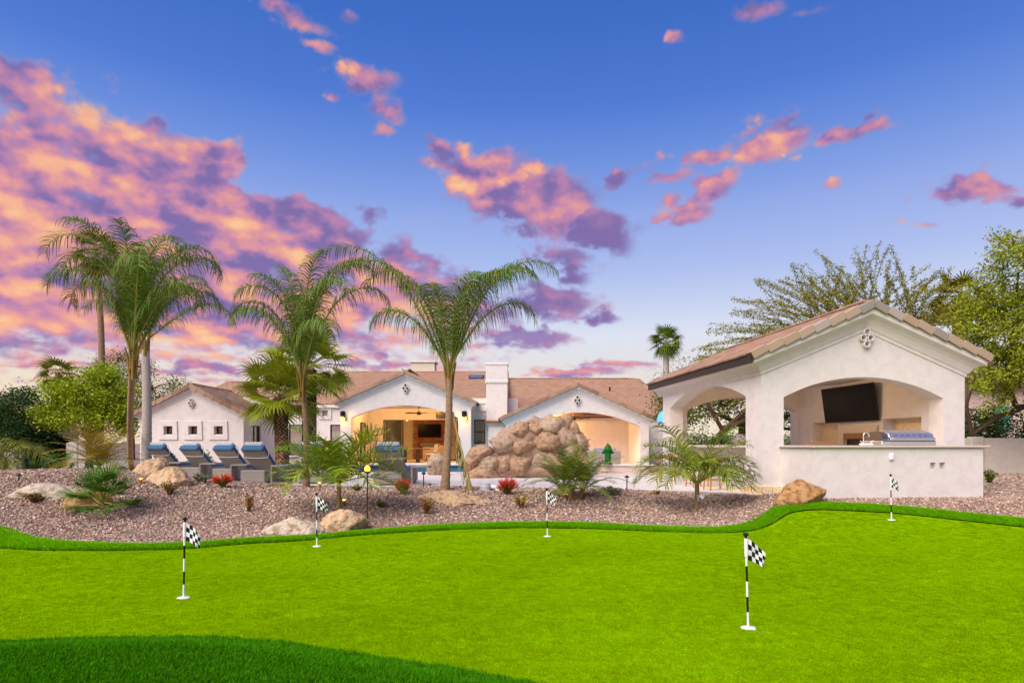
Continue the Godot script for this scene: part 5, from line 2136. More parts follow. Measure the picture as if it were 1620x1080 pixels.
	fan_palm("taller fan palm with pale knobbly trunk behind the slim feather palm", at_ground(489, 25.5), at(489, 584, 25.5), 0.27, 28, 1.1, 1.15, fo.merged({"col": Color(0.19, 0.225, 0.012)}, true))
	fan_palm("tall thin fan palm far behind the left feather palm", at_ground(156, 40.0), at(152, 404, 40.0), 0.22, 30, 0.9, 1.1, {"n": 16, "spread": 2.0, "split": 0.4, "hang": 0.6, "high": 1.2, "low": -0.9, "bark": M.bark, "col": Color(0.13, 0.12, 0.02), "taper": 0.7, "bow": Vector3(0.25, 0, 0)})
	fan_palm("distant fan palm on the skyline left of the pavilion roof", at_ground(1054, 60.0), at(1054, 541, 60.0), 0.3, 34, 0.9, 1.25, {"n": 16, "spread": 2.0, "split": 0.4, "hang": 0.5, "high": 1.4, "low": -1.0, "bark": M.bark_grey, "col": Color(0.10, 0.16, 0.02)})
	fan_palm("fan palm with yellowing crown behind the pavilion's right gable", at_ground(1519, 27.0), at(1519, 470, 27.0), 0.3, 26, 0.7, 0.95, {"n": 18, "spread": 2.0, "split": 0.45, "hang": 0.45, "high": 1.2, "low": -0.8, "col": Color(0.17, 0.16, 0.02)})
	# ---- small palms in the gravel
	var sm := {"n": 27, "leaf": 0.56, "wide": 0.024, "hang": 0.40, "rib": 0.013, "rib_col": Color(0.25, 0.26, 0.06), "col": Color(0.155, 0.235, 0.014), "lift": 0.75, "bare": 0.26, "dry": 0.03}
	small_palm("bushy young feather palm beside the lit torch in the gravel", on_ground(536, 812), 0.62, [[-88, 48, 4, 1.35], [-100, 26, -42, 1.35], [95, 58, -18, 1.55], [78, 40, -10, 1.5], [92, 20, -45, 1.3], [-70, 62, -8, 1.35], [20, 55, -40, 1.1], [-30, 50, -45, 1.1], [110, 68, 20, 1.4], [150, 60, -20, 1.2], [-140, 64, -10, 1.2], [-5, 75, 5, 1.2], [50, 34, -50, 1.05], [-55, 30, -55, 1.1], [60, 70, 12, 1.35], [-110, 44, -20, 1.2], [-90, 70, 24, 1.4], [85, 76, 30, 1.3], [-80, 36, -30, 1.3], [100, 34, -38, 1.4], [10, 40, -50, 1.0], [-20, 70, 0, 1.1], [130, 50, -30, 1.2], [-125, 56, -10, 1.2]], sm, M.boot, 0.045)
	small_palm("young feather palm with nursery tags on its trunk before the pavilion", on_ground(1103, 806), 0.55, [[-92, 62, -50, 1.5], [-80, 70, -15, 1.5], [-100, 40, -55, 1.35], [90, 60, -62, 1.5], [75, 66, -40, 1.3], [100, 40, -64, 1.3], [20, 62, -55, 1.1], [-30, 60, -50, 1.1], [60, 80, 25, 1.4], [-150, 78, 10, 1.2], [140, 66, -30, 1.2], [-60, 44, -60, 1.0], [55, 40, -64, 1.0], [-75, 76, 22, 1.55], [85, 74, -10, 1.4], [-95, 52, -60, 1.4], [100, 52, -60, 1.35], [-70, 58, -64, 1.2], [70, 56, -66, 1.2], [0, 72, -30, 1.1], [-110, 66, -40, 1.3], [30, 46, -60, 1.0]], sm.merged({"col": Color(0.17, 0.225, 0.02), "hang": 0.7, "n": 30, "wide": 0.02, "leaf": 0.55}, true), M.boot, 0.05)
	small_palm("clump of pygmy date palms in front of the rock waterfall", on_ground(905, 790), 0.24, _spray(54, 0.8, 1.3), {"n": 36, "leaf": 0.2, "wide": 0.012, "hang": 0.25, "rib": 0.009, "col": Color(0.10, 0.145, 0.015), "lift": 0.3, "bare": 0.2, "dry": 0.05}, M.date_trunk, 0.05, [Vector3(-0.22, 0, 0.05), Vector3(0.24, 0, 0), Vector3(-0.02, 0, 0.12)])
	var td := thing("plant_tag", "white nursery tag tied to the young palm before the pavilion", "tag", on_ground(1103, 806) + Vector3(0.07, 0.27, 0.08))
	var tm := MB.new()
	tm.cbox(Vector3.ZERO, Vector3(0.1, 0.07, 0.004), 0.001, Basis(Vector3.BACK, -0.6))
	part("card", tm, M.white_trim, td)
	var ts := MB.new()
	ts.cbox(Vector3(-0.07, -0.03, 0), Vector3(0.035, 0.14, 0.004), 0.001, Basis(Vector3.BACK, 0.12))
	part("strip", ts, M.tag_blue, td)
	fan_palm("low green fan palm clump with an uplight beneath on the left mound", on_ground(163, 814), on_ground(163, 814) + Vector3(0, 0.2, 0), 0.06, 26, 0.42, 0.48, {"called": "fan_shrub", "category": "fan palm", "n": 15, "spread": 1.35, "split": 0.32, "hang": 0.1, "high": 1.45, "low": 0.05, "col": Color(0.065, 0.15, 0.016), "tilt": 0.15})
	small_palm("bronze tinged feathery palm before the bright green tree", at_ground(156, 17.0), 0.45, _spray(40, 1.0, 1.5), {"n": 30, "leaf": 0.28, "wide": 0.014, "hang": 0.3, "rib": 0.01, "col": Color(0.25, 0.19, 0.02), "lift": 0.3, "bare": 0.2, "dry": 0.2}, M.boot, 0.06)
	small_palm("arching pale feather palm at the left edge", at_ground(5, 17.5), 0.5, [[80, 62, -62, 1.6], [95, 50, -78, 1.5], [60, 70, -40, 1.5], [20, 60, -50, 1.3], [-60, 60, -40, 1.3], [110, 66, -60, 1.3], [-100, 66, -30, 1.3], [45, 45, -75, 1.2]], sm.merged({"col": Color(0.17, 0.20, 0.03), "hang": 0.8}, true), M.boot, 0.06)
	small_palm("dark green sago palm left of the round stone pad, nearer the edge", at_ground(62, 18.0), 0.18, _spray(18, 0.75, 0.9), {"n": 34, "leaf": 0.16, "wide": 0.012, "hang": 0.15, "rib": 0.01, "col": Color(0.05, 0.14, 0.025), "lift": 0.4, "bare": 0.15}, M.boot, 0.07)
	small_palm("dark green sago palm just behind the round stone pad", at_ground(97, 18.6), 0.18, _spray(20, 0.8, 0.95), {"n": 34, "leaf": 0.16, "wide": 0.012, "hang": 0.15, "rib": 0.01, "col": Color(0.05, 0.15, 0.025), "lift": 0.4, "bare": 0.15}, M.boot, 0.07)
	# ---- trees
	var b := at_ground(140, 27.0)
	leafy_tree("garden_tree", "bright yellow green spreading tree left of the house wing", "tree", b, 0.14, 1.2, [
		[Vector3(-0.6, 2.2, 0), Vector3(1.3, 0.7, 1.1), 13], [Vector3(0.8, 2.1, 0.2), Vector3(1.2, 0.7, 1.0), 13], [Vector3(0.1, 3.2, 0), Vector3(1.2, 0.75, 1.0), 13], [Vector3(0.5, 4.0, 0), Vector3(0.8, 0.5, 0.8), 8], [Vector3(-0.9, 3.1, 0.1), Vector3(0.7, 0.6, 0.8), 8], [Vector3(1.4, 3.0, 0.0), Vector3(0.7, 0.6, 0.8), 8]], {"col": Color(0.22, 0.30, 0.008), "leaves": 330, "leaf": 0.14, "tight": 0.27})
	b = at_ground(205, 44.0)
	leafy_tree("olive_tree", "olive green tree on the skyline behind the left wing", "tree", b, 0.25, 2.5, [
		[Vector3(-1.4, 5.3, 0), Vector3(1.8, 1.2, 1.2), 14], [Vector3(1.6, 5.0, 0), Vector3(2.0, 1.3, 1.2), 16], [Vector3(0.2, 6.4, 0), Vector3(1.5, 0.9, 1.0), 10], [Vector3(3.0, 4.0, 0), Vector3(1.0, 1.0, 1.0), 8]], {"col": Color(0.115, 0.13, 0.025), "leaves": 170, "leaf": 0.15, "tight": 0.4})
	b = at_ground(95, 48.0)
	fan_palm("short far palm showing above the bright green tree", b, at(92, 592, 48.0), 0.25, 22, 0.8, 1.2, {"n": 14, "spread": 2.0, "split": 0.4, "hang": 0.6, "high": 1.2, "low": -0.9, "col": Color(0.13, 0.14, 0.02)})
	for q: Array in [[-40, 29.0, 1.0, "at the picture's left edge"], [18, 28.0, 1.08, "second from the left edge"], [66, 29.5, 0.86, "beside the dark gate"]]:
		b = at_ground(q[0], q[1])
		leafy_tree("hedge_bush", "dense dark green hedge bush %s" % q[2 + 1], "bush", b, 0.0, 0.3, [
			[Vector3(0, 0.9, 0) * q[2], Vector3(1.0, 0.9, 0.9) * q[2], 22], [Vector3(-0.3, 2.0, 0) * q[2], Vector3(0.9, 0.8, 0.8) * q[2], 18], [Vector3(0.4, 2.6, 0) * q[2], Vector3(0.75, 0.6, 0.7) * q[2], 12]], {"col": Color(0.035, 0.085, 0.018), "leaves": 190, "leaf": 0.13, "tight": 0.27, "group": "dark hedge at the left boundary"})
	# the wide feathery tree behind the pavilion
	b = at_ground(1140, 25.0)
	b.x = 7.9
	var shoots := []
	var core := Vector3(14.0, 0, -25.5)
	for k in 200:
		var a := lerpf(-0.12, PI + 0.1, rng.randf())
		var reach := rnd(0.72, 1.0)
		var rx := 6.6 if cos(a) < 0 else 5.2
		var s := at(1360 + rnd(-70, 110), rnd(520, 600), 25.0 + rnd(-1.5, 1.5))
		var e := Vector3(13.6 + cos(a) * rx * reach, 4.0 + maxf(sin(a), -0.1) * 5.3 * reach * (0.82 + 0.18 * sin(a)), s.z + rnd(-1.3, 1.3))
		shoots.append([s.lerp(e, 0.12), e, 0.3 * absf(cos(a)), 270])
	for k in 120: # lower canopy, seen through the arches
		var s := Vector3(rnd(8.5, 13.5), rnd(3.3, 4.6), -25.0 + rnd(-1.5, 1.5))
		var e := s + Vector3(rnd(-2.2, 2.2), rnd(-1.0, 0.6), rnd(-1.0, 1.0))
		shoots.append([s, e, 0.2, 150])
	feathery_tree("feathery_tree", "wide feathery tree with long whippy shoots rising behind the pavilion roof", b, [
		[[b, b + Vector3(0.1, 0.9, 0), b + Vector3(0.5, 1.7, 0)], 0.17, 0.13], [[b + Vector3(0.5, 1.6, 0), b + Vector3(2.0, 3.0, 0), b + Vector3(4.5, 4.0, 0), Vector3(13.6, 4.8, -25)], 0.11, 0.06], [[b + Vector3(0.45, 1.6, 0), b + Vector3(-0.2, 2.6, 0.2), b + Vector3(-0.6, 3.6, 0)], 0.09, 0.04], [[b + Vector3(0.5, 1.7, 0), b + Vector3(2.2, 2.3, 0.3), b + Vector3(4.0, 3.0, 0.5)], 0.12, 0.05]], shoots, {"col": Color(0.23, 0.225, 0.018), "leaf": 0.085, "spread": 0.045, "clothed": 0.85})
	b = Vector3(10.4, 0.35, -28.5)
	leafy_tree("shade_tree", "dense olive green shade tree filling the view through the pavilion arches", "tree", b, 0.2, 2.0, [
		[Vector3(-2.2, 3.0, 0), Vector3(1.7, 1.0, 1.0), 18], [Vector3(0.2, 3.1, 0.3), Vector3(1.8, 1.1, 1.0), 20], [Vector3(2.4, 3.0, 0), Vector3(1.7, 1.1, 1.0), 18], [Vector3(4.2, 2.6, 0), Vector3(1.3, 1.1, 1.0), 14], [Vector3(0.6, 4.3, 0), Vector3(2.4, 0.8, 1.0), 16], [Vector3(3.6, 1.6, 0), Vector3(1.2, 0.8, 1.0), 12]], {"col": Color(0.10, 0.13, 0.018), "leaves": 200, "leaf": 0.14, "tight": 0.33})
	# tree at the right edge with dark crooked limbs
	b = at_ground(1700, 21.0)
	shoots = []
	for k in 210:
		var s := at(rnd(1545, 1760), rnd(470, 640), 20.5 + rnd(-1.2, 1.2))
		var e := s + Vector3(rnd(-1.3, 1.3), rnd(-0.7, 1.1), rnd(-0.9, 0.9))
		shoots.append([s, e, 0.15, 240])
	for k in 34:
		var s := at(rnd(1580, 1680), rnd(380, 450), 20.0 + rnd(-0.8, 0.8))
		shoots.append([s, s + Vector3(rnd(-0.8, 0.7), rnd(-0.5, 0.4), rnd(-0.5, 0.5)), 0.1, 120])
	feathery_tree("limbed_tree", "green tree at the right edge with dark crooked limbs", b, [
		[[b, b + Vector3(-0.2, 1.2, 0), b + Vector3(-0.5, 2.4, 0)], 0.28, 0.2], [[b + Vector3(-0.5, 2.3, 0), at(1648, 630, 20.8), at(1610, 648, 20.8), at(1575, 662, 20.7), at(1538, 688, 20.6)], 0.12, 0.05], [[at(1610, 648, 20.8), at(1596, 610, 20.6), at(1600, 560, 20.5), at(1612, 430, 20.0)], 0.09, 0.03], [[b + Vector3(-0.5, 2.4, 0), at(1690, 560, 21), at(1650, 480, 20.5)], 0.14, 0.04], [[at(1538, 688, 20.6), at(1530, 640, 20.5), at(1545, 590, 20.4)], 0.06, 0.03]], shoots, {"col": Color(0.24, 0.29, 0.015), "leaf": 0.10, "spread": 0.12, "clothed": 0.9})
	# hedge bushes behind the garden wall and behind the pavilion
	for q: Array in [[1545, 24.5, 1.0, "behind the garden wall next to the pavilion"], [1600, 24.8, 1.1, "behind the garden wall at the right edge"], [1660, 25.0, 1.1, "behind the garden wall beyond the right edge"]]:
		b = at_ground(q[0], q[1])
		leafy_tree("wall_bush", "dark green bush %s" % q[3], "bush", b, 0.0, 0.3, [[Vector3(0, 0.8, 0) * q[2], Vector3(0.9, 0.8, 0.7) * q[2], 14], [Vector3(0.1, 1.7, 0) * q[2], Vector3(0.85, 0.6, 0.7) * q[2], 14]], {"col": Color(0.035, 0.08, 0.012), "leaves": 150, "leaf": 0.12, "tight": 0.25, "group": "bushes behind the right garden wall"})
	for k in 6:
		b = Vector3(6.6 + k * 1.15, 0.4, -23.0 - (k % 2) * 0.4)
		leafy_tree("clipped_hedge", "low dark hedge bush seen through the pavilion arches, number %s from the left" % ["one", "two", "three", "four", "five", "six"][k], "hedge", b, 0.0, 0.3, [[Vector3(0, 0.6, 0), Vector3(0.7, 0.6, 0.5), 9], [Vector3(0, 1.1, 0), Vector3(0.7, 0.35, 0.5), 7]], {"col": Color(0.045, 0.11, 0.012), "leaves": 140, "leaf": 0.1, "tight": 0.2, "group": "hedge behind the pavilion"})
	b = at_ground(1085, 48.0)
	leafy_tree("skyline_tree", "thin olive tree on the skyline beside the distant fan palm", "tree", b, 0.15, 3.0, [[Vector3(0, 6.6, 0), Vector3(1.4, 1.1, 1), 9], [Vector3(-1.4, 5.4, 0), Vector3(1.0, 0.9, 1), 6], [Vector3(1.4, 5.6, 0), Vector3(1.2, 0.9, 1), 6]], {"col": Color(0.10, 0.12, 0.02), "leaves": 80, "leaf": 0.15, "tight": 0.42})
	# ---- shrubs in the gravel
	var rust := Color(0.20, 0.09, 0.015)
	var olive := Color(0.10, 0.10, 0.015)
	small_shrub("dark brown low shrub beside the flat pale boulder at left", on_ground(54, 796), 0.27, 0.42, 26, 0.05, Color(0.09, 0.05, 0.012), Color(0.14, 0.08, 0.02))
	small_shrub("brown shrub with yellow green tips before the rounded tan boulder", on_ground(268, 783), 0.36, 0.36, 22, 0.05, Color(0.12, 0.06, 0.015), Color(0.26, 0.20, 0.02))
	small_shrub("upright rusty shrub with a yellow tip in open gravel", on_ground(393, 810), 0.40, 0.24, 16, 0.05, rust, Color(0.32, 0.16, 0.02))
	var fire := {"needles": true, "leaves": 22, "stem": Color(0.16, 0.12, 0.03), "stem_r": 0.005}
	small_shrub("coral red needle shrub in front of the loungers", on_ground(352, 772), 0.34, 0.42, 60, 0.10, Color(0.20, 0.16, 0.02), Color(0.72, 0.06, 0.025), fire)
	small_shrub("orange red needle shrub beside the grey side table", on_ground(638, 783), 0.38, 0.36, 55, 0.11, Color(0.14, 0.17, 0.02), Color(0.75, 0.10, 0.03), fire)
	small_shrub("wide red needle shrub right of the pool pipe", on_ground(802, 783), 0.42, 0.52, 75, 0.10, Color(0.22, 0.10, 0.02), Color(0.66, 0.045, 0.03), fire)
	small_shrub("rusty upright shrub left of the buried boulder", on_ground(675, 814), 0.42, 0.28, 20, 0.05, rust, Color(0.30, 0.15, 0.02))
	small_shrub("yellow green and rust shrub beneath the hanging frond", on_ground(824, 805), 0.42, 0.30, 18, 0.055, rust, Color(0.30, 0.24, 0.02))
	small_shrub("tiny olive shrub right of the torch pole", on_ground(603, 803), 0.16, 0.26, 16, 0.045, olive, Color(0.16, 0.16, 0.02))
	small_shrub("small green shrub at the deck edge left of the torch", on_ground(566, 778), 0.2, 0.3, 16, 0.05, olive, Color(0.16, 0.18, 0.02))
	var grey := Color(0.13, 0.16, 0.10)
	small_shrub("grey green shrub at the deck edge between two loungers", on_ground(320, 764), 0.28, 0.5, 26, 0.06, grey, Color(0.22, 0.26, 0.17))
	small_shrub("grey green shrub right of the pygmy date clump", on_ground(968, 783), 0.24, 0.5, 24, 0.06, grey, Color(0.20, 0.25, 0.15))
	small_shrub("little tan plant at the deck edge before the bar", on_ground(1040, 783), 0.12, 0.22, 10, 0.05, Color(0.2, 0.12, 0.03), Color(0.25, 0.18, 0.05))
	small_shrub("leafy shrub with a purple flower beside the counter's right end", on_ground(1566, 766), 0.52, 0.32, 26, 0.07, Color(0.09, 0.14, 0.02), Color(0.16, 0.2, 0.03))
	for q: Array in [[272, 712, "small leafy plant between the first and second loungers"], [329, 722, "taller leafy plant between the second and third loungers"]]:
		var s := small_shrub(q[2], Vector3(at(q[0], 702, 21.0).x, DECK, -21.0), 0.85 if q[0] < 300 else 0.98, 0.36, 22, 0.09, Color(0.11, 0.17, 0.03), Color(0.2, 0.26, 0.04))

func _spray(n: int, l0: float, l1: float) -> Array:
	var out := []
	for k in n:
		var f := float(k) / n
		out.append([rad_to_deg(TAU * k * 0.382), lerpf(85, 18, f), lerpf(35, -50, f), rnd(l0, l1)])
	return out

func small_palm(label: String, base: Vector3, high: float, fronds: Array, o: Dictionary, bark: Material, r: float, stems := [Vector3.ZERO]) -> Node3D:
	var t := thing("young_palm", label, "palm", base, 0.0, "young palms in the planting beds")
	for s: Vector3 in stems:
		var tr := palm_trunk(s * 0.5 + Vector3(0, -0.08, 0), s + Vector3(0, high, 0), r, r * 0.85, Vector3.ZERO, 16.0, Color(1, 1, 1))
		part("trunk", tr, bark, t)
	var i := 0
	for f: Array in fronds:
		var a := deg_to_rad(f[0])
		var s: Vector3 = stems[i % stems.size()]
		i += 1
		part("frond", feather(s + Vector3(0, high - 0.03, 0) + Vector3(sin(a), 0, cos(a)) * r * 0.5, a, deg_to_rad(f[1]), deg_to_rad(f[2]), f[3], o), M.frond, t)
	return t

# ---------------------------------------------------------------- garden things
func rocks() -> void:
	boulder("long flat pale boulder at the edge of the green beside the faceted boulder", on_ground(463, 847) + Vector3(0, 0.07, -0.2), Vector3(0.53, 0.2, 0.3), 3, M.rock_pale, 9, 0.0)
	boulder("faceted tan and orange boulder at the edge of the green below the small palm", on_ground(546, 842) + Vector3(0, 0.13, -0.2), Vector3(0.40, 0.26, 0.32), 8, M.rock_tan, 9, 0.5)
	boulder("brown pointed boulder at the edge of the green before the counter", on_ground(1275, 798) + Vector3(0, 0.12, -0.22), Vector3(0.53, 0.30, 0.36), 12, M.rock_rust, 8, 0.2)
	boulder("low sandy boulder half buried at the foot of the right tall palm", on_ground(715, 797) + Vector3(0, 0.04, -0.3), Vector3(0.70, 0.19, 0.45), 5, M.rock_tan, 5)
	boulder("long flat pale boulder at the left end of the gravel mound", on_ground(50, 788) + Vector3(0, 0.04, -0.3), Vector3(0.78, 0.2, 0.5), 6, M.rock_pale, 7, -0.3)
	boulder("brown boulder behind the low fan palm on the mound", on_ground(132, 806) + Vector3(0, 0.1, -0.25), Vector3(0.42, 0.27, 0.34), 9, M.rock_rust, 8)
	boulder("rounded tan boulder on the mound beside the gold uplight", on_ground(258, 768) + Vector3(0, 0.1, -0.3), Vector3(0.42, 0.27, 0.36), 14, M.rock_tan, 6)
	boulder("smaller tan boulder at the foot of the left tall palm", on_ground(226, 752) + Vector3(0, 0.12, -0.35), Vector3(0.36, 0.3, 0.3), 15, M.rock_tan, 6)
	boulder("upright beige boulder standing by the pool edge", Vector3(-2.55, DECK + 0.28, -21.8), Vector3(0.33, 0.4, 0.32), 16, M.rock_grey, 7)
	boulder("low boulder right of the bronze palm near the stone pad", at_ground(190, 17.5) + Vector3(0, 0.15, 0), Vector3(0.4, 0.3, 0.35), 18, M.rock_tan, 7)
	boulder("tan boulder between the bronze palm and stone pad", at_ground(130, 17.8) + Vector3(0, 0.08, 0), Vector3(0.45, 0.22, 0.3), 19, M.rock_tan, 7)
	boulder("grey boulder on the terrace behind the gap of the first loungers", Vector3(-11.6, DECK + 0.2, -23.0), Vector3(0.45, 0.4, 0.4), 20, M.rock_grey, 6)
	boulder("dark grey boulder on the terrace behind the second lounger", Vector3(-11.0, DECK + 0.15, -22.6), Vector3(0.55, 0.32, 0.4), 21, M.rock_grey, 6)
	# the rock waterfall: boulders set in a mortar bank
	var t := thing("rock_waterfall", "stacked boulder waterfall wall of round brown rocks beside the pool", "rock waterfall", Vector3(0.3, DECK - 0.05, -20.6))
	var core := [[-0.9, 0.42, 0.12, 0.9, 0.58, 0.5], [0.0, 0.8, 0.12, 0.95, 0.95, 0.5], [0.8, 0.95, 0.07, 0.95, 1.03, 0.5], [1.4, 0.8, 0.07, 0.72, 0.98, 0.5], [0.3, 0.2, 0.2, 1.8, 0.42, 0.5]]
	for k in core.size():
		var q: Array = core[k]
		part("mortar_bank", rock_mesh(Vector3(q[3], q[4], q[5]), 50 + k, 2, 0.22, M.bank, 3), null, t, Vector3(q[0], q[1], q[2]))
	# px, py, half width, half height in the picture
	var list := [[757, 718, 23, 13], [795, 702, 21, 17], [820, 682, 18, 15], [845, 680, 14, 13], [875, 672, 21, 19], [829, 708, 20, 16], [866, 700, 21, 18], [772, 733, 18, 12], [796, 732, 16, 17], [826, 736, 22, 18], [858, 732, 18, 16], [765, 752, 24, 14], [880, 731, 20, 18], [896, 690, 16, 22], [908, 678, 10, 14], [895, 668, 12, 14], [902, 716, 16, 18], [745, 735, 14, 14], [838, 669, 8, 5], [918, 700, 12, 16], [920, 730, 14, 16]]
	for k in list.size():
		var q: Array = list[k]
		var d: float = 20.0 + (752 - q[1]) * 0.004
		var p := at(q[0], q[1], d) - t.position
		var s := Vector3(q[2] * d / 1000.0, q[3] * d / 1000.0, (q[2] + q[3]) * 0.5 * d / 1000.0) * 1.06
		var o := part("boulder", rock_mesh(s, 70 + k, 5, 0.15, [M.rock_brown, M.rock_grey, M.rock_brown][k % 3], 3), null, t, p)
		o.rotation.z = rnd(-0.2, 0.2)

func golf_flag(px: float, py: float, label: String, wave: float, turn: float) -> void:
	var p := on_ground(px, py)
	var t := thing("golf_flag", label, "golf flag", p + Vector3(0, 0.004, 0), turn, "practice flags on the putting green")
	t.rotation.z = deg_to_rad(1.6) * sin(wave * 3.0)
	var cup := MB.new()
	cup.lathe(Vector3.ZERO, [Vector2(0.062, 0.0), Vector2(0.064, 0.004), Vector2(0.055, 0.011), Vector2(0.02, 0.014), Vector2(0.0, 0.014)], 24)
	part("cup_plate", cup, M.white_trim, t)
	var r := 0.0088
	var cuts := [0.0, 0.135, 0.26, 0.385, 0.51, 0.735]
	for k in 5:
		var b := MB.new()
		b.lathe(Vector3.ZERO, [Vector2(r, cuts[k]), Vector2(r, cuts[k + 1])], 12)
		part("pole_band", b, M.white_trim if k % 2 == 0 else M.black, t)
	var kn := MB.new()
	kn.lathe(Vector3.ZERO, [Vector2(0.0, 0.735), Vector2(0.011, 0.735), Vector2(0.011, 0.755), Vector2(0.019, 0.758), Vector2(0.022, 0.768), Vector2(0.02, 0.78), Vector2(0.0, 0.782)], 14)
	part("knob", kn, M.black, t)
	var sl := MB.new()
	sl.lathe(Vector3.ZERO, [Vector2(r + 0.004, 0.585), Vector2(r + 0.006, 0.59), Vector2(r + 0.006, 0.73), Vector2(r + 0.003, 0.735)], 12)
	part("flag_sleeve", sl, M.cloth_white, t)
	# checkered cloth, drooping with folds
	var fl := MB.new()
	var nx := 24
	var ny := 20
	var L := 0.215
	var hh := 0.178
	var pts := []
	for i in nx + 1:
		var u := float(i) / nx
		var row := []
		for j in ny + 1:
			var v := float(j) / ny # from the top edge down
			var drop := 0.44 * L * pow(u, 1.15) * (1.0 + 0.25 * (1.0 - v))
			var out := L * (0.66 * u + 0.12 * sin(u * 1.6)) * (0.80 + 0.2 * v * (1.0 - u))
			var fold := sin(u * 7.0 + v * 2.2 + wave) * 0.016 * u + sin(v * 5.0 + wave * 2.0) * 0.012 * u
			row.append(Vector3(0.014 + out, 0.733 - v * hh * (1.0 - 0.1 * u) - drop, fold))
		pts.append(row)
	for i in nx:
		for j in ny:
			var dark := (int(i * 5 / nx) + int(j * 4 / ny)) % 2 == 1
			fl.col = Color(0.008, 0.009, 0.016) if dark else Color(0.80, 0.80, 0.82)
			fl.quad(pts[i][j + 1], pts[i + 1][j + 1], pts[i + 1][j], pts[i][j])
	part("flag_cloth", fl, M.cloth, t)

func lounger_mesh(label: String, p: Vector3, turn: float) -> Node3D:
	# head end towards +z (the camera), foot towards the pool
	var t := thing("pool_lounger", label, "sun lounger", p, turn, "wicker loungers along the pool deck")
	var b := MB.new()
	b.cbox(Vector3(0, 0.19, -0.95), Vector3(0.74, 0.32, 1.98), 0.02)
	part("base", b, M.wicker, t)
	for sx: int in [-1, 1]:
		for z: float in [-0.08, -1.82]:
			var f := MB.new()
			f.cbox(Vector3(sx * 0.32, 0.015, z), Vector3(0.05, 0.03, 0.05), 0.006)
			part("foot", f, M.white_trim, t)
	var a := 0.80 # lean of the backrest
	var bs := Basis(Vector3.RIGHT, a)
	var hinge := Vector3(0, 0.35, -0.58)
	var k := MB.new()
	k.cbox(hinge + bs * Vector3(0, 0.38, 0.02), Vector3(0.70, 0.80, 0.05), 0.015, bs)
	part("backrest", k, M.wicker, t)
	var lip_ := MB.new()
	lip_.tube([hinge + bs * Vector3(-0.34, 0.785, 0.02), hinge + bs * Vector3(0.34, 0.785, 0.02)], [0.032, 0.032], 8)
	part("top_rail", lip_, M.wicker, t)
	var c := MB.new()
	c.cbox(hinge + bs * Vector3(0, 0.43, -0.065), Vector3(0.68, 0.90, 0.11), 0.035, bs)
	c.cbox(hinge + bs * Vector3(0, 0.855, -0.01), Vector3(0.68, 0.075, 0.17), 0.03, bs)
	part("back_cushion", c, M.blue, t)
	var s := MB.new()
	s.cbox(Vector3(0, 0.405, -1.26), Vector3(0.68, 0.11, 1.30), 0.035)
	part("seat_cushion", s, M.blue_light, t)
	var pl := MB.new()
	var pbs := bs * Basis(Vector3.RIGHT, 0.1)
	var pc := hinge + bs * Vector3(0, 0.83, -0.15)
	pl.cbox(pc, Vector3(0.60, 0.24, 0.11), 0.05, pbs)
	part("pillow", pl, M.pattern, t)
	var st := MB.new()
	var pts := []
	for q: Array in [[-0.352, 0.66, -0.1], [-0.352, 0.58, -0.02], [-0.345, 0.545, 0.05], [0, 0.52, 0.055], [0.345, 0.545, 0.05], [0.352, 0.58, -0.02], [0.352, 0.70, -0.12], [0.33, 0.78, -0.16]]:
		pts.append(hinge + bs * Vector3(q[0], q[1], q[2]))
	var rr := []
	for q in pts:
		rr.append(0.011)
	st.tube(pts, rr, 6)
	part("strap", st, M.cloth_white, t)
	return t

func c_table(label: String, p: Vector3, turn: float) -> Node3D:
	var t := thing("side_table", label, "side table", p, turn, "wicker side tables between the loungers")
	var a := MB.new()
	a.cbox(Vector3(0, 0.48, -0.05), Vector3(0.46, 0.05, 0.5), 0.012)
	part("top", a, M.wicker, t)
	var b := MB.new()
	b.cbox(Vector3(-0.205, 0.24, -0.05), Vector3(0.05, 0.43, 0.5), 0.012)
	part("side_panel", b, M.wicker, t)
	var c := MB.new()
	c.cbox(Vector3(0, 0.025, -0.05), Vector3(0.46, 0.04, 0.5), 0.012)
	part("foot_panel", c, M.wicker, t)
	return t

func path_light(label: String, p: Vector3, h: float) -> void:
	var t := thing("path_light", label, "path light", p, 0.0, "small unlit path lights")
	var s := MB.new()
	s.tube([Vector3(0, -0.05, 0), Vector3(0, h, 0)], [0.013, 0.013], 8)
	part("stem", s, M.bronze, t)
	var c := MB.new()
	c.lathe(Vector3(0, h, 0), [Vector2(0.02, -0.01), Vector2(0.06, 0.0), Vector2(0.055, 0.015), Vector2(0.02, 0.05), Vector2(0.0, 0.055)], 14)
	part("cap", c, M.bronze, t)

func uplight(label: String, p: Vector3, energy: float) -> void:
	var t := thing("garden_uplight", label, "uplight", p, 0.0, "lit uplights in the gravel")
	var s := MB.new()
	s.tube([Vector3(0, -0.05, 0), Vector3(0, 0.05, 0)], [0.012, 0.012], 8)
	part("stake", s, M.bronze, t)
	var tilt := Basis(Vector3.RIGHT, 0.6)
	var c := MB.new()
	c.lathe(Vector3(0, 0.05, 0), [Vector2(0.0, 0.0), Vector2(0.03, 0.0), Vector2(0.036, 0.09), Vector2(0.032, 0.09), Vector2(0.03, 0.075)], 14, tilt)
	part("housing", c, M.brass, t)
	var g := MB.new()
	g.lathe(Vector3(0, 0.05, 0), [Vector2(0.0, 0.06), Vector2(0.02, 0.064), Vector2(0.026, 0.078), Vector2(0.02, 0.092), Vector2(0.0, 0.098)], 14, tilt)
	part("bulb", g, M.bulb, t)
	lamp_at(t, Vector3(0, 0.05, 0) + tilt * Vector3(0, 0.078, 0), energy, WARM, 0.02)

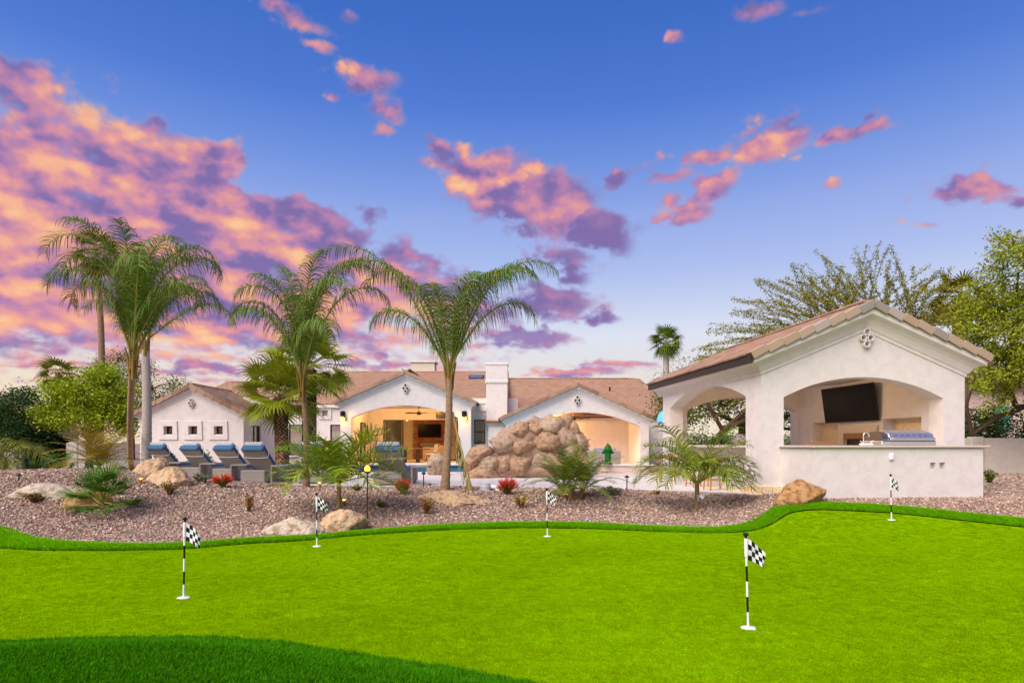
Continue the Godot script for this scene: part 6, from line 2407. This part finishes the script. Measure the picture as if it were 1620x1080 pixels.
func objects() -> void:
	golf_flag(1184, 995, "nearest checkered flag on the right half of the green", 0.4, 0.1)
	golf_flag(290, 947, "checkered flag alone on the left half of the green", 1.9, 0.0)
	golf_flag(501, 865, "checkered flag in front of the pale boulder pair", 3.1, 0.2)
	golf_flag(866, 849, "checkered flag at the far middle of the green", 0.9, 0.1)
	golf_flag(1411, 823, "checkered flag in front of the white counter", 2.4, 0.15)
	rocks()
	# loungers
	var l := lounger_mesh("blue cushioned wicker lounger nearest the left wing's window, fourth from the left", Vector3(-7.05, DECK, -17.2), -0.22)
	copy_of(l, "blue cushioned wicker lounger third from the left, behind the coral shrub", Vector3(-8.35, DECK, -18.3), -0.25)
	copy_of(l, "blue cushioned wicker lounger second from the left", Vector3(-9.85, DECK, -19.3), -0.27)
	copy_of(l, "leftmost blue cushioned wicker lounger beside the tall palm", Vector3(-11.6, DECK, -20.6), -0.28)
	copy_of(l, "blue cushioned wicker lounger half hidden behind the slim feather palm", Vector3(-5.45, DECK, -17.0), -0.1)
	copy_of(l, "darker wicker lounger at the right end of the row beside the grey table", Vector3(-3.2, DECK, -16.3), -0.06)
	var c := c_table("grey wicker side table between the first and second loungers", Vector3(-10.45, DECK, -19.6), 0.09)
	copy_of(c, "grey wicker side table between the second and third loungers", Vector3(-8.95, DECK, -18.7), 0.09)
	copy_of(c, "grey wicker side table between the third and fourth loungers", Vector3(-7.55, DECK, -17.6), 0.07)
	copy_of(c, "grey wicker side table right of the fourth lounger, behind palm leaves", Vector3(-6.2, DECK, -17.0), 0.0)
	copy_of(c, "open sided grey table standing alone right of the last lounger", Vector3(-2.35, DECK, -16.3), 0.0)
	# torch and lights
	var tp := on_ground(581, 834)
	var t := thing("garden_torch", "lit amber globe torch on a thin dark pole", "torch", tp)
	var th := 0.98
	var pm := MB.new()
	pm.tube([Vector3(0, -0.05, 0), Vector3(0, th, 0)], [0.012, 0.010], 8)
	part("pole", pm, M.bronze, t)
	var cup := MB.new()
	cup.lathe(Vector3(0, th, 0), [Vector2(0.012, -0.03), Vector2(0.05, -0.015), Vector2(0.065, 0.01), Vector2(0.06, 0.012), Vector2(0.0, 0.0)], 14)
	part("cup", cup, M.bronze, t)
	var gb := MB.new()
	gb.lathe(Vector3(0, th + 0.055, 0), [Vector2(0.0, -0.055), Vector2(0.035, -0.045), Vector2(0.055, -0.015), Vector2(0.05, 0.025), Vector2(0.025, 0.06), Vector2(0.0, 0.07)], 16)
	part("flame_globe", gb, M.flame, t)
	lamp_at(t, Vector3(0, th + 0.055, 0), 0.12, WARM, 0.05)
	path_light("thin path light right of the grey side table", on_ground(670, 773), 0.34)
	path_light("mushroom capped path light at the deck edge before the spa wall", on_ground(992, 777), 0.32)
	path_light("dark path light beside the round stone pad", at_ground(112, 16.2), 0.3)
	path_light("short dark path light at the left edge of the gravel", on_ground(29, 763), 0.14)
	uplight("brass uplight glowing on the mound at the left tall palm", on_ground(224, 766), 0.05)
	uplight("amber uplight under the low fan palm", on_ground(172, 800), 0.05)
	uplight("amber uplight at the stem of the small palm by the torch", on_ground(545, 800), 0.05)
	uplight("amber light low behind the small palm leaves", on_ground(506, 779) + Vector3(0, 0.1, 0), 0.03)
	# pool pipe
	var pp := thing("pool_pipe", "grey plastic valve cap with white elbow in the gravel", "pipe", on_ground(768, 776))
	var a := MB.new()
	a.lathe(Vector3.ZERO, [Vector2(0.13, -0.05), Vector2(0.13, 0.11), Vector2(0.11, 0.13), Vector2(0.11, 0.16), Vector2(0.06, 0.18), Vector2(0.0, 0.18)], 18)
	part("valve_cap", a, M.plastic_grey, pp)
	var e := MB.new()
	e.tube([Vector3(0.1, 0.08, 0), Vector3(0.2, 0.08, 0), Vector3(0.26, 0.06, 0), Vector3(0.28, -0.04, 0)], [0.045, 0.045, 0.05, 0.05], 12)
	part("elbow", e, M.white_trim, pp)
	# round pad and far left pieces
	var pad := MB.new()
	pad.lathe(Vector3.ZERO, [Vector2(0.75, -0.2), Vector2(0.75, 0.03), Vector2(0.73, 0.045), Vector2(0.0, 0.045)], 40)
	var pd := solo("stone_pad", pad, M.paver, "round white stone pad set in gravel at left", "stepping stone")
	pd.position = at_ground(112, 16.8) + Vector3(0.0, 0.02, 0)
	var gate := thing("iron_gate", "dark navy metal gate with vertical bars at the left boundary", "gate", at_ground(72, 30.0))
	var gf := MB.new()
	for y: float in [0.05, 0.75, 1.45]:
		gf.cbox(Vector3(0, y, 0), Vector3(2.5, 0.05, 0.05), 0.006)
	for x: float in [-1.25, 0.0, 1.25]:
		gf.cbox(Vector3(x, 0.75, 0), Vector3(0.06, 1.5, 0.06), 0.006)
	part("frame", gf, M.navy, gate)
	var bar := MB.new()
	bar.cbox(Vector3.ZERO, Vector3(0.105, 1.36, 0.02), 0.004)
	var barm := bar.mesh(M.navy)
	for k in 22:
		part("slat", barm, null, gate, Vector3(-1.2 + k * 0.1142, 0.75, -0.01))
	garden_wall("white boundary wall left of the house behind the bronze palm", at_ground(106, 29.0), at_ground(205, 29.0), 1.15, M.stucco)
	garden_wall("short white wall piece at the left edge behind arching palm leaves", at_ground(-160, 28.0), at_ground(36, 28.0), 1.15, M.stucco)
	garden_wall("beige block garden wall right of the pavilion", Vector3(13.5, 0.34, -22.4), Vector3(24.0, 0.34, -21.4), 1.36, M.block)
	garden_wall("long beige wall behind the pavilion hedge", Vector3(6.4, 0.34, -25.2), Vector3(13.6, 0.34, -25.4), 1.5, M.block)
	# neighbour at the left: roof above the hedge
	var nh := thing("neighbour_house", "neighbouring house whose brown roof shows above the left hedge", "house", Vector3(-34.0, 0.3, -38.0))
	var nw := MB.new()
	nw.span(Vector3(-6, 0, -5), Vector3(4.5, 3.3, 3))
	part("wall", nw, M.block, nh)
	var nr := MB.new()
	roof_slab(nr, Vector3(-6.6, 3.2, 3.6), Vector3(0, 0, -9.0), Vector3(3.0, 1.8, 0), 0.2)
	roof_slab(nr, Vector3(5.1, 3.2, 3.6), Vector3(0, 0, -9.0), Vector3(-8.7, 1.95, 0), 0.2)
	part("roof", nr, M.tile_plain, nh)
	# neighbour behind the trees at right
	var n2 := thing("villa_behind_trees", "pale pink house with green shutters glimpsed behind the right trees", "house", Vector3(27.0, 0.4, -36.0))
	var vw := MB.new()
	vw.span(Vector3(-7, 0, -4), Vector3(7, 4.6, 0))
	part("wall", vw, M.pink_wall, n2)
	var vr := MB.new()
	roof_slab(vr, Vector3(-7.6, 4.5, 0.7), Vector3(15.2, 0, 0), Vector3(0, 1.6, -4.0), 0.2)
	part("roof", vr, M.tile_plain, n2)
	for q: Array in [[0.9, 2.6], [3.2, 2.6]]:
		var vs := MB.new()
		vs.cbox(Vector3(q[0], q[1], 0.05), Vector3(0.9, 1.3, 0.08), 0.02)
		part("shutter", vs, M.green_shutter, n2)
	# low spa wall and step in front of the right portico
	var sw := thing("spa_wall", "low curved pinkish spa wall with pale cap before the right portico", "low wall", Vector3(3.9, DECK, -22.4))
	var s := MB.new()
	var cp := MB.new()
	for k in 14:
		var a0 := lerpf(-0.5, 0.5, k / 14.0)
		var x0 := lerpf(-1.0, 2.6, k / 14.0)
		var x1 := lerpf(-1.0, 2.6, (k + 1) / 14.0)
		var z0 := 0.35 * sin(PI * k / 14.0)
		var z1 := 0.35 * sin(PI * (k + 1) / 14.0)
		s.quad(Vector3(x0, 0, z0), Vector3(x1, 0, z1), Vector3(x1, 0.30, z1), Vector3(x0, 0.30, z0))
		s.quad(Vector3(x1, 0, z1 - 0.3), Vector3(x0, 0, z0 - 0.3), Vector3(x0, 0.30, z0 - 0.3), Vector3(x1, 0.30, z1 - 0.3))
		cp.quad(Vector3(x0, 0.30, z0 + 0.04), Vector3(x1, 0.30, z1 + 0.04), Vector3(x1, 0.35, z1 + 0.04), Vector3(x0, 0.35, z0 + 0.04))
		cp.quad(Vector3(x0, 0.35, z0 + 0.04), Vector3(x1, 0.35, z1 + 0.04), Vector3(x1, 0.35, z1 - 0.34), Vector3(x0, 0.35, z0 - 0.34))
	part("wall", s, M.pink_wall, sw)
	part("cap", cp, M.paver, sw)
	# green ornament
	var go := thing("garden_ornament", "bright green hydrant shaped ornament standing on the low spa wall", "ornament", Vector3(3.37, DECK + 0.35, -22.2))
	var gm := MB.new()
	gm.lathe(Vector3.ZERO, [Vector2(0.0, 0.0), Vector2(0.15, 0.0), Vector2(0.15, 0.04), Vector2(0.11, 0.06), Vector2(0.115, 0.46), Vector2(0.16, 0.48), Vector2(0.16, 0.53), Vector2(0.12, 0.56), Vector2(0.10, 0.64), Vector2(0.06, 0.69), Vector2(0.03, 0.70), Vector2(0.03, 0.74), Vector2(0.0, 0.745)], 20)
	part("body", gm, M.green_glaze, go)
	for sx: int in [-1, 1]:
		var gn := MB.new()
		gn.tube([Vector3(sx * 0.08, 0.42, 0), Vector3(sx * 0.19, 0.42, 0), Vector3(sx * 0.21, 0.42, 0)], [0.05, 0.05, 0.03], 12)
		part("nozzle", gn, M.green_glaze, go)
	# umbrella
	var um := thing("patio_umbrella", "sky blue patio umbrella peeking out left of the pavilion", "umbrella", Vector3(6.08, DECK, -24.6))
	var ud := MB.new()
	ud.lathe(Vector3(0, 1.9, 0), [Vector2(0.45, 0.0), Vector2(0.45, 0.02), Vector2(0.42, 0.2), Vector2(0.33, 0.38), Vector2(0.18, 0.48), Vector2(0.0, 0.52)], 10)
	part("canopy", ud, M.sky_cloth, um)
	var up := MB.new()
	up.tube([Vector3(0, 0, 0), Vector3(0, 2.45, 0)], [0.025, 0.025], 8)
	part("pole", up, M.steel, um)
	furniture()

func garden_wall(label: String, a: Vector3, b: Vector3, h: float, m: Material) -> void:
	var t := thing("garden_wall", label, "wall", Vector3((a.x + b.x) * 0.5, minf(a.y, b.y), (a.z + b.z) * 0.5), -atan2(b.z - a.z, b.x - a.x))
	var l := Vector2(a.x - b.x, a.z - b.z).length()
	var w := MB.new()
	w.cbox(Vector3(0, h * 0.5 - 0.15, 0), Vector3(l, h + 0.3, 0.2), 0.015)
	part("panel", w, m, t)
	var n := int(l / 2.4)
	for k in n + 1:
		var p := MB.new()
		p.cbox(Vector3(-l * 0.5 + 0.35 + k * 2.4, h * 0.5 - 0.13, 0), Vector3(0.4, h + 0.36, 0.3), 0.02)
		part("pilaster", p, m, t)

func furniture() -> void:
	# grey sectional on the right portico's step
	var s := thing("outdoor_sofa", "grey wicker outdoor sofa with cushions under the right portico", "sofa", Vector3(3.9, FLOOR + 0.012, -29.2), 0.0)
	var b := MB.new()
	b.cbox(Vector3(0, 0.18, 0), Vector3(2.1, 0.36, 0.85), 0.02)
	part("base", b, M.wicker, s)
	var k := MB.new()
	k.cbox(Vector3(0, 0.5, 0.36), Vector3(2.1, 0.34, 0.14), 0.03)
	part("backrest", k, M.wicker, s)
	for x: float in [-0.98, 0.98]:
		var ar := MB.new()
		ar.cbox(Vector3(x, 0.42, -0.05), Vector3(0.14, 0.2, 0.75), 0.02)
		part("armrest", ar, M.wicker, s)
	for x: float in [-0.6, 0.1, 0.62]:
		var pl := MB.new()
		pl.cbox(Vector3(x, 0.66, 0.2), Vector3(0.5, 0.3, 0.14), 0.06, Basis(Vector3.RIGHT, -0.3))
		part("pillow", pl, M.pillow_grey if x < 0.3 else M.pillow_sage, s)
	# dining set under the central portico
	var tb := thing("dining_table", "light wood dining table under the central portico", "table", Vector3(-5.35, FLOOR + 0.012, -33.6))
	var tt := MB.new()
	tt.lathe(Vector3.ZERO, [Vector2(0.0, 0.70), Vector2(0.95, 0.70), Vector2(0.97, 0.72), Vector2(0.97, 0.74), Vector2(0.95, 0.76), Vector2(0.0, 0.76)], 28)
	part("tabletop", tt, M.light_wood, tb)
	var tl := MB.new()
	tl.cbox(Vector3(0.35, 0.35, 0), Vector3(0.2, 0.7, 0.2), 0.02)
	tl.cbox(Vector3(-0.35, 0.35, 0), Vector3(0.2, 0.7, 0.2), 0.02)
	part("pedestal", tl, M.light_wood, tb)
	var c := dining_chair("pale dining chair at the left of the portico table", Vector3(-6.1, FLOOR + 0.012, -32.7), PI * 0.9)
	copy_of(c, "pale dining chair facing left at the portico table's right", Vector3(-4.25, FLOOR + 0.012, -33.3), -PI / 2 - 0.2)
	var so := thing("living_room_sofa", "cream sofa seen from behind inside the living room", "sofa", Vector3(-4.35, FLOOR + 0.012, -38.2))
	var sb := MB.new()
	sb.cbox(Vector3(0, 0.42, 0.35), Vector3(2.0, 0.75, 0.2), 0.04)
	part("backrest", sb, M.sofa_cream, so)
	var ss := MB.new()
	ss.cbox(Vector3(0, 0.22, -0.15), Vector3(2.0, 0.42, 0.8), 0.05)
	part("seat", ss, M.sofa_cream, so)
	var sp := MB.new()
	sp.cbox(Vector3(0.3, 0.8, 0.22), Vector3(0.7, 0.22, 0.14), 0.06)
	part("pillow", sp, M.sofa_cream, so)
	var tv := thing("living_room_television", "black television on the brick chimney breast inside", "television", Vector3(-5.4, 2.36, -41.35))
	var tm := MB.new()
	tm.cbox(Vector3.ZERO, Vector3(1.5, 0.86, 0.06), 0.012)
	part("case", tm, M.black, tv)
	var ts := MB.new()
	ts.box(Vector3(0, 0, 0.033), Vector3(1.46, 0.82, 0.004))
	part("screen", ts, M.tv_screen, tv)

func dining_chair(label: String, p: Vector3, turn: float) -> Node3D:
	var t := thing("dining_chair", label, "chair", p, turn, "pale dining chairs")
	var s := MB.new()
	s.cbox(Vector3(0, 0.45, 0), Vector3(0.5, 0.06, 0.5), 0.02)
	part("seat", s, M.sofa_cream, t)
	var b := MB.new()
	b.cbox(Vector3(0, 0.75, -0.25), Vector3(0.48, 0.42, 0.05), 0.02, Basis(Vector3.RIGHT, -0.15))
	part("backrest", b, M.sofa_cream, t)
	for sx: int in [-1, 1]:
		for sz: int in [-1, 1]:
			var l := MB.new()
			l.tube([Vector3(sx * 0.22, 0, sz * 0.22), Vector3(sx * 0.2, 0.44, sz * 0.2)], [0.016, 0.02], 8)
			part("leg", l, M.light_wood, t)
	return t

# ---------------------------------------------------------------- textures and materials
func weave_image() -> Array: # wicker: colour and relief
	var n := 128
	var a := Image.create(n, n, false, Image.FORMAT_RGB8)
	var h := Image.create(n, n, false, Image.FORMAT_RGB8)
	for y in n:
		for x in n:
			var cx := x / 16
			var cy := y / 8
			var over := (cx + cy) % 2 == 0
			var u := (x % 16) / 15.0
			var v := (y % 8) / 7.0
			var bulge := sin(PI * v) * (0.65 + 0.35 * sin(PI * u)) if over else sin(PI * u) * 0.55 * (0.6 + 0.4 * sin(PI * v))
			var tone := 0.86 + 0.14 * fposmod(sin(cx * 12.9 + cy * 78.2) * 43758.5, 1.0)
			var q := Color(0.72, 0.70, 0.675) * tone
			a.set_pixel(x, y, q)
			h.set_pixel(x, y, Color(bulge, bulge, bulge))
	return [ImageTexture.create_from_image(a), ImageTexture.create_from_image(h)]

func pattern_image() -> ImageTexture: # dotted pillow print
	var n := 64
	var a := Image.create(n, n, false, Image.FORMAT_RGB8)
	for y in n:
		for x in n:
			var k := sin(x * TAU / 16.0) * sin(y * TAU / 16.0) + 0.4 * sin((x + y) * TAU / 32.0)
			a.set_pixel(x, y, Color(0.93, 0.93, 0.92) if k < 0.28 else Color(0.45, 0.56, 0.70))
	return ImageTexture.create_from_image(a)

func materials() -> void:
	var S := FastNoiseLite.TYPE_SIMPLEX_SMOOTH
	var C := FastNoiseLite.TYPE_CELLULAR
	var trowel := noise_tex(0.035, [], 512, S, 5, 3)
	var wash := noise_tex(0.012, [[0.0, Color(0.88, 0.87, 0.86)], [0.5, Color(0.96, 0.955, 0.95)], [1.0, Color(1, 1, 1)]], 512, S, 5, 4)
	M.stucco = mat(Color(0.72, 0.675, 0.655), 0.9, wash, 0.5, trowel, 0.3, true)
	M.cream = mat(Color(0.68, 0.60, 0.49), 0.9, wash, 0.4, trowel, 0.5, true)
	M.pink_wall = mat(Color(0.64, 0.50, 0.44), 0.9, wash, 0.4, trowel, 0.8, true)
	M.block = mat(Color(0.62, 0.55, 0.47), 0.92, wash, 0.5, trowel, 0.8, true)
	var grit := noise_tex(0.09, [[0.0, Color(0.62, 0.62, 0.62)], [0.5, Color(0.92, 0.92, 0.92)], [1.0, Color(1.15, 1.12, 1.1)]], 512, S, 4, 8)
	var grit_h := noise_tex(0.12, [], 512, S, 3, 9)
	M.tile = mat(Color(1, 1, 1), 0.85, grit, 0.9, grit_h, 0.25)
	M.tile_plain = mat(Color(0.30, 0.20, 0.15), 0.9, grit, 0.9)
	M.rake = mat(Color(1, 1, 1), 0.85, grit, 0.9, grit_h, 0.25)
	M.underlay = mat(Color(0.10, 0.065, 0.05), 0.95)
	M.brick = mat(Color(1, 1, 1), 0.9, grit, 1.5)
	M.mortar = mat(Color(0.40, 0.34, 0.29), 0.95)
	M.bronze = mat(Color(0.03, 0.024, 0.02), 0.45)
	M.black = mat(Color(0.012, 0.012, 0.013), 0.4)
	M.navy = mat(Color(0.012, 0.013, 0.026), 0.5)
	M.glass = glass_mat(0.3)
	M.grey_glass = mat(Color(0.30, 0.27, 0.25), 0.15)
	M.blue_glass = mat(Color(0.10, 0.14, 0.22), 0.08)
	M.tv_screen = mat(Color(0.004, 0.004, 0.005), 0.3)
	M.tv_screen.metallic_specular = 0.2
	M.amber_glass = glass_mat(0.25, Color(0.9, 0.6, 0.2))
	M.bulb = glow_mat(Color(1.0, 0.50, 0.10), 1.5)
	M.flame = glow_mat(Color(1.0, 0.46, 0.05), 0.95)
	M.white_trim = mat(Color(0.80, 0.80, 0.80), 0.45)
	M.steel = mat(Color(0.72, 0.72, 0.73), 0.42)
	M.steel.metallic = 1.0
	M.steel_dark = mat(Color(0.30, 0.29, 0.28), 0.35)
	M.steel_dark.metallic = 1.0
	M.brass = mat(Color(0.72, 0.46, 0.16), 0.3)
	M.brass.metallic = 1.0
	var speck := noise_tex(0.07, [[0.0, Color(0.22, 0.19, 0.17)], [0.4, Color(0.62, 0.56, 0.50)], [0.7, Color(0.80, 0.75, 0.68)], [1.0, Color(0.45, 0.38, 0.32)]], 512, S, 5, 10)
	M.granite = mat(Color(0.85, 0.82, 0.78), 0.25, speck, 3.0)
	var trav := noise_tex(0.02, [[0.0, Color(0.62, 0.44, 0.26)], [0.5, Color(0.78, 0.63, 0.43)], [1.0, Color(0.86, 0.75, 0.58)]], 512, S, 5, 12, 20.0)
	M.travertine = mat(Color(1, 0.97, 0.92), 0.7, trav, 1.2, trowel, 0.3)
	M.paver = mat(Color(0.72, 0.67, 0.65), 0.85, wash, 0.7, grit_h, 0.3, true)
	M.joint = mat(Color(0.40, 0.34, 0.31), 0.95)
	M.pool = mat(Color(0.06, 0.44, 0.66), 0.5)
	M.water = StandardMaterial3D.new()
	M.water.albedo_color = Color(Color(0.10, 0.45, 0.58).linear_to_srgb(), 0.35)
	M.water.transparency = BaseMaterial3D.TRANSPARENCY_ALPHA
	M.water.roughness = 0.04
	M.water.normal_enabled = true
	var wn := noise_tex(0.02, [], 512, S, 3, 14)
	wn.as_normal_map = true
	wn.bump_strength = 4.0
	M.water.normal_texture = wn
	M.water.normal_scale = 0.4
	M.water.metallic_specular = 0.22
	M.water.uv1_triplanar = true
	M.water.uv1_world_triplanar = true
	M.water.uv1_scale = Vector3.ONE * 0.4
	# turf
	var turf_t := noise_tex(0.16, [[0.0, Color(0.62, 0.66, 0.5)], [0.35, Color(0.86, 0.88, 0.8)], [0.65, Color(1.0, 1.0, 1.0)], [1.0, Color(1.25, 1.14, 1.1)]], 1024, S, 4, 15)
	var turf_h := noise_tex(0.22, [], 1024, S, 2, 16)
	M.turf = mat(Color(0.245, 0.455, 0.001), 0.8, turf_t, 0.8, turf_h, 0.5, true)
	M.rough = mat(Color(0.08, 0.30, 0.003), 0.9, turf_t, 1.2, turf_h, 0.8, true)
	M.blade = leaf_mat(Color(1, 1, 1), 0.75, 0.3)
	for k: String in ["turf", "rough", "blade"]:
		M[k].metallic_specular = 0.0
	M.plain = mat(Color(1, 1, 1), 0.8)
	var soil_t := noise_tex(0.14, [[0.0, Color(0.16, 0.105, 0.09)], [0.45, Color(0.29, 0.20, 0.175)], [0.7, Color(0.36, 0.26, 0.235)], [1.0, Color(0.52, 0.42, 0.39)]], 1024, C, 3, 17)
	M.soil = mat(Color(0.9, 0.9, 0.9), 0.95, soil_t, 1.0, soil_t, 1.0, true)
	M.pebble = mat(Color(1, 1, 1), 0.8)
	# rocks
	var veins := noise_tex(0.012, [], 512, S, 6, 19)
	var rb := noise_tex(0.03, [], 512, S, 6, 18)
	var stone := func(a: Color, b: Color, c: Color, d: Color, sd: int) -> StandardMaterial3D:
		var t := noise_tex(0.011, [[0.0, a], [0.38, b], [0.55, c], [0.75, b.lerp(d, 0.4)], [1.0, d]], 512, S, 6, sd, 24.0)
		return mat(Color(0.86, 0.84, 0.82), 0.92, t, 1.1, rb, 1.4)
	M.rock_pale = stone.call(Color(0.30, 0.22, 0.14), Color(0.50, 0.41, 0.30), Color(0.66, 0.57, 0.45), Color(0.78, 0.72, 0.64), 31)
	M.rock_tan = stone.call(Color(0.26, 0.15, 0.075), Color(0.46, 0.30, 0.16), Color(0.62, 0.46, 0.30), Color(0.72, 0.60, 0.46), 32)
	M.rock_rust = stone.call(Color(0.17, 0.09, 0.04), Color(0.38, 0.20, 0.075), Color(0.52, 0.31, 0.135), Color(0.56, 0.44, 0.30), 33)
	M.rock_grey = stone.call(Color(0.22, 0.15, 0.11), Color(0.42, 0.30, 0.21), Color(0.52, 0.39, 0.28), Color(0.62, 0.51, 0.40), 34)
	M.rock_brown = stone.call(Color(0.20, 0.12, 0.07), Color(0.42, 0.27, 0.165), Color(0.52, 0.35, 0.225), Color(0.58, 0.44, 0.32), 35)
	M.bank = stone.call(Color(0.32, 0.21, 0.145), Color(0.43, 0.29, 0.205), Color(0.48, 0.335, 0.245), Color(0.52, 0.39, 0.30), 36)
	# plants
	var bark_t := noise_tex(0.03, [[0.0, Color(0.16, 0.10, 0.06)], [0.45, Color(0.34, 0.235, 0.15)], [1.0, Color(0.52, 0.41, 0.30)]], 512, S, 5, 20)
	var bark_h := noise_tex(0.05, [], 512, S, 5, 21)
	M.bark = mat(Color(0.80, 0.73, 0.66), 0.95, bark_t, 1.4, bark_h, 1.2)
	M.bark.uv1_scale = Vector3(2.6, 0.6, 2.6)
	var peel_t := noise_tex(0.02, [[0.0, Color(0.20, 0.11, 0.05)], [0.4, Color(0.42, 0.26, 0.13)], [0.62, Color(0.55, 0.41, 0.27)], [1.0, Color(0.68, 0.60, 0.52)]], 512, S, 5, 22)
	M.bark_peel = mat(Color(1, 1, 1), 0.95, peel_t, 1.0, bark_h, 1.5)
	M.bark_peel.uv1_scale = Vector3(2.2, 0.45, 2.2)
	var ring_t := noise_tex(0.03, [[0.0, Color(0.22, 0.19, 0.16)], [0.5, Color(0.44, 0.39, 0.34)], [1.0, Color(0.58, 0.53, 0.48)]], 512, S, 4, 23)
	M.bark_grey = mat(Color(1, 1, 1), 0.95, ring_t, 1.0, bark_h, 1.0)
	M.bark_grey.uv1_scale = Vector3(0.8, 3.0, 0.8)
	M.fibre = mat(Color(0.9, 0.85, 0.8), 0.95, bark_t, 1.6, bark_h, 1.0)
	M.date_trunk = mat(Color(0.9, 0.62, 0.3), 0.95, bark_t, 2.5, bark_h, 1.5)
	M.boot = mat(Color(0.75, 0.70, 0.42), 0.9, bark_t, 2.0)
	M.wood = mat(Color(0.22, 0.18, 0.16), 0.95, bark_t, 1.2, bark_h, 0.8)
	M.frond = leaf_mat(Color(1.3, 1.3, 1.15), 0.5, 0.35)
	M.leaf = leaf_mat(Color(1.15, 1.15, 1.1), 0.6, 0.35)
	# furnishing
	var wv := weave_image()
	M.wicker = mat(Color(0.80, 0.76, 0.72), 0.7, wv[0], 9.0, wv[1], 0.5)
	var cloth_h := noise_tex(0.3, [], 256, S, 2, 24)
	M.blue = mat(Color(0.05, 0.135, 0.25), 0.9, null, 3.0, cloth_h, 0.1)
	M.blue_light = mat(Color(0.09, 0.20, 0.38), 0.9, null, 3.0, cloth_h, 0.1)
	M.pattern = mat(Color(0.9, 0.9, 0.9), 0.9, pattern_image(), 6.0)
	M.cloth_white = mat(Color(0.80, 0.80, 0.80), 0.9)
	M.cloth = leaf_mat(Color(1, 1, 1), 0.8, 0.12)
	M.sky_cloth = mat(Color(0.13, 0.50, 0.78), 0.85)
	M.sofa_cream = mat(Color(0.72, 0.60, 0.46), 0.9)
	M.pillow_grey = mat(Color(0.24, 0.25, 0.32), 0.9)
	M.pillow_sage = mat(Color(0.28, 0.32, 0.24), 0.9)
	M.light_wood = mat(Color(0.50, 0.33, 0.18), 0.6, bark_t, 1.0)
	M.stool_wood = mat(Color(0.42, 0.20, 0.06), 0.55)
	M.wood_panel = mat(Color(0.80, 0.62, 0.48), 0.6, bark_t, 1.2)
	M.door = mat(Color(0.70, 0.52, 0.30), 0.6)
	M.door_panel = mat(Color(0.55, 0.29, 0.08), 0.5)
	M.green_glaze = mat(Color(0.010, 0.13, 0.02), 0.3)
	M.green_shutter = mat(Color(0.10, 0.36, 0.26), 0.7)
	M.plastic_grey = mat(Color(0.42, 0.43, 0.45), 0.5)
	M.tag_blue = mat(Color(0.30, 0.32, 0.55), 0.6)

func _ready() -> void:
	# ---- camera
	var cam := Camera3D.new()
	cam.name = "camera"
	add_child(cam)
	cam.position = Vector3(0, EYE, 0)
	cam.set_frustum(0.108, Vector2(0, 0.0162), 0.1, 4000.0) # level view, lens shifted upwards
	cam.current = true
	# ---- sky, exposure
	var env := Environment.new()
	env.background_mode = Environment.BG_SKY
	var sky := Sky.new()
	sky.sky_material = make_sky()
	env.sky = sky
	env.background_energy_multiplier = 0.5
	env.tonemap_mode = Environment.TONE_MAPPER_LINEAR
	env.tonemap_exposure = 2.0
	env.sdfgi_enabled = true
	env.ssao_enabled = true
	env.ssil_enabled = true
	var we := WorldEnvironment.new()
	we.name = "surroundings"
	we.environment = env
	add_child(we)
	# ---- the last soft light from low behind the left
	var sun := DirectionalLight3D.new()
	sun.name = "sun"
	add_child(sun)
	sun.light_energy = 0.93
	sun.light_color = Color(1.0, 0.87, 0.75).linear_to_srgb()
	sun.light_angular_distance = 60.0
	sun.shadow_enabled = true
	var from := Vector3(-0.47, 0.70, 0.53).normalized()
	sun.look_at_from_position(from * 50.0, Vector3.ZERO)
	# ---- build
	n_soft.seed = 2
	n_soft.frequency = 0.4
	n_fine.seed = 7
	rng.seed = 1
	materials()
	deck()
	terrain()
	litter()
	paving()
	rng.seed = 3
	house()
	rng.seed = 4
	pavilion()
	plants()
	rng.seed = 9
	objects()
